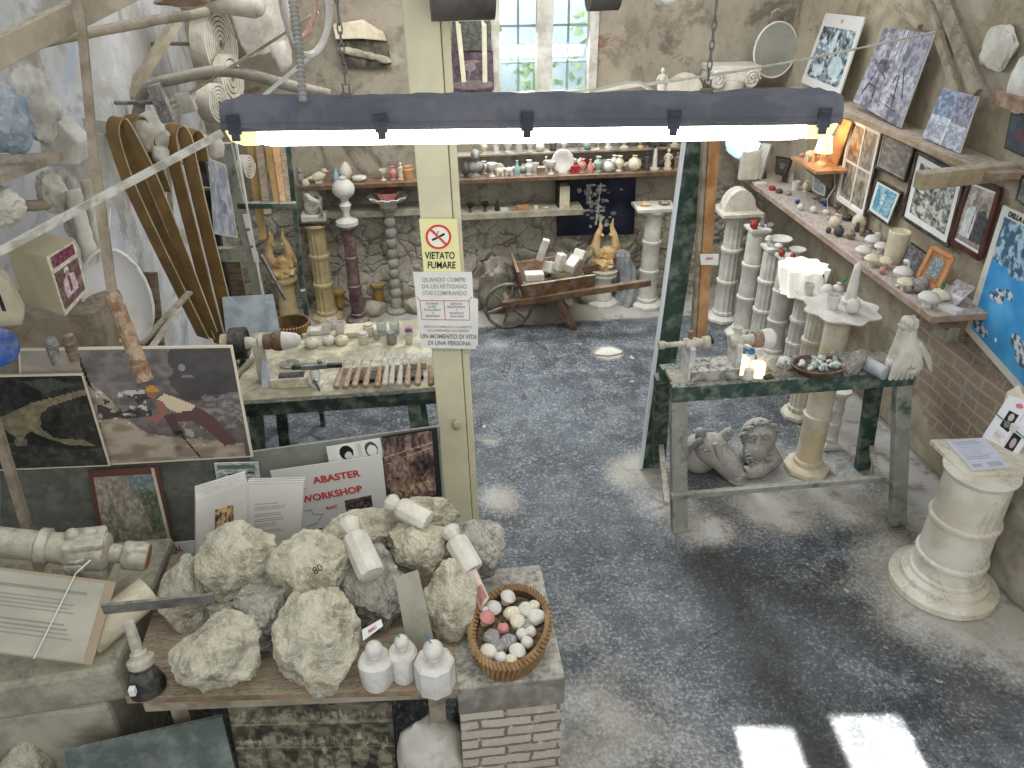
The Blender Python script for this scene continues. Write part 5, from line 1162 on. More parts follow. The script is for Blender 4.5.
# dispenser box at the left edge
t = thing('paper_dispenser', 'cream plastic dispenser with a dark slot at the left edge', 'dispenser', at_y(12, 320, 2.8)); o0 = Vector(t.location)
b = MB(); b.prism([(-.09, 0), (.03, -.01), (.05, .03), (.035, .16), (.0, .2), (-.09, .2)], .1, Euler((0, 0, .35)).to_matrix().to_4x4()); b.build('shell', M('cream_plastic', '#b5ad90', '#a39b80', bump=.05, rough=.6), t, bevel=.01)
b = MB(); b.prism([(-.012, .06), (.0, .055), (.0, .12), (-.012, .125)], .104, Euler((0, 0, .35)).to_matrix().to_4x4()); b.build('slot', black_m, t)
b = MB(); c0 = at_y(-2, 346, 2.7); b.lathe([(0, 0), (.066, 0), (.07, .004), (.07, .02), (.062, .024), (0, .02)], (0, 0, 0), 30, Euler((PI/2-.3, 0, .2)).to_matrix().to_4x4()); b.beam((-.02, .02, 0), (-.1, .15, -.12), .02, .02, m=None)
b.build('blue_disc', navy_pl, smooth=40, loc=c0, label='blue speckled round lid at the left edge', cat='disc')
# white hood hanging
c0 = at_y(117, 298, 3.3); b = MB(); n_ = 14; mgrid = []
for j in range(n_+1):
    row = []
    for i in range(25):
        a = 2*PI*i/24; k = j/n_; r1 = math.sin(k*PI/2); x = .135*r1*math.cos(a); z = .225*r1*math.sin(a)*(1+.1*math.cos(a)); y = .11*math.cos(k*PI/2)
        row.append((x+.02*math.sin(a), y, z))
    mgrid.append(row)
vs_ = [[b.bm.verts.new(v) for v in r[:24]] for r in mgrid[1:]]; c_v = b.bm.verts.new(mgrid[0][0])
for i in range(24): b.bm.faces.new((c_v, vs_[0][i], vs_[0][(i+1) % 24]))
for A_, B_ in zip(vs_, vs_[1:]):
    for i in range(24): b.bm.faces.new((A_[i], B_[i], B_[(i+1) % 24], A_[(i+1) % 24]))
t = thing('white_hood', 'white hard hat shaped hood hanging open side out, stained inside', 'hood', c0, rot=(.1, -.12, .15))
o = b.build('hood_shell', M('stained_white_hood', '#e6e5e6', '#cdbf9c', scale=3, lo=.5, hi=.72, rough=.6, bump=.05), t, smooth=True); so = o.modifiers.new('t', 'SOLIDIFY'); so.thickness = .006
b = MB(); b.tube([(x, y, z) for x, y, z in mgrid[-1][:24]], .007, 6, closed=True); b.build('hood_rim', white_pl, t, smooth=True)
b = MB(); b.tube([(-.02, .1, .1), (.0, .2, .16), (XL-c0.x+.3, .5, .2)], .004, 6); b.build('hanging_string', white_pl, t)
# stone bits in front of the cabinet
for i, (x, y, mt, lb) in enumerate([(70, 342, wood_old, 'short brown wooden handle standing behind the quarry photo'), (52, 345, grey_al, 'grey stone knob beside the brown handle')]):
    p = at_y(x, y, 2.9); b = MB(); b.lathe([(0, -.08), (.022, -.08), (.024, 0), (.02, .03), (0, .04)], seg=14); b.build('standing_peg', mt, smooth=True, loc=p, label=lb, cat='peg')
# ladder like green frame behind bench
t = thing('green_ladder_stand', 'dark green chipped frame with posts and crossbar standing behind the bench', 'frame', at_y(258, 300, 4.7)); o0 = Vector(t.location); Yf = 4.7
def fb(nm, a, c2, w, h, mt, dY=0, dY2=0): b = MB(); b.beam(at_y(*a, Yf+dY)-o0, at_y(*c2, Yf+dY2)-o0, w, h); return b.build(nm, mt, t)
fb('post', (199, 143), (231, 305), .035, .05, black_m, .1, 0)
fb('post', (226, 143), (261, 303), .06, .05, green_dusty)
fb('post', (288, 145), (303, 290), .028, .03, green_m, .1, .1)
fb('painted_edge_light', (236, 143), (264, 303), .01, .02, white_pl, -.03, -.03)  # white strip stands in for light along the post's edge
fb('crossbar', (238, 205), (296, 205), .05, .03, green_m); fb('lower_crossbar', (213, 254), (248, 254), .05, .08, green_dusty, -.02, -.02); fb('iron_bar', (200, 188), (230, 190), .015, .015, rust_m)
b = MB(); n_ = 8
for k in range(3): b.beam(at_y(245+4.2*k, 214+17*k, Yf-.05)-o0, at_y(248.5+4.2*k, 228+17*k, Yf-.05)-o0, .03, .004, m=paper_m)
b.build('paper_strip', None, t)

for (x, y, w_) in ((261, 303, .06), (303, 290, .028), (231, 305, .045)):
    pq = at_y(x, y, Yf); b = MB(); b.beam(pq-o0, (pq.x-o0.x, pq.y-o0.y, -o0.z), w_, .04); b.build('foot', green_m, t)
stick('angled_bar', 'grey angled bar in front of the amber figures', (261, 255), (286, 300), 4.75, 4.65, .018, .018, iron_m, 'bar')
s = Panel([(208, 158), (226, 165), (238, 238), (214, 234)], (0, 4.85, 0), (.2, -1, 0), 'blue_print', 'bluish white print hanging behind the dark post', 'photo', .004, paper_m)
cv = Canvas(26, 60, '#c3c7d0'); cv.ell(.5, .4, .25, .1, '#7d7f9c'); cv.noise(8, 3, '#8b93a8', '#dfe2e6', .6); s.pic(cv, .03, .02, .97, .98)
for i, (xa, xb, y1, y2) in enumerate([(247, 263, 146, 240), (256, 268, 146, 215), (264, 278, 146, 204), (272, 284, 146, 202), (280, 290, 146, 202)]):
    stick('ochre_plank', f'ochre lath leaning in the back left corner, {ordn(i)} from the left', (xa, y1-25), (xb, y2), 6.35-.0*i, 5.9, .055, .02, [strap_m, wood_old, strap_m, wood_warm, wood_old][i], 'lath')
s = Panel([(222, 262), (240, 262), (247, 302), (228, 302)], (0, 4.9, 0), (.1, -1, 0), 'striped_planks', 'bundle of thin brown boards behind the green frame', 'boards', .05, wood_old)

# dusty ledge with clutter at the foot of the left wall
b = MB(); b.box((-1.40, 3.95, .79), (.62, .84, .05)); b.box((-1.42, 3.6, .4), (.5, .05, .76)); b.build('dusty_wall_bench', m_dusttop, bevel=.004, label='dust covered low bench along the left wall behind the quarry photo', cat='bench', base=(-1.42, 3.85, 0))
rr_ = random.Random(9)
for i in range(16):
    x = -1.62+.1*(i % 5)+rr_.uniform(-.02, .02); y = 3.52+.2*(i//5); b = MB(); b.rock((0, 0, .03), (rr_.uniform(.03, .055), .035, rr_.uniform(.03, .06)), 130+i, sub=2)
    b.build('loose_stone', [dusty_al, stone_block, grey_al, plaster_cast][i % 4], smooth=True, loc=(x, y, .815), label='small dusty stone lying on the low bench by the left wall', cat='stone', group='rubble on the low left wall bench')
for i in range(4):
    b = MB(); b.tube([(-1.3+.03*i, 3.5, .83), (-1.2+.09*i, 3.9, .9+.02*i)], .016, 8); b.build('round_stick', [wood_old, belt_grey, wood_red, wood_grey][i], smooth=True, label='stick lying among rubble on the low bench, '+['leftmost', 'second from left', 'third from left', 'rightmost'][i], cat='stick')
for i, (x, y0, y1) in enumerate([(160, 150, 215), (168, 165, 230), (148, 190, 225)]):
    p = at_y(x, y0, 4.9); q = at_y(x+4, y1, 4.9); b = MB(); b.beam(p, q, .03, .015); b.beam(p, (XL, p.y+.1, p.z), .01, .01); b.build('hanging_file', [iron_m, belt_grey, rust_m][i], label=['grey file hanging between the belts, left one', 'pale file hanging between the belts, right one', 'rusty file hanging below the two others'][i], cat='file', base=p)

for i, (x0, y0, x1, y1, Y, mt, lb) in enumerate([(150, 84, 172, 122, 4.7, grey_al, 'mottled grey block hanging above the brown belts'), (176, 92, 196, 112, 4.9, plaster_cast, 'small dusty block on a rail beside the small belt roll')]):
    a, c2 = at_y(x0, y0, Y), at_y(x1, y1, Y); m_ = (a+c2)/2; b = MB(); b.box((0, 0, 0), (abs(c2.x-a.x), .06, abs(a.z-c2.z)), (0, -.2, 0)); b.beam((0, .02, 0), (XL-m_.x, .05, 0), .02, .02); b.build('hanging_block', mt, bevel=.006, loc=m_, label=lb, cat='block')
stick('white_rail', 'thin pale rail between the belts and the small roll', (172, 108), (196, 98), 4.95, 5.0, .02, .02, belt_grey, 'rail')
# ================================================================== BACK WALL
YS = 6.34
z1 = at_y(560, 176, YS).z
def shelf(name, label, xa, xb, y0, z, th, mt, yb=YB-.01):
    A_ = at_y(xa, 384, y0).x; a = at_y(xa, 176, y0); c2 = at_y(xb, 176, y0)
    b = MB(); b.box(((a.x+c2.x)/2, (y0+yb)/2, z-th/2), (c2.x-a.x, yb-y0, th)); return b.build(name, mt, bevel=.003, label=label, cat='shelf', base=((a.x+c2.x)/2, (y0+yb)/2, z))
shelf('back_shelf', 'long red brown shelf along the back wall full of small vases', 298, 700, YS, z1, .035, wood_red)
zup = z1+.15
shelf('back_riser', 'narrow upper riser board behind the front vases on the back shelf', 455, 700, 6.52, zup, .018, wood_grey)
for k, x in enumerate((470, 560, 640)):
    pass
z2 = at_y(520, 212, YS+.04).z
shelf('lower_back_shelf', 'dusty lower shelf on the back wall with dark cups', 456, 585, YS+.04, z2, .05, stone_block)
shelf('lower_back_shelf', 'dusty stone ledge behind the three left columns', 300, 420, YS+.1, at_y(360, 212, YS+.1).z, .05, stone_block)
ug = M('pale_green_stone', '#9fae9c', '#7f9484', rough=.6); brown_st = M('brown_stone', '#6f5a48', '#8f7a64', rough=.7, dust=.4)
FR = [(466, 'drop', dark_al, 1.), (476, 'bust', grey_al, 1.5), (492, 'goblet', white_al, 1.), (500, 'elephant', cream_al, .75), (509, 'elephant', dusty_al, .8), (517, 'bottle', teal_st, .85), (529, 'vase', white_al, .9), (541, 'cube', brown_st, .9), (551, 'goblet', white_al, 1.), (562.5, 'disc', white_al, 1.35),
      (574, 'cube', redpaint, .9), (582, 'vase', pink_st, .85), (590, 'bottle', pink_st, .75), (598, 'vase', ug, .95), (608, 'ballvase', white_al, 1.0), (619, 'vase', cream_al, .95), (634, 'ballvase', cream_al, 1.25), (646, 'figure', dark_al, .85), (654, 'obelisk', dusty_al, 1.0), (667, 'figure', cream_al, 1.0), (676, 'figure', brown_st, .8)]
NM = {'drop': 'finial', 'bust': 'bust', 'goblet': 'goblet', 'elephant': 'elephant figurine', 'bottle': 'bottle', 'vase': 'vase', 'cube': 'box', 'disc': 'round plate', 'ballvase': 'round vase', 'figure': 'figurine', 'obelisk': 'obelisk', 'urn': 'lidded urn', 'cup': 'cup', 'block': 'block', 'bird': 'bird', 'egg': 'egg', 'lidded': 'lidded bowl',
      'mush': 'mushroom', 'candle': 'candle', 'cat': 'cat figurine', 'coin': 'flat stone', 'shards': 'heap of chips', 'bowl': 'footed bowl', 'lidbox': 'lidded box', 'jar': 'jar', 'glass': 'glass'}
def cn(m): return m.name.replace('_', ' ').replace(' object', '').replace('alabaster', 'alabaster')
for i, (x, k, mt, s_) in enumerate(FR):
    p = at_y(x, 172, YS+.07); p.z = z1; simple(k, p, mt, f'{cn(mt)} {NM[k]}, {ordn(i)} from the left in the front row of the back shelf', None, .043*s_, 'ornaments in the front row of the back shelf')
MD = [(484, 'vase', dusty_al, .8), (499, 'disc', white_al, .6), (523, 'ballvase', ug, .7), (535, 'cup', white_al, .8), (546, 'figure', dusty_al, .75), (572, 'goblet', white_al, .9), (580, 'urn', dusty_al, .7), (594, 'lidbox', pink_st, .8), (604, 'cup', ug, .8), (614, 'vase', white_al, .85), (627, 'bird', dusty_al, .8), (640, 'cat', dark_al, .8), (661, 'bird', dark_al, .9), (672, 'vase', dark_al, .8)]
for i, (x, k, mt, s_) in enumerate(MD):
    p = at_y(x, 166, YS+.15); p.z = z1; simple(k, p, mt, f'{cn(mt)} {NM[k]}, {ordn(i)} from the left in the back shelf middle row', None, .042*s_, 'ornaments in the middle row of the back shelf')
BK = [(484, 'vase', cream_al, .8), (496, 'figure', white_al, .9), (508, 'vase', white_al, 1.1), (519, 'cup', dusty_al, .8), (530, 'vase', white_al, 1.0), (540, 'ballvase', white_al, .9), (553, 'bottle', dark_al, 1.), (564, 'vase', white_al, .8), (576, 'goblet', teal_st, .9), (587, 'egg', teal_st, .9), (598, 'goblet', white_al, .8), (608, 'obelisk', white_al, 1.0), (624, 'urn', dusty_al, 1.3), (640, 'urn', amber_al, 1.1), (652, 'figure', dark_al, 1.1), (663, 'bird', dark_al, 1.), (674, 'obelisk', cream_al, 1.)]
for i, (x, k, mt, s_) in enumerate(BK):
    p = at_y(x, 150, 6.56); p.z = zup; simple(k, p, mt, f'{cn(mt)} {NM[k]}, {ordn(i)} from the left on the riser of the back shelf', None, .040*s_, 'ornaments on the riser of the back shelf')
LF = [(300, 'cat', grey_al, 1.2), (318, 'bird', cream_al, 1.3), (336, 'bottle', M('bluish_glass', '#8fb4bf', rough=.3), .8), (346, 'drop', dusty_al, 1.3), (358, 'coin', dusty_al, 1.6), (383, 'goblet', dusty_al, .8), (393, 'vase', pink_st, .8), (401, 'figure', cream_al, .8), (408, 'jar', wood_warm, 1.)]
for i, (x, k, mt, s_) in enumerate(LF):
    p = at_y(x, 174, YS+.09); p.z = z1; simple(k, p, mt, f'{cn(mt)} {NM[k]}, {ordn(i)} from the left on the shelf left of the post', None, .043*s_, 'ornaments on the back shelf left of the post')
LW = [(470, 'goblet', black_m, .9), (485, 'goblet', black_m, .95), (497, 'bottle', black_m, .8), (504, 'block', white_al, .9), (523, 'block', wood_warm, 1.4), (514, 'coin', brown_st, .8), (536, 'cube', cream_al, .6), (546, 'coin', dusty_al, .8)]
for i, (x, k, mt, s_) in enumerate(LW):
    p = at_y(x, 204, YS+.1); p.z = z2; simple(k, p, mt, f'{cn(mt)} {NM[k]}, {ordn(i)} from the left on the lower back shelf', None, .033*s_, 'small things on the lower back shelf')
b = MB(); p = at_y(562, 204, YS+.16); p.z = z2; b.box((-.04, 0, .1), (.016, .12, .2), m=black_m); b.box((.01, 0, .09), (.085, .12, .18), m=cream_al); b.build('upright_book', cream_al, loc=p, label='cream block with black back edge at the end of the lower back shelf', cat='book')
# hanging pictures
def picture(corners, p, n, label, fn, frame=None, fw=.02, thick=.01, name='framed_picture', mat=None, inset=0., cat='picture'):
    s = Panel(corners, p, n, name, label, cat, thick, mat or paper_m)
    cv = fn(); s.pic(cv, inset, inset, 1-inset, 1-inset)
    if frame: s.frame(fw, frame)
    return s
def ph(seed, c1, c2, w=60, h=60, f=9, blobs=(), lines=(), c3=None):
    def fn():
        cv = Canvas(w, h, c1); cv.noise(f, seed, c1, c2)
        for bl in blobs: cv.ell(*bl)
        for ln_ in lines: cv.line(*ln_)
        cv.noise(f*3, seed+9, c1, c3 or c2, .4); return cv
    return fn
def flower():
    cv = Canvas(80, 60, '#1d2033'); cv.noise(5, 2, '#16182a', '#2b2d40')
    r = random.Random(3)
    for k in range(60): x, y = r.gauss(.52, .1), r.uniform(.15, .9); cv.ell(x-.1*(y-.5), y, r.uniform(.008, .035), r.uniform(.012, .04), r.choice(['#b3b2a4', '#8e8f86', '#d0cfc2']), .8)
    cv.line(.5, .2, .56, .9, .02, '#bdbbac'); cv.rect(.38, .55, .44, .9, '#c4c2b4', .6); cv.line(.02, .45, .3, .5, .01, '#4c5166'); return cv
picture([(556, 179), (636, 177), (634, 234), (557, 236)], (0, 6.60, 0), (0, -1, 0), 'dark navy poster with white blossoms under the back shelf', flower, mat=ink_m, name='flower_poster', cat='poster')
picture([(364, 146), (402, 146), (401, 171), (368, 172)], (0, 6.50, 0), (0, -1, .2), 'dark photo in a white frame on the back shelf left of the post', ph(4, '#2f2d2b', '#8c8a84', 40, 30), frame=cream_al, fw=.02)
picture([(403, 147), (414, 147), (415, 174), (405, 174)], (0, 6.45, 0), (0, -1, .2), 'small orange lit picture right beside the post', ph(5, '#c98a4c', '#8c5a33', 14, 30))
picture([(450, 53), (493, 51), (494, 90), (452, 91)], (0, 6.60, 0), (0, -1, 0), 'violet poster of a white bird left of the window', ph(6, '#40323d', '#6f5f68', 50, 44, 7, [(.45, .62, .13, .12, '#c5b5b0', .9), (.5, .75, .2, .05, '#b5a5a2', .8), (.5, .15, .5, .12, '#c9b9ae', .6)], [(.4, .3, .5, .75, .03, '#b5a5a2')]), mat=ink_m, name='bird_poster', cat='poster')
picture([(452, 22), (489, 21), (492, 50), (452, 51)], (0, 6.58, 0), (0, -1, 0), 'dark grey speckled panel above the violet poster', ph(7, '#3f403c', '#6b6c66', 40, 30, 16), mat=ink_m, name='speckled_panel', cat='panel')
for i, (x, xx) in enumerate([(458, 464), (484, 485)]):
    p, q = at_y(x, 24, 6.45), at_y(xx, 82, 6.45); b = MB(); b.beam(p, q, .035, .02); b.beam(p-Vector((0, 0, .02)), (p.x, 6.6, p.z), .02, .02); b.build('cream_lath', M('cream_lath', '#d8d1b5', '#c5bea3', bump=.05), label=['left cream stick hanging before the violet poster', 'right cream stick hanging before the violet poster'][i], cat='stick', base=p)
# niche with pale lintel; its shade is a dark slab, no hole is cut
c0 = at_y(365, 48, YB-.04)
t = thing('wall_niche', 'ragged dark niche with a pale lintel in the back wall', 'niche', (c0.x, YB-.03, c0.z))
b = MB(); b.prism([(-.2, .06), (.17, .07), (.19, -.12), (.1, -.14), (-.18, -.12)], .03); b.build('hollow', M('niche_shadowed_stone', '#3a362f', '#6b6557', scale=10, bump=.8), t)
b = MB(); b.prism([(-.22, .17), (-.0, .20), (.15, .11), (.17, .05), (-.02, .07), (-.21, .07)], .07, Matrix.Translation((0, -.02, 0))); b.build('lintel', cream_al, t, bevel=.008)
b = MB()
for k in range(4): b.rock((-.12+.08*k, -.02, -.02-.02*k), (.09, .03, .03), k, sub=3, rot=(0, .3, 0))
b.build('rubble', stone_block, t, smooth=True)
# brace right of the conduit
# upper ledge with capital, mirror
z3 = at_y(730, 94, 6.38).z
shelf('upper_back_shelf', 'upper whitish shelf in the back right corner carrying the mirror', 596, 812, 6.38, z3, .035, wood_grey)
p = at_y(775, 50, 6.50); t = thing('round_mirror', 'round wall mirror with thin rim in the back right corner', 'mirror', p, rot=(-.05, 0, .25)); RM = .205
b = MB(); b.lathe([(0, 0), (RM, 0), (RM, .012), (0, .012)], (0, 0, 0), 40, Euler((PI/2, 0, 0)).to_matrix().to_4x4()); b.build('mirror_glass', M('old_mirror', '#d2d6d4', '#b9bebb', scale=2, metal=.7, rough=.25, bump=0), t, smooth=40)
b = MB(); b.tube([(RM*math.cos(a), -.008, RM*math.sin(a)) for a in [2*PI*k/40 for k in range(40)]], .008, 6, closed=True); b.build('mirror_rim', white_pl, t, smooth=True)
b = MB(); b.tube([(-.08, .01, RM-.02), (-.06, .02, RM+.06), (0, .03, RM+.09), (.06, .02, RM+.06), (.08, .01, RM-.02)], .01, 6); b.build('hanging_ring', wood_grey, t, smooth=True)
p = at_y(728, 92, 6.45); p.z = z3; t = thing('ionic_capital', 'white carved capital with two scrolls on the upper back shelf', 'capital', p); t.scale = (1.15, 1.15, 1.3)
b = MB(); b.box((0, 0, .15), (.36, .2, .03)); b.prism([(-.17, .135), (.17, .135), (.14, .08), (-.14, .08)], .19); b.lathe([(.10, 0), (.12, .0), (.10, .02), (.11, .08), (0, .08)], seg=24); b.build('abacus', white_al, t, bevel=.004)
for s_ in (-1, 1):
    b = MB(); b.tube([((.12+.0)*s_+(.055-.0016*k)*math.cos(k*.5)*s_, -.105, .09+(.055-.0016*k)*math.sin(k*.5)) for k in range(30)], .01, 6); b.cyl((.12*s_, -.1, .09), (.12*s_, .1, .09), .052, seg=20); b.build('scroll', white_al, t, smooth=True)
simple('figure', Vector((at_y(748, 80, 6.45).x, 6.45, z3)), cream_al, 'cream figurine between capital and mirror', 'figurine', .045)
simple('figure', Vector((at_y(662, 80, 6.45).x, 6.45, z3)), white_al, 'white figurine standing on the upper shelf over the lamp', 'figurine', .05)
b = MB(); p = at_y(683, 100, 6.45); b.lathe([(0, -.03), (.15, -.03), (.16, 0), (0, .02)], (0, 0, -.0), 30, Euler((PI/2-.1, 0, 0)).to_matrix().to_4x4()); b.build('stone_disc', dusty_al, smooth=40, loc=(p.x, 6.45, z3), label='grey stone disc peeping over the lamp', cat='disc')
picture([(611, 64), (642, 65), (640, 92), (615, 93)], (0, 6.50, 0), (0, -1, .1), 'small red edged photo on the upper shelf', ph(8, '#8d8776', '#b5ae9c', 30, 26), frame=redpaint, fw=.012)

# ---- columns
def column(xb, yb, xt, yt, rpx, mt, label, style='rings', base='oct', cap=True, flute=0, capm=None, top=None):
    o = at_z(xb, yb, 0); h = at_y(xt, yt, o.y).z; px = F/((Vector((o.x, o.y, h*.5))-CAM).dot(_D)); r = rpx/px
    t = thing('stone_column', label, 'column', o, group='display columns'); bh = .05
    if base:
        b = MB(); seg = 8 if base == 'oct' else (4 if base == 'sq' else 32); R_ = r*1.75
        b.lathe([(0, 0), (R_*1.05, 0), (R_*1.05, bh*.55), (R_*.9, bh*.8), (r*1.25, bh)], seg=seg, Mx=Matrix.Rotation(PI/seg, 4, 'Z')); b.build('base', mt if base != 'oct' else mt, t, bevel=.003, smooth=25)
    prof = [(r*1.02, bh)]; n_ = 3 if style == 'rings' else 1
    z0, zt_ = bh, h-(.05 if cap else 0)
    if style == 'rings':
        for k in range(n_):
            a, c2 = z0+(zt_-z0)*k/n_, z0+(zt_-z0)*(k+1)/n_; rr = r*(1-.04*k)
            prof += [(rr*1.14, a+.008), (rr*1.14, a+.03), (rr, a+.038), (rr*.98, c2-.006)]
    elif style == 'wavy':
        m = 9
        for k in range(m*6+1):
            u = k/(m*6); prof.append((r*(.62+.38*abs(math.cos(u*m*PI))), z0+.05+(zt_-z0-.05)*u))
    elif style == 'plain': prof += [(r*1.1, z0+.01), (r, z0+.04), (r*.93, zt_)]
    b = MB(); b.lathe(prof, seg=28 if not flute else flute*6, flute=flute, fd=.055 if flute else 0); b.build('shaft', mt, t, smooth=35)
    if style == 'rings' and flute:
        b = MB()
        for k in range(1, n_):
            z_ = z0+(zt_-z0)*k/n_+.02; b.lathe([(r*1.02, z_-.014), (r*1.14, z_-.01), (r*1.14, z_+.01), (r*1.02, z_+.014)], seg=24)
        b.build('ring', mt, t, smooth=True)
    if cap:
        b = MB(); b.lathe([(r*.95, h-.055), (r*1.25, h-.03), (r*1.3, h-.022), (r*1.5, h-.02), (r*1.5, h), (0, h)], seg=4 if cap == 'sq' else (8 if cap == 'oct' else 28), Mx=Matrix.Rotation(PI/4 if cap == 'sq' else 0, 4, 'Z')); b.build('capital', capm or mt, t, smooth=25)
    return Vector((o.x, o.y, h)), r, t
yel = M('yellowish_column_stone', '#c2b184', '#a8976c', scale=8, rough=.7, bump=.25, dust=.3); wh_col = M('dusty_white_column', '#dbd8ce', '#c4bfb2', scale=6, rough=.8, bump=.2, dust=.4, dustcol='#e4e1d8', vein='#a8a294', veinscale=3)
c1, _, _ = column(328, 318, 316.5, 222, 9, yel, 'yellowish fluted column with a seated figure on top', flute=12)
c2_, _, _ = column(358.5, 321, 352, 224, 6.5, purple_st, 'dark violet marble column carrying a white ball urn', base='round')
c3, _, _ = column(397.5, 312, 388, 206, 6, grey_al if False else M('grey_wavy_column', '#9a968c', '#7e7a70', dust=.4), 'grey turned baluster column with a scalloped dish', style='wavy', base='round')
# tops
t = thing('seated_figure', 'pale seated figure sculpture on a black plinth', 'sculpture', c1)
b = MB(); b.box((0, 0, .012), (.26, .2, .024)); b.build('plinth', black_m, t); b = MB(); b.box((0, 0, .05), (.2, .15, .055)); b.build('base_block', dusty_al, t, bevel=.01)
b = MB(); b.ball((0, 0, .13), (.07, .06, .07)); b.ball((-.02, 0, .22), (.055, .045, .08)); b.ball((-.03, -.02, .32), (.032, .036, .042)); b.tube([(.01, -.03, .12), (.08, -.07, .17), (.07, -.08, .08)], [.035, .028, .022], 8); b.tube([(-.05, -.02, .26), (-.0, -.09, .22), (.05, -.08, .19)], .02, 8); b.tube([(.02, 0, .26), (.07, 0, .2), (.05, -.05, .15)], .02, 8); b.build('body', plaster_cast, t, smooth=True)
b = MB(); b.lathe([(0, 0), (.09, 0), (.09, .03), (.03, .06), (.025, .1), (.05, .16), (.03, .19), (.035, .22)], seg=20); b.ball((0, 0, .29), (.09, .09, .08)); b.lathe([(.025, .36), (.03, .38), (0, .4)], seg=12)
b.build('ball_urn', white_al, smooth=40, loc=c2_, label='white veined ball urn on the violet column', cat='urn')
t = thing('scalloped_dish', 'scalloped grey dish holding a pink shell on the wavy column', 'dish', c3)
b = MB(); b.lathe([(0, 0), (.07, 0), (.05, .02), (.12, .05), (.16, .085), (.15, .09), (.08, .05), (0, .045)], seg=48, flute=12, fd=.09); b.build('dish', white_al, t, smooth=50)
b = MB(); b.lathe([(0, .05), (.05, .05), (.09, .12), (.07, .12), (0, .07)], seg=40, flute=10, fd=.12); b.build('pink_shell', pink_st, t, smooth=50)
column(341, 311, 341, 290, 5, M('amber_column_stone', '#b08d4c', '#8f6d36', dust=.4), 'tiny amber column on the floor between the fluted and violet ones', style='plain', base=None)
column(380, 305, 379, 283, 5, M('amber_column_stone', '#b08d4c'), 'tiny amber column between the violet and the wavy ones', style='plain', base=None)
c4, _, _ = column(290, 318, 289, 277, 9, yel, 'short yellowish column at the far left carrying amber figures', style='plain', base=None)
def flames(p, label, s=1., extra=False):
    t = thing('winged_sculpture', label, 'sculpture', p); b = MB(); b.ball((0, 0, .05*s), (.1*s, .08*s, .06*s), dent=.5); b.ball((.02*s, 0, .12*s), (.08*s, .06*s, .07*s), dent=.5, seed=3); b.build('rock_base', amber_al, t, smooth=True)
    for sx in (-1, 1):
        b = MB(); x0 = .05*s*sx; b.tube([(x0, 0, .12*s), (x0*1.7, -.01, .2*s), (x0*1.4, 0, .29*s), (x0*.9, 0, .36*s), (x0*1.1, 0, .43*s)], [.025*s, .035*s, .028*s, .018*s, .003*s], 8); b.tube([(x0*1.2, 0, .28*s), (x0*2.0, 0, .2*s), (x0*2.6, .01, .1*s)], [.02*s, .025*s, .006*s], 8); b.ball((x0*.7, -.02*s, .3*s), (.014*s, .03*s, .014*s))
        b.build('bird', amber_al, t, smooth=True)
    return t
flames(c4, 'amber and pink carved figures on the short left column', 1.0)
# short white column with eagles
c5, _, _ = column(602, 303, 603, 272, 9, wh_col, 'short white column behind the wheelbarrow shaft', style='plain', base='oct')
b = MB(); b.lathe([(0, 0), (.12, 0), (.13, .03), (0, .035)], seg=24); b.build('round_plinth', dusty_al, smooth=40, loc=c5, label='round stone plinth under the two amber eagles', cat='plinth')
flames(c5+Vector((0, 0, .035)), 'two amber eagles with raised wings on a round plinth', 1.05)
# grey draped torso
p = at_z(627, 303, 0); b = MB(); b.lathe([(0, 0), (.11, 0), (.1, .1), (.08, .25), (.085, .36), (.06, .43), (.07, .47), (.05, .5), (0, .51)], seg=48, flute=7, fd=.12)
for v in b.bm.verts:
    a = v.co.z*4; x, y = v.co.x, v.co.y; v.co.x = x*math.cos(a)-y*math.sin(a)+.02*math.sin(v.co.z*9)-.12*v.co.z; v.co.y = x*math.sin(a)+y*math.cos(a)
b.build('draped_sculpture', M('grey_marble', '#a3a6a8', '#7d8083', rough=.6, bump=.1), smooth=True, loc=p, label='grey twisting drapery sculpture beside the eagles', cat='sculpture')
c6, _, _ = column(646, 305, 652, 208, 9, wh_col, 'tall ringed white column right of the wheelbarrow', base='oct')
b = MB(); b.box((0, 0, .012), (.34, .24, .024)); b.build('top_board', dusty_al, loc=c6, label='flat slab lying on the tall ringed column', cat='slab')
simple('coin', c6+Vector((-.08, 0, .024)), amber_al, 'amber stone chip on the slab of the tall column', None, .05); simple('coin', c6+Vector((.08, 0, .024)), brown_st, 'brown stone chip on the slab of the tall column', None, .055)

# ---- wheelbarrow
ob = at_z(505, 312, 0); ob.y = 6.12
t = thing('wooden_wheelbarrow', 'old wooden wheelbarrow loaded with white offcuts by the back wall', 'wheelbarrow', ob)
def wl(x, y, dY=0): return at_y(x, y, ob.y+dY)-ob
wc_ = wl(507, 288); wc_.z = .20
b = MB(); n_ = 30; b.tube([(wc_.x+.195*math.cos(a), -.10, .2+.195*math.sin(a)) for a in [2*PI*k/n_ for k in range(n_)]], .016, 8, closed=True); b.build('wheel_rim', iron_m, t, smooth=True)
for k in range(6):
    a = 2*PI*k/6+.3; b = MB(); b.beam((wc_.x, -.1, .2), (wc_.x+.19*math.cos(a), -.1, .2+.19*math.sin(a)), .02, .02); b.build('spoke', wood_old, t)
b = MB(); b.cyl((wc_.x, -.16, .2), (wc_.x, .16, .2), .03, seg=14); b.build('axle', wood_old, t)
for dy in (-.17, .17):
    b = MB(); b.beam(Vector((wl(500, 292).x, dy, .25)), Vector((wl(642, 268).x, dy*1.6, .42)), .05, .055); b.build('shaft', wood_red, t, bevel=.006)
    b = MB(); b.beam(Vector((wl(550, 275).x, dy*1.05, .36)), Vector((wl(570, 312).x, dy*1.15, 0)), .06, .05); b.build('leg', wood_red, t, bevel=.004)
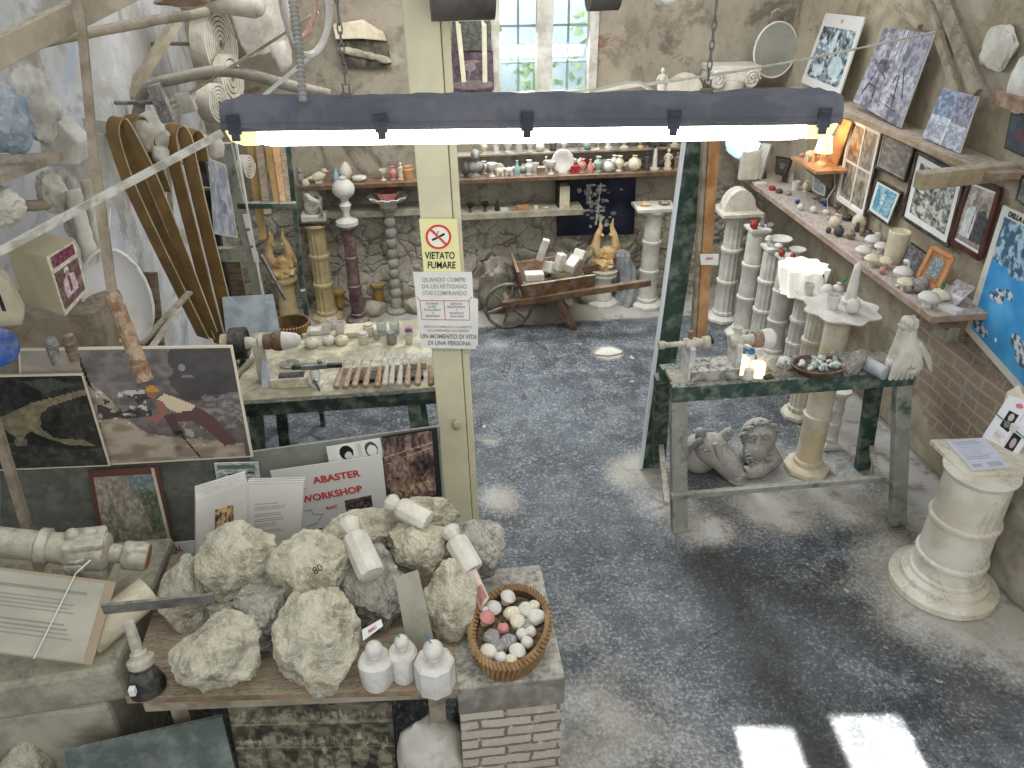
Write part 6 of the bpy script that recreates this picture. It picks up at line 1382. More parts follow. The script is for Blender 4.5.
xa, xb_ = wl(523, 280).x, wl(587, 270).x
sl = .12
for dy in (-.2, .2):
    b = MB(); b.slabq([Vector((xa, dy, .30)), Vector((xb_, dy, .37)), Vector((xb_+.02, dy*1.25, .50)), Vector((xa-.05, dy*1.25, .44))], (0, -1, 0), .025); b.build('side_board', M('orange_brown_board', '#84603f', '#6a4c33', scale=6, dust=.5, rough=.85), t)
b = MB(); b.slabq([Vector((xa, -.2, .3)), Vector((xa, .2, .3)), Vector((xa-.06, .25, .56)), Vector((xa-.06, -.25, .56))], (1, 0, 0), .025); b.build('front_board', wood_red, t)
b = MB(); b.slabq([Vector((xa, -.2, .3)), Vector((xb_, -.2, .37)), Vector((xb_, .2, .37)), Vector((xa, .2, .3))], (0, 0, 1), .02); b.build('bottom_board', wood_old, t)
for i, (x, y, sx, sy, sz, mt, lb) in enumerate([(534, 276, .16, .1, .07, white_al, 'white round block in the wheelbarrow, leftmost'), (560, 262, .07, .07, .15, white_al, 'white upright offcut in the middle of the wheelbarrow'), (572, 264, .16, .09, .08, white_al, 'white slab offcut at the right of the wheelbarrow'), (543, 250, .05, .06, .2, dusty_al, 'grey cylinder offcut sticking up in the wheelbarrow'), (552, 268, .12, .12, .1, dusty_al, 'rough offcut in the bottom of the wheelbarrow'), (580, 255, .1, .09, .09, dusty_al, 'dusty chunk behind the white slab in the wheelbarrow')]):
    p = at_y(x, y, ob.y-.05+.03*i); b = MB(); b.box((0, 0, 0), (sx, sy, sz)); b.build('stone_offcut', mt, bevel=.012, loc=(p.x, p.y, max(p.z, .40)), rot=(.1*i, .25*math.sin(i*2), i*.5), label=lb, cat='stone', group='offcuts in the wheelbarrow')
b = MB(); b.box((0, 0, .05), (.34, .1, .04), (0, .45, 0)); b.box((-.0, 0, .11), (.34, .1, .03), (0, .45, 0)); p = at_z(553, 305, 0); b.build('white_laths', white_pl, loc=(p.x, p.y-.05, .07), label='white laths slanting under the wheelbarrow', cat='laths')
# drape of sacks and stones left of wheelbarrow
p = at_z(492, 300, 0); b = MB(); b.rock((0, 0, .23), (.17, .12, .26), 61, rough=.14, planes=6); b.rock((.12, .02, .3), (.1, .1, .14), 62, sub=3); b.build('dusty_sack', M('dusty_sack', '#8d8676', '#6f685a', rough=.95, bump=.4, dust=.3), smooth=True, loc=(p.x, 6.35, 0), label='dusty grey sack slumped behind the barrow wheel', cat='sack')
p = at_y(522, 258, 6.5)
for k in range(4):
    b = MB(); b.cyl((0, 0, 0), (.02*k-.03, 0, .16), .03, seg=12); b.build('grey_bottle', dusty_al, smooth=30, loc=(p.x-.12+.07*k, 6.46, .45 if False else 0), label=f'grey stone cylinder by the back wall behind the barrow wheel, {ordn(k)} from the left', cat='stone')
# rubble stones along the wall base
for i, (x, lb) in enumerate([(258, 'loose grey stone in the back left corner'), (372, 'loose stone between violet and wavy columns'), (415, 'loose stone right of the wavy column'), (470, 'loose stone behind the post at the wall foot'), (588, 'loose stone left of the short white column'), (672, 'loose stone right of the tall ringed column')]):
    p = at_y(x, 290, 6.45); b = MB(); b.rock((0, 0, .07), (.12, .09, .09), 70+i, sub=3); b.build('rubble_stone', stone_block, smooth=True, loc=(p.x, 6.42, 0), label=lb, cat='stone')
# ================================================================== RIGHT: TRESTLE BENCH
ZT_ = .95
o0 = at_z(672, 398, ZT_-.06); x1_ = at_z(921, 384, ZT_-.05).x
t = thing('trestle_bench', 'green trestle bench with splayed legs holding the candles and chips', 'workbench', (o0.x, o0.y, 0)); W_ = x1_-o0.x; DP = .25
b = MB(); b.box((W_/2, .03, ZT_-.045), (W_, .06, .09)); b.build('front_beam', green_m, t, bevel=.004)
b = MB(); b.box((W_/2, DP-.03, ZT_-.045), (W_, .06, .09)); b.build('rear_beam', green_m, t, bevel=.004)
b = MB(); b.box((W_/2, DP/2, ZT_-.012), (W_-.03, DP-.10, .022)); b.build('top_boards', wood_grey, t, bevel=.003)
for nm, a, c2, mt in [('leg', (.045, .03, ZT_-.09), at_z(679, 530, 0)-Vector((o0.x, o0.y, 0)), green_dusty), ('leg', (W_-.04, .04, ZT_-.09), at_z(897, 524, 0)-Vector((o0.x, o0.y, 0)), green_dusty), ('leg', (.02, DP-.02, ZT_-.06), at_z(658, 462, 0)-Vector((o0.x, o0.y, 0)), green_m), ('leg', (W_-.08, DP-.02, ZT_-.06), at_z(862, 468, 0)-Vector((o0.x, o0.y, 0)), green_m)]:
    b = MB(); b.beam(a, c2, .085, .05, up=(0, 1, 0)); b.build(nm, mt, t, bevel=.003)
m_st = M('bare_dusty_batten', '#a59a86', '#8a7f6c', dust=.6)
b = MB(); b.beam((.05, -.02, .27), (W_-.03, -.02, .27), .03, .03); b.build('stretcher', green_dusty, t)
lb_, rb_ = at_z(658, 462, 0)-Vector((o0.x, o0.y, 0)), at_z(862, 468, 0)-Vector((o0.x, o0.y, 0))
for a, c2 in [((.03, -.02, .22), (lb_.x*.8, lb_.y*.8, .22)), ((W_-.05, -.02, .22), (W_+(rb_.x-W_)*.75, rb_.y*.8, .22))]:
    b = MB(); b.beam(a, c2, .03, .03); b.build('side_stretcher', m_st, t)
# tall green post with its backlit edge painted as a white strip, warm batten
pa, pb = at_y(700, 128, 3.95), at_z(674, 342, ZT_); pb = Vector((pb.x, 3.95, 0)); pa.x -= .0
t2 = thing('green_post', 'tall chipped green post standing behind the trestle bench', 'post', (pb.x, 3.95, 0)); 
dx = at_y(696, 143, 3.95).x-pb.x; zt2 = at_y(696, 132, 3.95).z
b = MB(); b.beam((-.02, 0, 0), (dx-.0, 0, zt2), .12, .06, up=(0, 1, 0)); b.build('post', green_m, t2, bevel=.004)
b = MB(); b.beam((-.085, -.02, 0), (dx-.07, -.02, zt2), .016, .03, up=(0, 1, 0)); b.build('backlit_edge_strip', M('backlit_edge_white', '#e3e6e8', bump=0, rough=.4), t2)
q0, q1 = at_y(700, 344, 3.78), at_y(714, 128, 3.78)
t3 = thing('wooden_batten', 'warm brown wooden upright beside the green post with a small tag', 'batten', (q0.x, 3.78, ZT_)); 
b = MB(); b.beam((0, 0, 0), (q1.x-q0.x, 0, q1.z-ZT_), .055, .045, up=(0, 1, 0)); b.build('batten', wood_warm, t3, bevel=.003)
b = MB(); b.beam((-.04, .01, 0), (q1.x-q0.x-.04, .01, q1.z-ZT_), .02, .04, up=(0, 1, 0)); b.build('grey_side_strip', wood_grey, t3)
s = Panel([(700, 254), (719, 254), (718, 265), (701, 265)], (0, 3.74, 0), (0, -1, 0), '', '', '', .002, paper_m, parent=t3, cname='tag')
for o in [c for c in COL.objects if c.parent == t3 and c.name.startswith('tag')]: o.location = s.o-Vector(t3.location)
lt = s.text('AIAC', .5, .6, .018, red_m, .0004); lt.location = s.o-Vector(t3.location)

# lathe on the bench
ol = at_z(688, 378, ZT_); ol.y += .03; ol.z = ZT_
t = thing('bench_lathe', 'dusty old bench lathe at the left end of the trestle bench', 'lathe', ol)
def bl(x, y, dY=0): return at_y(x, y, ol.y+dY)-ol
xa, xb_ = bl(686, 375).x, bl(734, 370).x
b = MB(); b.box(((xa+xb_)/2, 0, .03), (xb_-xa, .15, .06)); b.build('bed', M('iron_bed', '#4d4942', '#6d685d', dust=1., dustcol='#d8d5cb'), t, bevel=.004)
zs_ = .185
for x in (xa+.0, xb_-.01):
    b = MB(); b.box((x, 0, zs_/2), (.028, .13, zs_)); b.build('bracket', M('white_dusted_iron', '#d5d2c9', '#97928a', scale=12, dust=.6, dustcol='#e2dfd6'), t, bevel=.004)
b = MB(); b.lathe([(0, bl(660, 332).x), (.018, bl(660, 332).x), (.024, bl(664, 332).x), (.014, bl(668, 332).x), (.014, xa-.03), (.03, xa-.02), (.03, xa+.03), (.02, xa+.06), (.034, xa+.07), (.034, xa+.1), (0, xa+.1)], (0, 0, zs_), 18, RX_)
b.lathe([(0, xb_-.05), (.03, xb_-.05), (.038, xb_-.02), (.038, xb_+.01), (.02, xb_+.02), (.02, xb_+.05), (.03, xb_+.06), (.03, xb_+.08), (0, xb_+.08)], (0, 0, zs_), 18, RX_); b.build('spindle', dusty_machine, t, smooth=40)
b = MB(); b.lathe([(0, xb_+.075), (.042, xb_+.075), (.045, xb_+.09), (.045, xb_+.12), (0, xb_+.12)], (0, 0, zs_), 24, RX_); b.build('brown_chuck', rust_m, t, smooth=40)
b = MB(); b.lathe([(0, xb_+.12), (.046, xb_+.12), (.052, xb_+.15), (.05, xb_+.175), (.035, xb_+.19), (.03, xb_+.18), (0, xb_+.15)], (0, 0, zs_), 24, RX_); b.build('turned_bowl_blank', white_al, t, smooth=40)
b = MB(); b.cyl((xb_-.01, 0, zs_+.02), (xb_-.01, 0, zs_+.065), .016); b.cyl((xb_-.01, 0, zs_+.065), (xb_-.01, 0, zs_+.075), .022); b.build('oiler', dusty_machine, t, smooth=40)
b = MB(); b.cyl((xa, 0, zs_+.02), (xa, 0, zs_+.07), .012); b.build('bolt', rust_m, t)
b = MB(); b.box((xa+.10, .02, .19), (.05, .05, .03)); b.build('switch_box', black_m, t, bevel=.003)
# lit candles and blue cap
gp = 'glowing wax lights on the trestle bench'
for (x, y, r, h, mt, lb) in [(740, 372, .035, .09, glow_warm, 'tall glowing cream candle next to the bench lathe'), (757, 375, .038, .07, glow_warm, 'lower glowing candle with crumbly base'), (748, 378, .026, .05, white_al, 'small white candle stub before the glowing ones')]:
    p = at_z(x, y, ZT_); b = MB(); b.lathe([(0, 0), (r*1.05, 0), (r, h*.3), (r*.95, h), (r*.6, h*.97), (0, h*.9)], seg=20); b.build('candle', mt, smooth=40, loc=p, label=lb, cat='candle', group=gp)
p = at_z(748, 371, ZT_); b = MB(); b.lathe([(0, 0), (.022, 0), (.022, .1), (.018, .105), (0, .105)], seg=14, m=white_pl); b.ball((0, 0, .115), (.019, .019, .017), blue_pl); b.build('blue_capped_bottle', None, smooth=True, loc=p, label='little white bottle with round blue cap behind the candles', cat='bottle')
for (x, y, sx, sy, sz, mt, lb, rt) in [(765, 368, .035, .05, .12, white_al, 'white slanting stone slab right of the candles', (.2, -.5, 0)), (774, 370, .03, .04, .11, dusty_al, 'pale leaning slab beside the white slanting one', (.1, -.6, .2)), (784, 367, .045, .05, .035, white_al, 'white lump left of the bowl of chips', (0, 0, 0)), (768, 378, .05, .03, .012, black_m, 'small dark flat tool in front of the slabs', (0, 0, .3)), (832, 364, .03, .03, .045, grey_al, 'grey stone behind the bowl of chips', (0, 0, 0))]:
    p = at_z(x, y, ZT_); b = MB()
    if mt is black_m or 'slab' in lb: b.box((0, 0, sz/2), (sx, sy, sz))
    else: b.rock((0, 0, sz*.7), (sx, sy, sz), int(x), sub=3)
    b.build('stone_piece', mt, smooth='lump' in lb, loc=p, rot=rt, label=lb, cat='stone' if mt is not black_m else 'tool')
simple('figure', at_z(783, 377, ZT_), grey_al, 'small grey clay figurine in front of the bowl of chips', 'figurine', .025)
p = at_z(817, 373, ZT_); t = thing('chip_bowl', 'wide dark bowl filled with pale stone chips on the trestle bench', 'bowl', p)
b = MB(); b.lathe([(0, 0), (.09, 0), (.135, .035), (.145, .055), (.135, .057), (.12, .035), (0, .03)], seg=36)
for v in b.bm.verts: v.co.y *= .72
b.build('bowl', M('dark_brown_bowl', '#4a342a', '#5f483a', dust=.2), t, smooth=40)
r = random.Random(2)
for k in range(30):
    a, q = r.uniform(0, 2*PI), r.random()**.5*.1; b = MB(); b.rock((0, 0, 0), (.022, .016, .012), k, sub=2, planes=10)
    b.build('stone_chip', [white_al, teal_st, dusty_al, ug, white_al][k % 5], loc=(p.x+q*math.cos(a), p.y+q*.68*math.sin(a), p.z+.052+.004*(k % 3)), rot=(r.uniform(-1, 1), r.uniform(-1, 1), r.uniform(0, 6)), label='pale stone chip lying in the wide dark bowl', cat='stone chip', group='chips in the wide dark bowl')
p = at_z(851, 374, ZT_); b = MB(); b.rock((0, 0, .065), (.06, .05, .085), 91, rot=(0, .3, 0)); b.build('grey_stone_lump', rock_grey, smooth=50, loc=p, label='rough grey lump right of the bowl of chips', cat='rock')
pa, pb = at_z(884, 380, ZT_), at_z(862, 368, ZT_); pa.z += .038; pb.z += .038; b = MB(); b.cyl(pa, pb+(pb-pa)*.2, .036, seg=22); b.build('stone_cylinder', M('grey_white_cylinder', '#b7b8b8', '#97989a', bump=.15), smooth=40, label='pale stone cylinder lying across the right bench end', cat='stone', base=pa)
# fish like draped sculpture behind the right bench end
p = at_z(912, 384, ZT_); t = thing('eagle_sculpture', 'dusty carved bird sculpture standing at the right bench end', 'sculpture', (p.x, p.y+.10, ZT_))
b = MB(); b.rock((0, 0, .07), (.10, .08, .08), 95, rough=.1); b.tube([(0, 0, .06), (-.01, 0, .15), (-.03, 0, .22), (-.035, 0, .28)], [.09, .075, .05, .04], 12); b.ball((-.04, -.01, .30), (.045, .04, .04), dent=.4)
for k in range(5): b.tube([(-.06+.02*k, -.06, .17-.01*k), (-.09+.02*k, -.07, .08), (-.10+.03*k, -.06, .01)], [.02, .022, .01], 6)
for k in range(4): b.tube([(.02, .02*k-.04, .2), (.09, .02*k-.04, .11), (.13, .02*k-.04, .03)], [.015, .02, .008], 6)
b.build('body', dusty_al, t, smooth=True)
# carved heads under the bench
p = at_z(722, 474, 0); p.y += .03
t = thing('horse_head_sculpture', 'grey carved horse head with ribbed mane lying under the trestle bench', 'sculpture', p+Vector((-.03, 0, 0)), -.15); t.scale = (1.22, 1.22, 1.22)
m_sc = M('grey_carved_plaster', '#a5a198', '#85817a', rough=.95, bump=.25, dust=.5, dustcol='#c7c3b9')
def feye(parent, c, n, r, m):
    n = Vector(n).normalized(); u = n.cross(Vector((0, 0, 1))).normalized(); v = n.cross(u); c = Vector(c)
    b = MB(); b.tube([c+u*r*1.4*math.cos(a)+v*r*math.sin(a) for a in [2*PI*k/14 for k in range(14)]], r*.32, 6, closed=True); b.ball(c, r*.62); b.tube([c+u*r*1.9*math.cos(a)+v*r*1.7*math.sin(a) for a in [PI+PI*k/7 for k in range(8)]], r*.28, 6); return b.build('eye', m, parent, smooth=True)
b = MB(); c_ = Vector((-.045, -.03, .165)); mz = Vector((.075, -.125, .06))
b.ball(c_, (.085, .075, .085)); b.tube([c_, c_.lerp(mz, .5)+Vector((0, 0, .012)), c_.lerp(mz, .85), mz], [.078, .066, .052, .042], 18); b.ball(mz, (.046, .042, .04)); b.ball((-.09, .03, .09), (.10, .09, .11)); b.tube([(.0, .02, .10), (.06, -.03, .05), (.08, -.08, .02)], [.07, .06, .04], 12)
hd = b.build('head', m_sc, t, smooth=True); vd = Vector((-.2, -.75, .6))
feye(hd, c_+Vector((-.55, -.7, .35)).normalized()*.082, (-.4, -.8, .4), .016, m_sc); feye(hd, c_+Vector((.62, -.62, .42)).normalized()*.082, (.3, -.8, .5), .016, m_sc)
for q in ((-.018, -.03, .03), (.03, -.028, .026)):
    b = MB(); n_ = mz+Vector(q); b.tube([n_+Vector((.009*math.cos(a), -.004, .007*math.sin(a))) for a in [2*PI*k/8 for k in range(8)]], .004, 5, closed=True); b.build('nostril', m_sc, hd, smooth=True)
b = MB(); b.tube([mz+Vector((-.045, -.02, -.005)), mz+Vector((-.01, -.048, -.012)), mz+Vector((.04, -.03, -.005))], .007, 6); b.build('mouth', m_sc, hd, smooth=True)
for sx, dx in ((-.10, -.015), (.01, .02)):
    b = MB(); b.tube([(sx, -.01, .22), (sx+dx, -.03, .265), (sx+dx*.5, -.045, .285)], [.032, .026, .008], 10); b.build('ear', m_sc, hd, smooth=True)
for k in range(7):
    b = MB(); rr = .098+.012*k; b.tube([(-.06-rr*math.cos(a)*.8, -.015-.004*k-.03*math.sin(a), .135+rr*math.sin(a)*.95-.006*k) for a in [math.radians(68-21*j) for j in range(8)] if .135+rr*math.sin(a)*.95-.006*k > .01], .010, 6); b.build('mane_ridge', m_sc, hd, smooth=True)
b = MB(); b.tube([(-.05, -.1, .245), (-.03, -.115, .2), (-.02, -.135, .17)], [.014, .018, .01], 8); b.build('forelock', m_sc, hd, smooth=True)
p = at_z(757, 470, 0); p.y += .08
t = thing('bearded_head_sculpture', 'grey carved bearded head leaning against the horse head', 'sculpture', p+Vector((.01, 0, 0)), -.1); t.scale = (1.12, 1.12, 1.12)
b = MB(); c_ = Vector((0, 0, .185)); b.ball(c_, (.10, .095, .105)); b.ball((-.02, -.05, .13), (.075, .065, .075)); b.tube([(.04, 0, .1), (.085, -.04, .05), (-.02, -.13, .035), (-.1, -.14, .035)], [.07, .062, .045, .035], 12); b.ball((.02, 0, .06), (.11, .09, .07)); hd = b.build('head', m_sc, t, smooth=True)
def sp(x, z, k=1.0): n_ = Vector((x, -.8, z)).normalized(); return c_+Vector((n_.x*.10, n_.y*.095, n_.z*.105))*k, n_
for x in (-.62, .12): q, n_ = sp(x, .28); feye(hd, q, n_, .013, m_sc); q2, _ = sp(x, .62, 1.03); q3, _ = sp(x-.3, .5, 1.03); q4, _ = sp(x+.3, .5, 1.03); b = MB(); b.tube([q3, q2, q4], .010, 6); b.build('brow', m_sc, hd, smooth=True)
a, _ = sp(-.25, .42, 1.02); c2, _ = sp(-.3, -.15, 1.2); b = MB(); b.tube([a, a.lerp(c2, .6), c2], [.010, .014, .021], 8); b.build('nose', m_sc, hd, smooth=True)
q, _ = sp(-.3, -.42, 1.12); b = MB(); b.tube([q+Vector((-.045, .012, -.012)), q+Vector((-.02, -.006, .006)), q, q+Vector((.02, -.006, .006)), q+Vector((.045, .012, -.012))], .011, 8); b.build('moustache', m_sc, hd, smooth=True)
rb = random.Random(6)
for k in range(16):
    a_ = math.radians(175+11.5*k); q = Vector((-.02, -.05, .135))+Vector((math.cos(a_)*.062, -.045-.012*(k % 3), math.sin(a_)*(.045+.02*(k % 3)))); b = MB(); b.tube([q+Vector((.016*math.cos(a), -.006, .016*math.sin(a)))*(1-.05*j) for j, a in enumerate([.9*j for j in range(6)])], .008, 6); b.build('beard_curl', m_sc, hd, smooth=True)
for k in range(14):
    a_ = math.radians(5+13*k); q = c_+Vector((math.cos(a_)*.092, -.035+.02*(k % 2), math.sin(a_)*.098)); b = MB(); b.tube([q+Vector((.018*math.cos(a), -.004, .014*math.sin(a))) for a in [.9*j for j in range(6)]], .009, 6); b.build('hair_curl', m_sc, hd, smooth=True)
p = at_z(700, 482, 0); b = MB(); b.box((.13, .08, .01), (.5, .3, .02)); b.build('slab', m_sc, loc=(p.x-.02, p.y-.02, 0), label='thin stone slab on the floor under the carved heads', cat='slab') if False else b.bm.free()

# ================================================================== RIGHT COLUMNS
CP = {}
c, r_, _ = column(722, 318, 733, 212, 9.5, wh_col, 'dusty fluted column in the back right corner with arched stone on top', flute=12, base='oct'); CP['a'] = c
cols = [
 ('b', 741, 335, 755, 227, 9.5, wh_col, 'grey white ringed column, second from the back right corner', 0, 'oct'),
 ('c', 757, 345, 771, 246, 9, wh_col, 'fluted white column, third from the back right corner', 12, 'oct'),
 ('d', 771, 356, 785, 256, 9.5, white_al, 'bright white ringed column just left of the scalloped lit lamp', 0, 'oct'),
 ('e', 790, 372, 803, 292, 9, white_al, 'white fluted column right under the scalloped lit lamp', 10, 'oct'),
 ('f', 797, 415, 815, 300, 9.5, M('warm_white_column', '#d3ccb8', '#b9b09a', scale=6, dust=.3), 'white column with cups on top behind the chip bowl', 12, 'oct'),
 ('g', 828, 446, 838, 390, 7, wh_col, 'slender white column half hidden behind the trestle bench', 0, 'sq'),
 ('h', 806, 468, 850, 312, 13, M('honey_column', '#cdbb94', '#ddd5c0', scale=5, dust=.2, rough=.6), 'honey coloured column on an octagonal base seen under and above the trestle bench', 0, 'oct')]
for (k, xb, yb, xt, yt, rp, mt, lb, fl, bs_) in cols:
    c, r_, tt = column(xb, yb, xt, yt, rp, mt, lb, flute=fl, base=bs_, cap='sq' if k in 'bcd' else 'oct'); CP[k] = (c, r_)
# tops
c = CP['a']; b = MB(); b.box((0, 0, .012), (.34, .3, .024)); b.prism([(.13*math.cos(a), .024+.17*math.sin(a)) for a in [PI*k/14 for k in range(15)]], .12); b.build('arched_stone', dusty_al, smooth=30, loc=c, label='arched stone slab on the corner column', cat='stone')
b = MB(); b.box((0, 0, .12), (.16, .05, .24)); p = at_y(740, 196, 6.3); b.build('stone_tablet', dusty_al, bevel=.01, loc=(p.x, 6.2, 1.13), label='upright beige stone tablet at the far end of the right shelf', cat='stone')
gt = 'little things on the column tops'
def ontop(c, dx, dy, kind, mt, s, lb): simple(kind, Vector((c.x+dx, c.y+dy, c.z)), mt, lb, None, s, gt)
c = CP['b'][0]; ontop(c, -.05, -.04, 'egg', redpaint, .035, 'dark red ball on the second column from the corner'); ontop(c, .03, 0, 'figure', grey_al, .028, 'grey figurine beside the red ball'); ontop(c, .09, -.02, 'lidbox', grey_al, .022, 'small grey box on the second column from the corner')
c = CP['c'][0]; ontop(c, -.05, 0, 'urn', white_al, .026, 'white urn on the third column from the corner'); ontop(c, .05, 0, 'bowl', white_al, .045, 'flat white bowl on the third column from the corner'); ontop(c, 0, -.08, 'mush', white_al, .028, 'white mushroom on the third column from the corner')
c = CP['d'][0]; ontop(c, -.06, 0, 'egg', redpaint, .026, 'red ball on the bright white column'); ontop(c, .0, -.06, 'egg', redpaint, .022, 'second red ball, front of the bright white column'); ontop(c, .07, .02, 'bowl', white_al, .033, 'white bowl on the bright white column')
# scalloped lit lamp
c = CP['e'][0]+Vector((-.05, 0, .0)); t = thing('scalloped_lamp', 'large lit white alabaster lamp with scalloped fluted sides', 'lamp', c)
hL = .205; b = MB(); b.lathe([(.13, 0), (.125, .01), (.15, .1), (.165, hL), (.135, hL-.012), (.08, hL-.04), (.03, hL-.045), (0, hL-.045)], seg=80, flute=10, fd=.10); b.build('shade', glow_m, t, smooth=60)
b = MB(); b.lathe([(0, 0), (.1, 0), (.1, .012), (0, .012)], seg=20); b.build('lamp_base', white_al, t)
for (k, items) in (('f', [(-.08, .03, 'cup', white_al, .034, 'white cup on the column behind the chip bowl, left one'), (0, -.05, 'egg', white_al, .05, 'white egg shaped jar on the scalloped tray'), (.02, .05, 'bottle', white_al, .03, 'white bottle with dark stopper behind the egg shaped jar'), (.10, 0, 'ballvase', white_al, .036, 'round white pot with a green leaf brush')]),
                   ('h', [(-.06, .0, 'cup', white_al, .038, 'white cup at the left on the honey coloured column'), (.02, -.07, 'egg', white_al, .043, 'white egg on the front of the slender column'), (.07, .05, 'obelisk', white_al, .06, 'tall white cone bottle on the honey coloured column')])):
    c, r_ = CP[k]; b = MB(); n_ = 16; b.lathe([(0, 0), (r_*1.8, 0), (r_*2.6, .02), (r_*2.6, .028), (0, .028)], seg=48, flute=8, fd=.08); b.build('scalloped_tray', white_al, smooth=40, loc=c, label='scalloped white tray with white pots behind the chip bowl' if k == 'f' else 'scalloped grey edged tray on the honey coloured column', cat='tray')
    for (dx, dy, kind, mt, s_, lb) in items:
        o = simple(kind, Vector((c.x+dx, c.y+dy, c.z+.028)), mt, lb, None, s_, gt)
        if 'leaf' in lb: b = MB(); b.tube([(.0, 0, .07), (.03, 0, .1), (.05, 0, .115)], [.004, .007, .003], 6); b.build('green_brush', green_pl, o)
        if 'dark stopper' in lb: b = MB(); b.tube([(0, 0, .09), (-.01, 0, .125)], .005, 6); b.build('stopper', navy_pl, o)
# ================================================================== RIGHT SHELF
XSH = 2.74; ZS = 1.115
pA, pB = at_z(742, 172, ZS), at_z(932, 318, ZS)
YA, YBs = 6.45, at_x(932, 318, XSH).y
b = MB(); b.slabq([Vector((XSH, YA, ZS)), Vector((XR-.01, YA, ZS)), Vector((XR-.01, YBs-.0, ZS)), Vector((XSH+.0, YBs, ZS))], (0, 0, 1), .04)
b.build('wall_shelf', M('pinkish_dusty_plank', '#a98f7a', '#8c7462', scale=4, rough=.9, bump=.25, dust=.9, dustcol='#b9b1ab'), bevel=.003, label='long plank shelf on the right wall crowded with alabaster objects', cat='shelf', base=(XSH, 5, ZS))
b = MB(); b.rock((0, 0, .0), (.17, .3, .4), 101, rough=.1); b.build('wall_buttress', m_right, smooth=True, loc=(XR-.02, YBs+.35, .70), kind='structure', label='plastered masonry swelling under the right shelf') if False else b.bm.free()
for i, (Yy, lb) in enumerate([(3.75, 'near wooden bracket under the right shelf'), (5.0, 'middle wooden bracket under the right shelf'), (6.1, 'far wooden bracket under the right shelf')]):
    b = MB(); b.prism([(0, 0), (.30, 0), (.30, -.22)], .05, Matrix.Translation((XR-.31, Yy, ZS-.042))); b.build('shelf_bracket', wood_old, label=lb, cat='bracket', base=(XR-.1, Yy, ZS-.05))
for i, (x, y, s_, lb) in enumerate([(952, 330, .07, 'squarish stone block built out of the right wall below the shelf'), (938, 300, .05, 'smaller stone block jutting under the shelf end')]):
    p = at_x(x, y, XR-.07); b = MB(); b.box((0, 0, 0), (.16, s_*1.8, s_*1.5), (0, .0, .1)); b.build('wall_stone', stone_block, bevel=.012, loc=p, label=lb, cat='stone')
gs = 'alabaster objects on the right shelf'
RS = [ # px, py(base), kind, mat, size
 (763, 178, 'cube', dark_al, .03, 'dark framed little portrait block at the far end of the right shelf'), (757, 186, 'block', white_al, .04, 'white block at the far end of the right shelf'), (772, 190, 'lidbox', redpaint, .022, 'red lidded pot, left of two near the far shelf end'), (779, 193, 'lidbox', dark_al, .022, 'dark lidded pot right of the red one'), (788, 195, 'lidbox', grey_al, .02, 'grey lidded pot in front of the tall white ones'),
 (784, 182, 'cup', purple_st, .026, 'violet cup behind the lidded pots'), (800, 182, 'bottle', white_al, .03, 'white bottle behind the lidded pots'), (795, 190, 'cup', white_al, .034, 'wide white mug near the lamp shelf'), (806, 192, 'vase', cream_al, .03, 'cream vase in front of the lamp shelf'), (797, 204, 'egg', navy_pl, .02, 'small blue grey ball left of the white eggs'),
 (800, 210, 'egg', white_al, .026, 'white egg, leftmost of the row on the shelf edge'), (813, 213, 'egg', white_al, .028, 'white egg in the middle of the shelf edge'), (822, 203, 'bowl', grey_al, .024, 'grey footed bowl behind the white eggs'), (815, 199, 'coin', grey_al, .04, 'flat grey stone behind the white eggs'), (826, 214, 'lidbox', dusty_al, .022, 'beige lidded pot right of the white eggs'),
 (825, 206, 'bottle', navy_pl, .022, 'small blue glass bottle under the lamp shelf'), (833, 221, 'coin', brown_st, .045, 'brown flat stone near the round bottle'), (834, 227, 'ballvase', cream_al, .042, 'cream round bottle vase left of the dark pots'), (843, 213, 'goblet', brown_st, .03, 'brown goblet behind the dark pots'), (849, 220, 'lidbox', dark_al, .028, 'dark lidded pot, rear one of the dark group'),
 (828, 233, 'egg', dark_al, .022, 'dark egg, leftmost of the dark group'), (838, 236, 'ballvase', dark_al, .034, 'dark round vase, left of the dark group'), (850, 239, 'ballvase', brown_st, .03, 'brown round vase in front of the dark group'), (856, 232, 'cat', dark_al, .03, 'dark cat figurine beside the big white egg'), (858, 228, 'egg', cream_al, .055, 'big cream egg behind the dark pots'),
 (868, 240, 'ballvase', dark_al, .032, 'dark round vase, rightmost of the dark group'), (862, 236, 'bottle', brown_st, .026, 'brown bottle between the dark vases'), (881, 240, 'egg', white_al, .03, 'white egg in front of the blue photo'), (875, 228, 'cup', dusty_al, .03, 'beige cup in front of the blue photo')]
for (x, y, k, mt, s_, lb) in RS:
    p = at_z(x, y, ZS); p.x = min(max(p.x, XSH+.03), XR-.05); simple(k, p, mt, lb, None, s_*.95, gs)
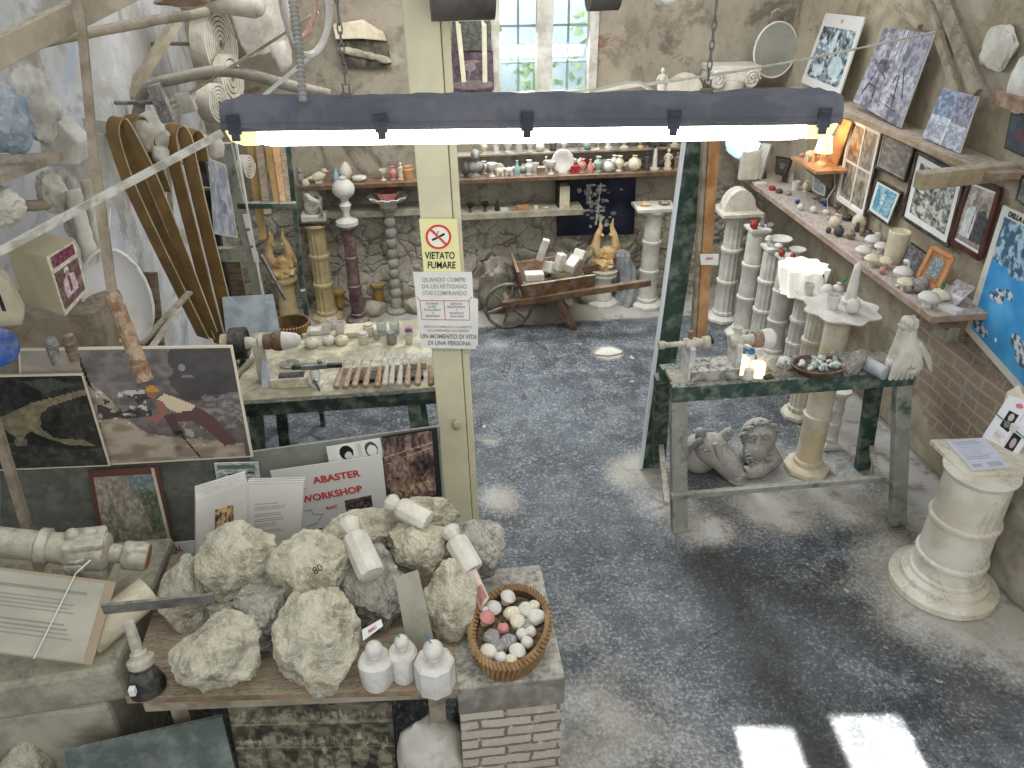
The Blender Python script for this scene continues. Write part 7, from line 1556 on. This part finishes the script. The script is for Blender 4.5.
RS2 = [(862, 258, 'mush', white_al, .045, 'white mushroom, leftmost of the mushroom group'), (871, 247, 'mush', white_al, .045, 'white mushroom behind the leftmost one'), (869, 266, 'mush', cream_al, .042, 'cream mushroom in front of the white pair'), (880, 253, 'mush', white_al, .04, 'white mushroom right behind the cream one'), (884, 268, 'mush', cream_al, .04, 'cream mushroom before the cream cylinder'), (878, 274, 'egg', pink_st, .022, 'pinkish striped egg in front of the mushrooms'),
 (901, 281, 'mush', white_al, .05, 'big white mushroom right of the cream cylinder'), (911, 270, 'mush', white_al, .052, 'biggest white mushroom by the small wooden frame'), (900, 293, 'egg', grey_al, .024, 'grey striped egg near the shelf edge'), (888, 288, 'coin', dusty_al, .03, 'flat beige stone at the shelf edge'), (903, 290, 'mush', cream_al, .042, 'cream mushroom by the grey striped egg'), (919, 293, 'egg', grey_al, .05, 'large grey egg at the near end of the right shelf'), (922, 307, 'mush', white_al, .05, 'white mushroom at the near corner of the right shelf'), (938, 304, 'mush', cream_al, .05, 'cream mushroom with green stopper at the near shelf end')]
for (x, y, k, mt, s_, lb) in RS2:
    p = at_z(x, y, ZS); p.x = min(max(p.x, XSH+.04), XR-.06); p.y = max(p.y, YBs+.04); o = simple(k, p, mt, lb, None, s_, gs)
    if 'green stopper' in lb: b = MB(); b.cyl((0, 0, .08), (0, 0, .13), .008, .012); b.build('stopper', green_pl, o)
p = at_z(893, 262, ZS); b = MB(); b.lathe([(0, 0), (.058, 0), (.062, .02), (.066, .2), (.058, .205), (.05, .19), (0, .18)], seg=28); b.build('alabaster_cylinder', cream_al, smooth=40, loc=(min(p.x, 3.0), p.y, ZS), label='tall cream alabaster cylinder among the mushrooms on the right shelf', cat='cylinder')
for i, (x0, y0, x1, y1, mt) in enumerate([(912, 285, 933, 268, redpaint), (906, 280, 910, 262, teal_st)]):
    pa, pb = at_z(x0, y0, ZS+.02), at_z(x1, y1, ZS+.09); b = MB(); b.tube([pa, pb], .007, 8); b.build('painted_stick', mt, label=['red stick leaning on the small dark photo', 'teal stick among the mushrooms'][i], cat='stick', base=pa)
# frames standing on the shelf
XW = XR-.03
s = Panel([(911, 242), (928, 254), (915, 281), (898, 268)], (XR-.13, 4, ZS), (-1, -.2, .25), 'small_photo', 'small dark red toned photo leaning behind the mushrooms', 'photo', .008, ink_m)
s.pic(ph(21, '#4a3a3c', '#7a7d80', 24, 30)(), .05, .05, .95, .95)
s = Panel([(933, 247), (953, 258), (938, 289), (918, 277)], (XR-.20, 3.8, ZS), (-1, -.45, .35), 'small_wooden_frame', 'small orange wooden frame standing on the right shelf', 'photo frame', .012, wood_warm)
s.pic(ph(22, '#5b6a70', '#a8b2ac', 24, 30)(), .24, .2, .76, .8, off=.004); s.frame(.022, M('orange_wood', '#b97a4d', '#c88d60', bump=.05, rough=.5))
s = Panel([(957, 279), (975, 287), (949, 312), (934, 303)], (XR-.14, 3.7, ZS+.04), (-.6, -.3, 1), 'leaflet_stack', 'grey printed leaflets lying at the near end of the right shelf', 'leaflets', .01, paper_m)
s.pic(ph(23, '#8d8685', '#d5d0cc', 26, 26, 9, [], [(0, .5, 1, .5, .05, '#e3e0da')])())
b = MB(); p = at_z(952, 312, ZS); b.box((0, 0, .012), (.06, .11, .024), (0, 0, .35)); b.build('white_card_box', paper_m, loc=(min(p.x, 3.0), max(p.y, YBs+.06), ZS), label='little white card box at the near tip of the right shelf', cat='box')
# pictures on the right wall
n_r = (-1, 0, .06)
def rp(corners, label, cv, frame, fw, X=XW, nm='framed_picture', mat=None, inset=(.05, .05), n=n_r, z=1.5, back=None):
    s = Panel(corners, (X, 4.2, z), n, nm, label, 'picture', .012, mat or paper_m)
    if cv is not None: s.pic(cv, inset[0], inset[1], 1-inset[0], 1-inset[1])
    if frame: s.frame(fw, frame)
    return s
def pane4():
    cv = Canvas(50, 80, '#8b8172'); cv.noise(7, 3, '#6e6556', '#a49b8b'); cv.rect(0, .5, .5, 1, '#7c6a55', .7); cv.ell(.3, .72, .18, .1, '#c98b45', .8); cv.rect(.5, .5, 1, 1, '#8f897c', .6); cv.noise(16, 5, '#4a443b', '#b9b1a0', .4); return cv
s = rp([(853, 119), (881, 132), (863, 215), (838, 198)], 'four pane glazed frame nearest to the warm lamp', pane4(), white_pl, .022)
s.bar(.5, 0, .5, 1, .014, white_pl); s.bar(0, .5, 1, .5, .014, white_pl); s.bar(1.04, 0, 1.04, 1, .03, wood_dark, name='dark_outer_edge')
s = rp([(883, 133), (915, 147), (905, 181), (876, 166)], 'grey landscape photo with dark frame above the blue one', ph(31, '#77736b', '#a5a199', 50, 40, 8, c3='#3f3d39')(), wood_dark, .016)
def bluepic(): cv = Canvas(50, 50, '#5b93a6'); cv.noise(6, 4, '#3f7f98', '#8ab6c2'); cv.ell(.4, .6, .12, .3, '#cfdde0', .8); cv.ell(.42, .85, .06, .07, '#8a6a5a'); cv.ell(.75, .4, .15, .2, '#b9c7c4', .6); cv.noise(18, 6, '#2f5f70', '#cfe0e2', .3); return cv
s = rp([(877, 179), (902, 193), (889, 225), (868, 210)], 'blue toned photo of a figure in white, in a white and black frame', bluepic(), wood_dark, .014, inset=(.13, .11))
def paint():
    cv = Canvas(70, 70, '#8a8d84'); cv.noise(7, 7, '#55584f', '#b4b6ab', 1, .4, .6); cv.ell(.2, .66, .13, .2, '#dadad2', .9); cv.ell(.22, .85, .06, .07, '#3b3832'); cv.rect(.0, .2, .12, .5, '#2f2e2a', .8); cv.poly([(.2, .1), (.6, .05), (.7, .3), (.4, .42)], '#cdccc0', .7); cv.noise(20, 3, '#3a3d36', '#d5d6cb', .5, .42, .58); return cv
s = rp([(918, 152), (965, 178), (948, 246), (903, 217)], 'large grey drawing with wide white mount in a broken dark frame', paint(), wood_dark, .02, inset=(.11, .12))
s.bar(.3, 0, .7, 0, .018, cream_al, name='pale_frame_piece')
def men():
    cv = Canvas(44, 80, '#b3aca1'); cv.noise(5, 8, '#8f8579', '#c2bbb0'); cv.rect(0, 0, 1, .25, '#7d756a', .7); cv.poly([(.1, .1), (.5, .1), (.5, .55), (.42, .68), (.15, .6)], '#cfd1d0'); cv.ell(.34, .74, .08, .05, '#8a6857'); cv.poly([(.5, .08), (.95, .1), (.95, .55), (.8, .68), (.55, .62)], '#33363a'); cv.ell(.72, .74, .09, .055, '#7d5c4c'); cv.line(.42, .2, .44, .6, .03, '#5a3a36'); cv.noise(20, 2, '#4b4540', '#d9d5cc', .2); return cv
s = rp([(971, 179), (1000, 190), (980, 258), (952, 241)], 'tall photo of two men in a thick dark brown frame', men(), M('mahogany_frame', '#3f231c', '#573228', rough=.4, bump=.05), .03, inset=(.05, .08))
def bluemap():
    cv = Canvas(90, 130, '#4a9bcf'); cv.noise(4, 2, '#3d8fc6', '#5fabd8'); a0 = cv.a.copy(); cv.noise(22, 5, '#3f5f78', '#a9bcc9', 1, .42, .58); up = cv.y > .62+.06*(cv.fbm(5, 9)-.5)*4; cv.a = np.where(up[..., None], cv.a, a0)
    m = cv.fbm(26, 14) > .5
    for (x, y, rx, ry) in [(.22, .42, .07, .055), (.33, .48, .06, .035), (.14, .38, .05, .03), (.10, .07, .10, .05), (.55, .22, .09, .06), (.62, .15, .08, .05), (.85, .55, .06, .03)]:
        e = (((cv.x-x)/rx)**2+((cv.y-y)/ry)**2 < 1); cv.mixin((e & m).astype(float), '#c2c7cb'); cv.mixin((e & ~m).astype(float), '#4b5563', .9)
    cv.line(.62, .44, .72, .48, .006, '#26282c'); cv.ell(.30, .1, .012, .02, '#e8eef2'); return cv
s = Panel([(1003, 205), (1072, 236), (1052, 430), (964, 329)], (XW, 3.5, 1.3), (-1, 0, .02), 'blue_map_poster', 'large bright blue aerial map poster with white border on the right wall', 'poster', .012, M('white_border_board', '#cfcbc0', bump=.05))
s.pic(bluemap(), .07, .06, .97, .93); s.text('DELLA E', .12, .962, .036, ink_m, .0015, 1.0, 'LEFT')
# little lamp shelf
zl = at_y(818, 172, 5.35).z
p = at_x(822, 166, XR-.17); b = MB(); b.box((0, 0, -.012), (.27, .42, .024)); b.build('small_shelf', wood_warm, bevel=.003, loc=(XR-.14, p.y+.08, p.z), label='little wooden shelf carrying the warm lamp', cat='shelf'); zsh, ysh = p.z, p.y
b = MB(); b.prism([(0, -.02), (.25, -.02), (.25, -.2)], .03, Matrix.Translation((XR-.27, ysh+.1, zsh-.005))); b.build('shelf_bracket', wood_grey, label='bracket under the small lamp shelf', cat='bracket', base=(XR-.1, ysh+.1, zsh-.05))
p = at_x(824, 160, XR-.18); t = thing('table_lamp', 'small table lamp with a glowing warm shade on the little shelf', 'lamp', (XR-.18, ysh, zsh))
b = MB(); b.lathe([(0, 0), (.045, 0), (.04, .02), (.012, .04), (.018, .07), (.01, .1), (.01, .13)], seg=16); b.build('lamp_base', amber_al, t, smooth=True)
b = MB(); b.lathe([(.062, .1), (.045, .21), (.043, .21), (.06, .1)], seg=24)
b.build('lamp_shade', lampshade_m, t, smooth=True)
pl_ = bpy.data.lights.new('lamp_bulb', 'POINT'); pl_.energy = 2.2; pl_.color = (1, .62, .28); pl_.shadow_soft_size = .04; po = bpy.data.objects.new('lamp_bulb', pl_); COL.objects.link(po); po.location = (XR-.18, ysh, zsh+.235)
b = MB(); b.tube([(.03, 0, .01), (.1, -.03, -.05), (.13, -.02, -.15), (.1, 0, -.25), (.13, .0, -.35)], .004, 6); b.build('cord', white_pl, t)
simple('elephant', Vector((XR-.2, ysh+.15, zsh)), cream_al, 'pale animal figurine left of the warm lamp', None, .038); simple('shards', Vector((XR-.18, ysh+.24, zsh)), pink_st, 'pinkish lumps at the far end of the lamp shelf', None, .04)
s = Panel([(842, 118), (852, 122), (834, 172), (824, 166)], (XW-.03, 5, 1.5), n_r, 'leaning_board', 'orange lit wooden panel behind the warm lamp', 'panel', .012, wood_warm)
# glowing blue bowl lamp + leaning frame in the corner
p = at_y(742, 150, 6.3); t = thing('lit_bowl', 'glowing pale blue glass bowl in the back right corner', 'lamp', (p.x, 6.3, p.z-.06))
b = MB(); b.lathe([(0, 0), (.06, .005), (.11, .04), (.135, .09), (.14, .12), (.13, .12), (.1, .05), (0, .02)], seg=32); b.build('glass_bowl', glow_blue, t, smooth=True)
b = MB(); b.cyl((0, 0, -.03), (0, 0, .01), .012); b.cyl((0, .02, -.02), (0, .33, -.02), .012); b.build('bowl_bracket', white_pl, t)
s = Panel([(762, 143), (771, 144), (760, 180), (750, 172)], (2.9, 6.2, 1.3), (-.7, -.6, .3), 'white_tablet', 'white beaded tablet leaning in the back right corner', 'tablet', .03, white_al)
s = Panel([(776, 156), (792, 159), (786, 177), (775, 174)], (XR-.10, 6, 1.2), (-.8, -.6, .1), 'small_portrait', 'small dark portrait at the far end of the right shelf', 'picture', .02, ink_m); s.pic(ph(41, '#2b2a28', '#4d4944', 20, 24, 6, [(.5, .55, .2, .22, '#8a7c6c', .8)])(), .08, .08, .92, .92)
s = Panel([(814, 170), (826, 176), (824, 196), (812, 190)], (XR-.06, 5.2, 1.2), n_r, 'grey_photo', 'grey photo under the warm lamp shelf', 'picture', .008, paper_m); s.pic(ph(42, '#6c6f70', '#a9abac', 24, 26)(), .04, .04, .96, .96)
# upper ledge plank with leaning photographs
ZU = at_x(985, 175, XR-.2).z
ya, yb2 = at_x(835, 108, XR-.2).y, at_x(990, 178, XR-.2).y
b = MB(); b.box((XR-.1, (6.1+yb2)/2, ZU), (.2, 6.1-yb2, .04)); b.build('picture_ledge', M('worn_ledge_wood', '#a08a70', '#857058', scale=5, dust=.8, dustcol='#b5aca0', bump=.3), bevel=.004, label='long worn ledge high on the right wall carrying leaning photographs', cat='ledge', base=(XR-.1, 5, ZU))
pa, pb = at_x(922, 170, XR-.55), at_x(985, 170, XR-.05); b = MB(); b.beam((pa.x, yb2+.06, ZU-.02), (XR-.02, yb2+.1, ZU-.0), .07, .09); b.build('ledge_bracket', M('pale_log', '#a89878', '#8c7c60', bump=.4, dust=.5), bevel=.008, label='pale timber stub jutting out under the near end of the ledge', cat='bracket', base=(XR-.2, yb2+.06, ZU))
n_u = (-1, 0, .10)
def wsphoto(seed, c1, c2):
    def fn():
        cv = Canvas(80, 100, c1); cv.noise(5, seed, c1, c2, 1, .4, .6); r = random.Random(seed)
        return cv, r
    return fn
def P1():
    cv = Canvas(80, 110, '#c9c7c2'); cv.ell(.5, .92, .035, .03, '#c48a88'); cv.rect(.08, .12, .92, .83, '#54666b'); sub = cv.last; a0 = cv.a.copy(); cv.noise(9, 3, '#2c3a40', '#aebfc4', 1, .42, .58); cv.noise(24, 5, '#2a3338', '#d4dfe2', .5); cv.rect(.45, .45, .52, .8, '#c2ced2', .8); cv.ell(.7, .35, .16, .14, '#bccbd0', .8); cv.ell(.3, .25, .14, .08, '#c5d0d3', .7); cv.a[~sub] = a0[~sub]; return cv
def P2():
    cv = Canvas(90, 110, '#8a8894'); cv.noise(4, 6, '#6b6973', '#a6a4ae'); cv.rect(0, .55, 1, 1, '#5a5862', .6); cv.rect(.35, .65, .6, 1, '#c9c7cc', .8); cv.rect(.1, .6, .25, .95, '#a9a7ae', .7)
    for k in range(6): cv.line(.37+.04*k, .65, .37+.04*k, 1, .008, '#55535c')
    for (x0, y0, x1, y1) in [(.22, .5, .1, .12), (.28, .5, .34, .1), (.16, .3, .32, .28), (.2, .55, .42, .42), (.62, .5, .5, .1), (.66, .5, .74, .12), (.54, .3, .74, .26), (.5, .15, .8, .13), (.7, .6, .85, .3)]: cv.line(x0, y0, x1, y1, .025, '#2b2930')
    cv.ell(.3, .55, .12, .09, '#3a3841'); cv.ell(.55, .6, .13, .08, '#9a98a0', .8); cv.ell(.55, .25, .07, .2, '#b9b7bd', .7); cv.noise(22, 8, '#2c2a31', '#cfcdd3', .28); return cv
def P3():
    cv = Canvas(54, 72, '#b0b1b5'); cv.noise(5, 6, '#9a9ca3', '#c6c7ca'); cv.rect(0, .5, .55, 1, '#6f7f96'); cv.rect(.55, .45, 1, 1, '#6d6670'); cv.noise(16, 9, '#4b5568', '#c2c6cf', .45); cv.line(.5, 0, .52, .5, .02, '#dfe0e2'); cv.textlines(.1, .45, .08, .4, 7, '#8a8b90'); cv.textlines(.6, .92, .08, .4, 7, '#8a8b90'); return cv
for cs, fn, lb, dx in [([(826, 13), (865, 17), (838, 99), (801, 82)], P1, 'white bordered bluish photo leaning at the far end of the high ledge', .02), ([(885, 27), (934, 34), (900, 128), (853, 101)], P2, 'large grey photo of modelling stands leaning on the high ledge', .02), ([(943, 88), (978, 97), (959, 153), (922, 137)], P3, 'open grey brochure leaning at the near part of the high ledge', .02)]:
    s = Panel(cs, (XR-.14, 4, ZU+.02), n_u, 'leaning_photo', lb, 'photo', .01, paper_m); s.pic(fn(), .0, .0, 1, 1)
# struts above
for i, (a, c2, w, lb) in enumerate([((924, -10), (958, 96), .05, 'long grey strut slanting down behind the brochure, left board'), ((938, -10), (977, 94), .07, 'long grey strut slanting down behind the brochure, middle board'), ((895, 5), (920, 27), .03, 'thin lath above the large grey photo')]):
    pa, pb = at_x(*a, XR-.06-.0*i), at_x(*c2, XR-.06); b = MB(); b.beam(pa, pb, w, .035, up=(1, 0, 0)); b.build('wall_strut', wood_grey, bevel=.003, label=lb, cat='strut', base=pb)
s = Panel([(1012, 108), (1040, 118), (1030, 160), (1004, 148)], (XW, 4, 2), (-1, 0, 0), 'dark_red_poster', 'small dark poster with red figure at the right edge', 'poster', .006, ink_m); s.pic(ph(51, '#33363a', '#4c5358', 24, 30, 6, [(.5, .45, .25, .15, '#7d3a3f', .8)])(), .04, .04, .96, .96)
p = at_x(1020, 102, XR-.08); b = MB(); b.box((0, 0, 0), (.12, .24, .06)); b.build('cork_block', rust_m, loc=p, label='brown block jutting from the wall at the right edge', cat='block')
p = at_x(1024, 85, XR-.06); b = MB(); b.rock((0, 0, 0), (.05, .11, .16), 104, sub=3); b.build('white_cast', white_al, smooth=True, loc=p, label='white cast at the right edge above the brown block', cat='cast')
s = Panel([(1022, 175), (1040, 182), (1036, 215), (1015, 200)], (XW, 4, 1.7), (-1, 0, 0), 'small_dark_picture', 'corner of a small dark picture at the right edge above the blue poster', 'picture', .01, wood_dark); s.pic(ph(52, '#5b5c55', '#8d8f86', 16, 18)(), .1, .1, .9, .9)
p = at_x(998, 48, XR-.02); b = MB(); b.rock((0, 0, 0), (.02, .14, .12), 105, sub=3, rough=.2); b.build('plaster_lump', dusty_al, smooth=True, loc=p, label='bulging plaster patch on the right wall beside the strut', cat='plaster')

# ================================================================== PEDESTAL WITH BROCHURES
o0 = at_z(941, 583, 0); hp = at_y(985, 466, o0.y).z
px = F/((Vector((o0.x, o0.y, hp*.4))-CAM).dot(_D)); r = 32/px
m_ped = M('cream_alabaster_pedestal', '#ddd8c8', '#c9c1ab', scale=4, rough=.45, bump=.08, vein='#8d8470', veinscale=1.6, veinamt=.5, sss=.05)
t = thing('alabaster_pedestal', 'thick cream alabaster column pedestal carrying an open brochure', 'pedestal', o0)
b = MB(); b.lathe([(0, 0), (r*1.62, 0), (r*1.62, .035), (r*1.5, .05), (r*1.32, .055), (r*1.3, .08), (r*1.12, .095)], seg=48); b.build('base', m_ped, t, smooth=30)
for k in range(3):
    z0 = .09+(hp-.13)*[0, .17, .55][k]; zz = .09+(hp-.13)*[.17, .55, 1][k]; b = MB(); rr = r*(1.02, .98, .95)[k]; b.lathe([(0, z0), (rr*1.08, z0), (rr*1.1, z0+.012), (rr*1.08, z0+.024), (rr, z0+.03), (rr*.99, zz)], seg=40); b.build('drum', m_ped, t, smooth=35)
b = MB(); b.lathe([(r*.98, hp-.045), (r*1.04, hp-.035), (r*1.06, hp-.02), (0, hp-.02)], seg=40); b.build('collar', m_ped, t, smooth=35)
tp = [at_z(930, 439, hp)-o0, at_z(1022, 436, hp)-o0, at_z(1052, 472, hp)-o0, at_z(966, 474, hp)-o0]
b = MB(); b.slabq(tp, (0, 0, 1), .028); b.build('top_slab', m_ped, t, bevel=.006)
# open brochure
tb_ = thing('open_brochure', 'open white brochure with text sheets lying flat on the pedestal', 'brochure', at_z(985, 465, hp+.002)); ob = Vector(tb_.location)
fl_ = [at_z(946, 441, hp+.01), at_z(984, 438, hp+.01), at_z(1010, 467, hp+.01), at_z(972, 470, hp+.01)]
b = MB(); b.slabq([p-ob for p in fl_], (0, 0, 1), .007); b.build('page_block', paper_m, tb_)
pl = Panel([(946, 441), (984, 438), (1010, 467), (972, 470)], fl_[0], (0, 0, 1), '', '', '', 0, parent=tb_)
cv = Canvas(50, 60, '#cfd2dd'); cv.textlines(.1, .9, .3, .95, 10, '#8f94a8', 3); cv.noise(14, 3, '#a9adb8', '#d8dae2', .15); cv.rect(.5, .05, .9, .2, '#9a9ea6', .6); cv.rect(.1, .06, .35, .16, '#8d919c', .6)
me = cv.mesh(lambda u, v: pl.pt(u, v, .002)+pl.o-ob, 'text_page'); o = bpy.data.objects.new('text_page', me); COL.objects.link(o); o.parent = tb_
nl = (-.75, -.35, .55)
s = Panel([(1009, 395), (1048, 408), (1008, 470), (982, 437)], fl_[1]+Vector((.03, .0, 0)), nl, 'photo_booklet', 'white booklet with two dark photos and red title held upright on the pedestal', 'booklet', .012, paper_m)
cv = Canvas(60, 80, '#d9d9da'); cv.ell(.38, .88, .10, .045, '#c95b55', .8); cv.rect(.22, .40, .5, .74, '#1f1e1d'); cv.ell(.36, .64, .07, .07, '#b9b3a8'); cv.ell(.36, .5, .08, .06, '#7f7a70'); cv.rect(.62, .12, .86, .46, '#1f1e1d'); cv.ell(.75, .32, .07, .08, '#a9a296'); cv.line(.56, 0, .60, 1, .012, '#a3a3a6'); cv.textlines(.2, .5, .16, .34, 5, '#b98f8c', 2); s.pic(cv, .01, .01, .99, .99)
b = MB(); b.beam(s.pt(-.02, .55, .006), s.pt(1.0, .48, .006), .005, .005, up=s.n); b.build('green_band', green_pl, s.t)
b = MB(); b.box(s.pt(.58, .52, .012), (.02, .03, .035)); b.build('white_clip', white_pl, s.t)
p = s.o+s.pt(.15, .70, -.10); b = MB(); b.rock((0, 0, 0), (.05, .08, .13), 111, sub=3, rough=.1); b.build('cream_slab', cream_al, smooth=True, loc=(p.x+.04, p.y+.04, p.z), label='cream alabaster fragment propping up the booklet', cat='stone')
p = at_z(1030, 650, 0); b = MB(); b.rock((0, 0, .25), (.15, .3, .40), 120, rough=.1, sub=4); b.build('masonry_lump', M('plastered_masonry', '#aaa493', '#8f8876', bump=.5, dust=.3), smooth=True, loc=(XR-.17, p.y+.35, 0), label='pale plastered masonry lump at the wall right of the pedestal', cat='masonry')
# flat white paper scrap on the floor near the wheelbarrow
p = at_z(608, 352, 0); b = MB(); n_ = 14; b.prism([(.10*math.cos(a)*(1+.25*math.sin(3*a)), .07*math.sin(a)) for a in [2*PI*k/n_ for k in range(n_)]], .006, Matrix.Rotation(PI/2, 4, 'X')); b.build('plaster_splash', dusty_al, loc=(p.x, p.y, .006), label='flat pale plaster patch on the floor in front of the wheelbarrow', cat='plaster patch')
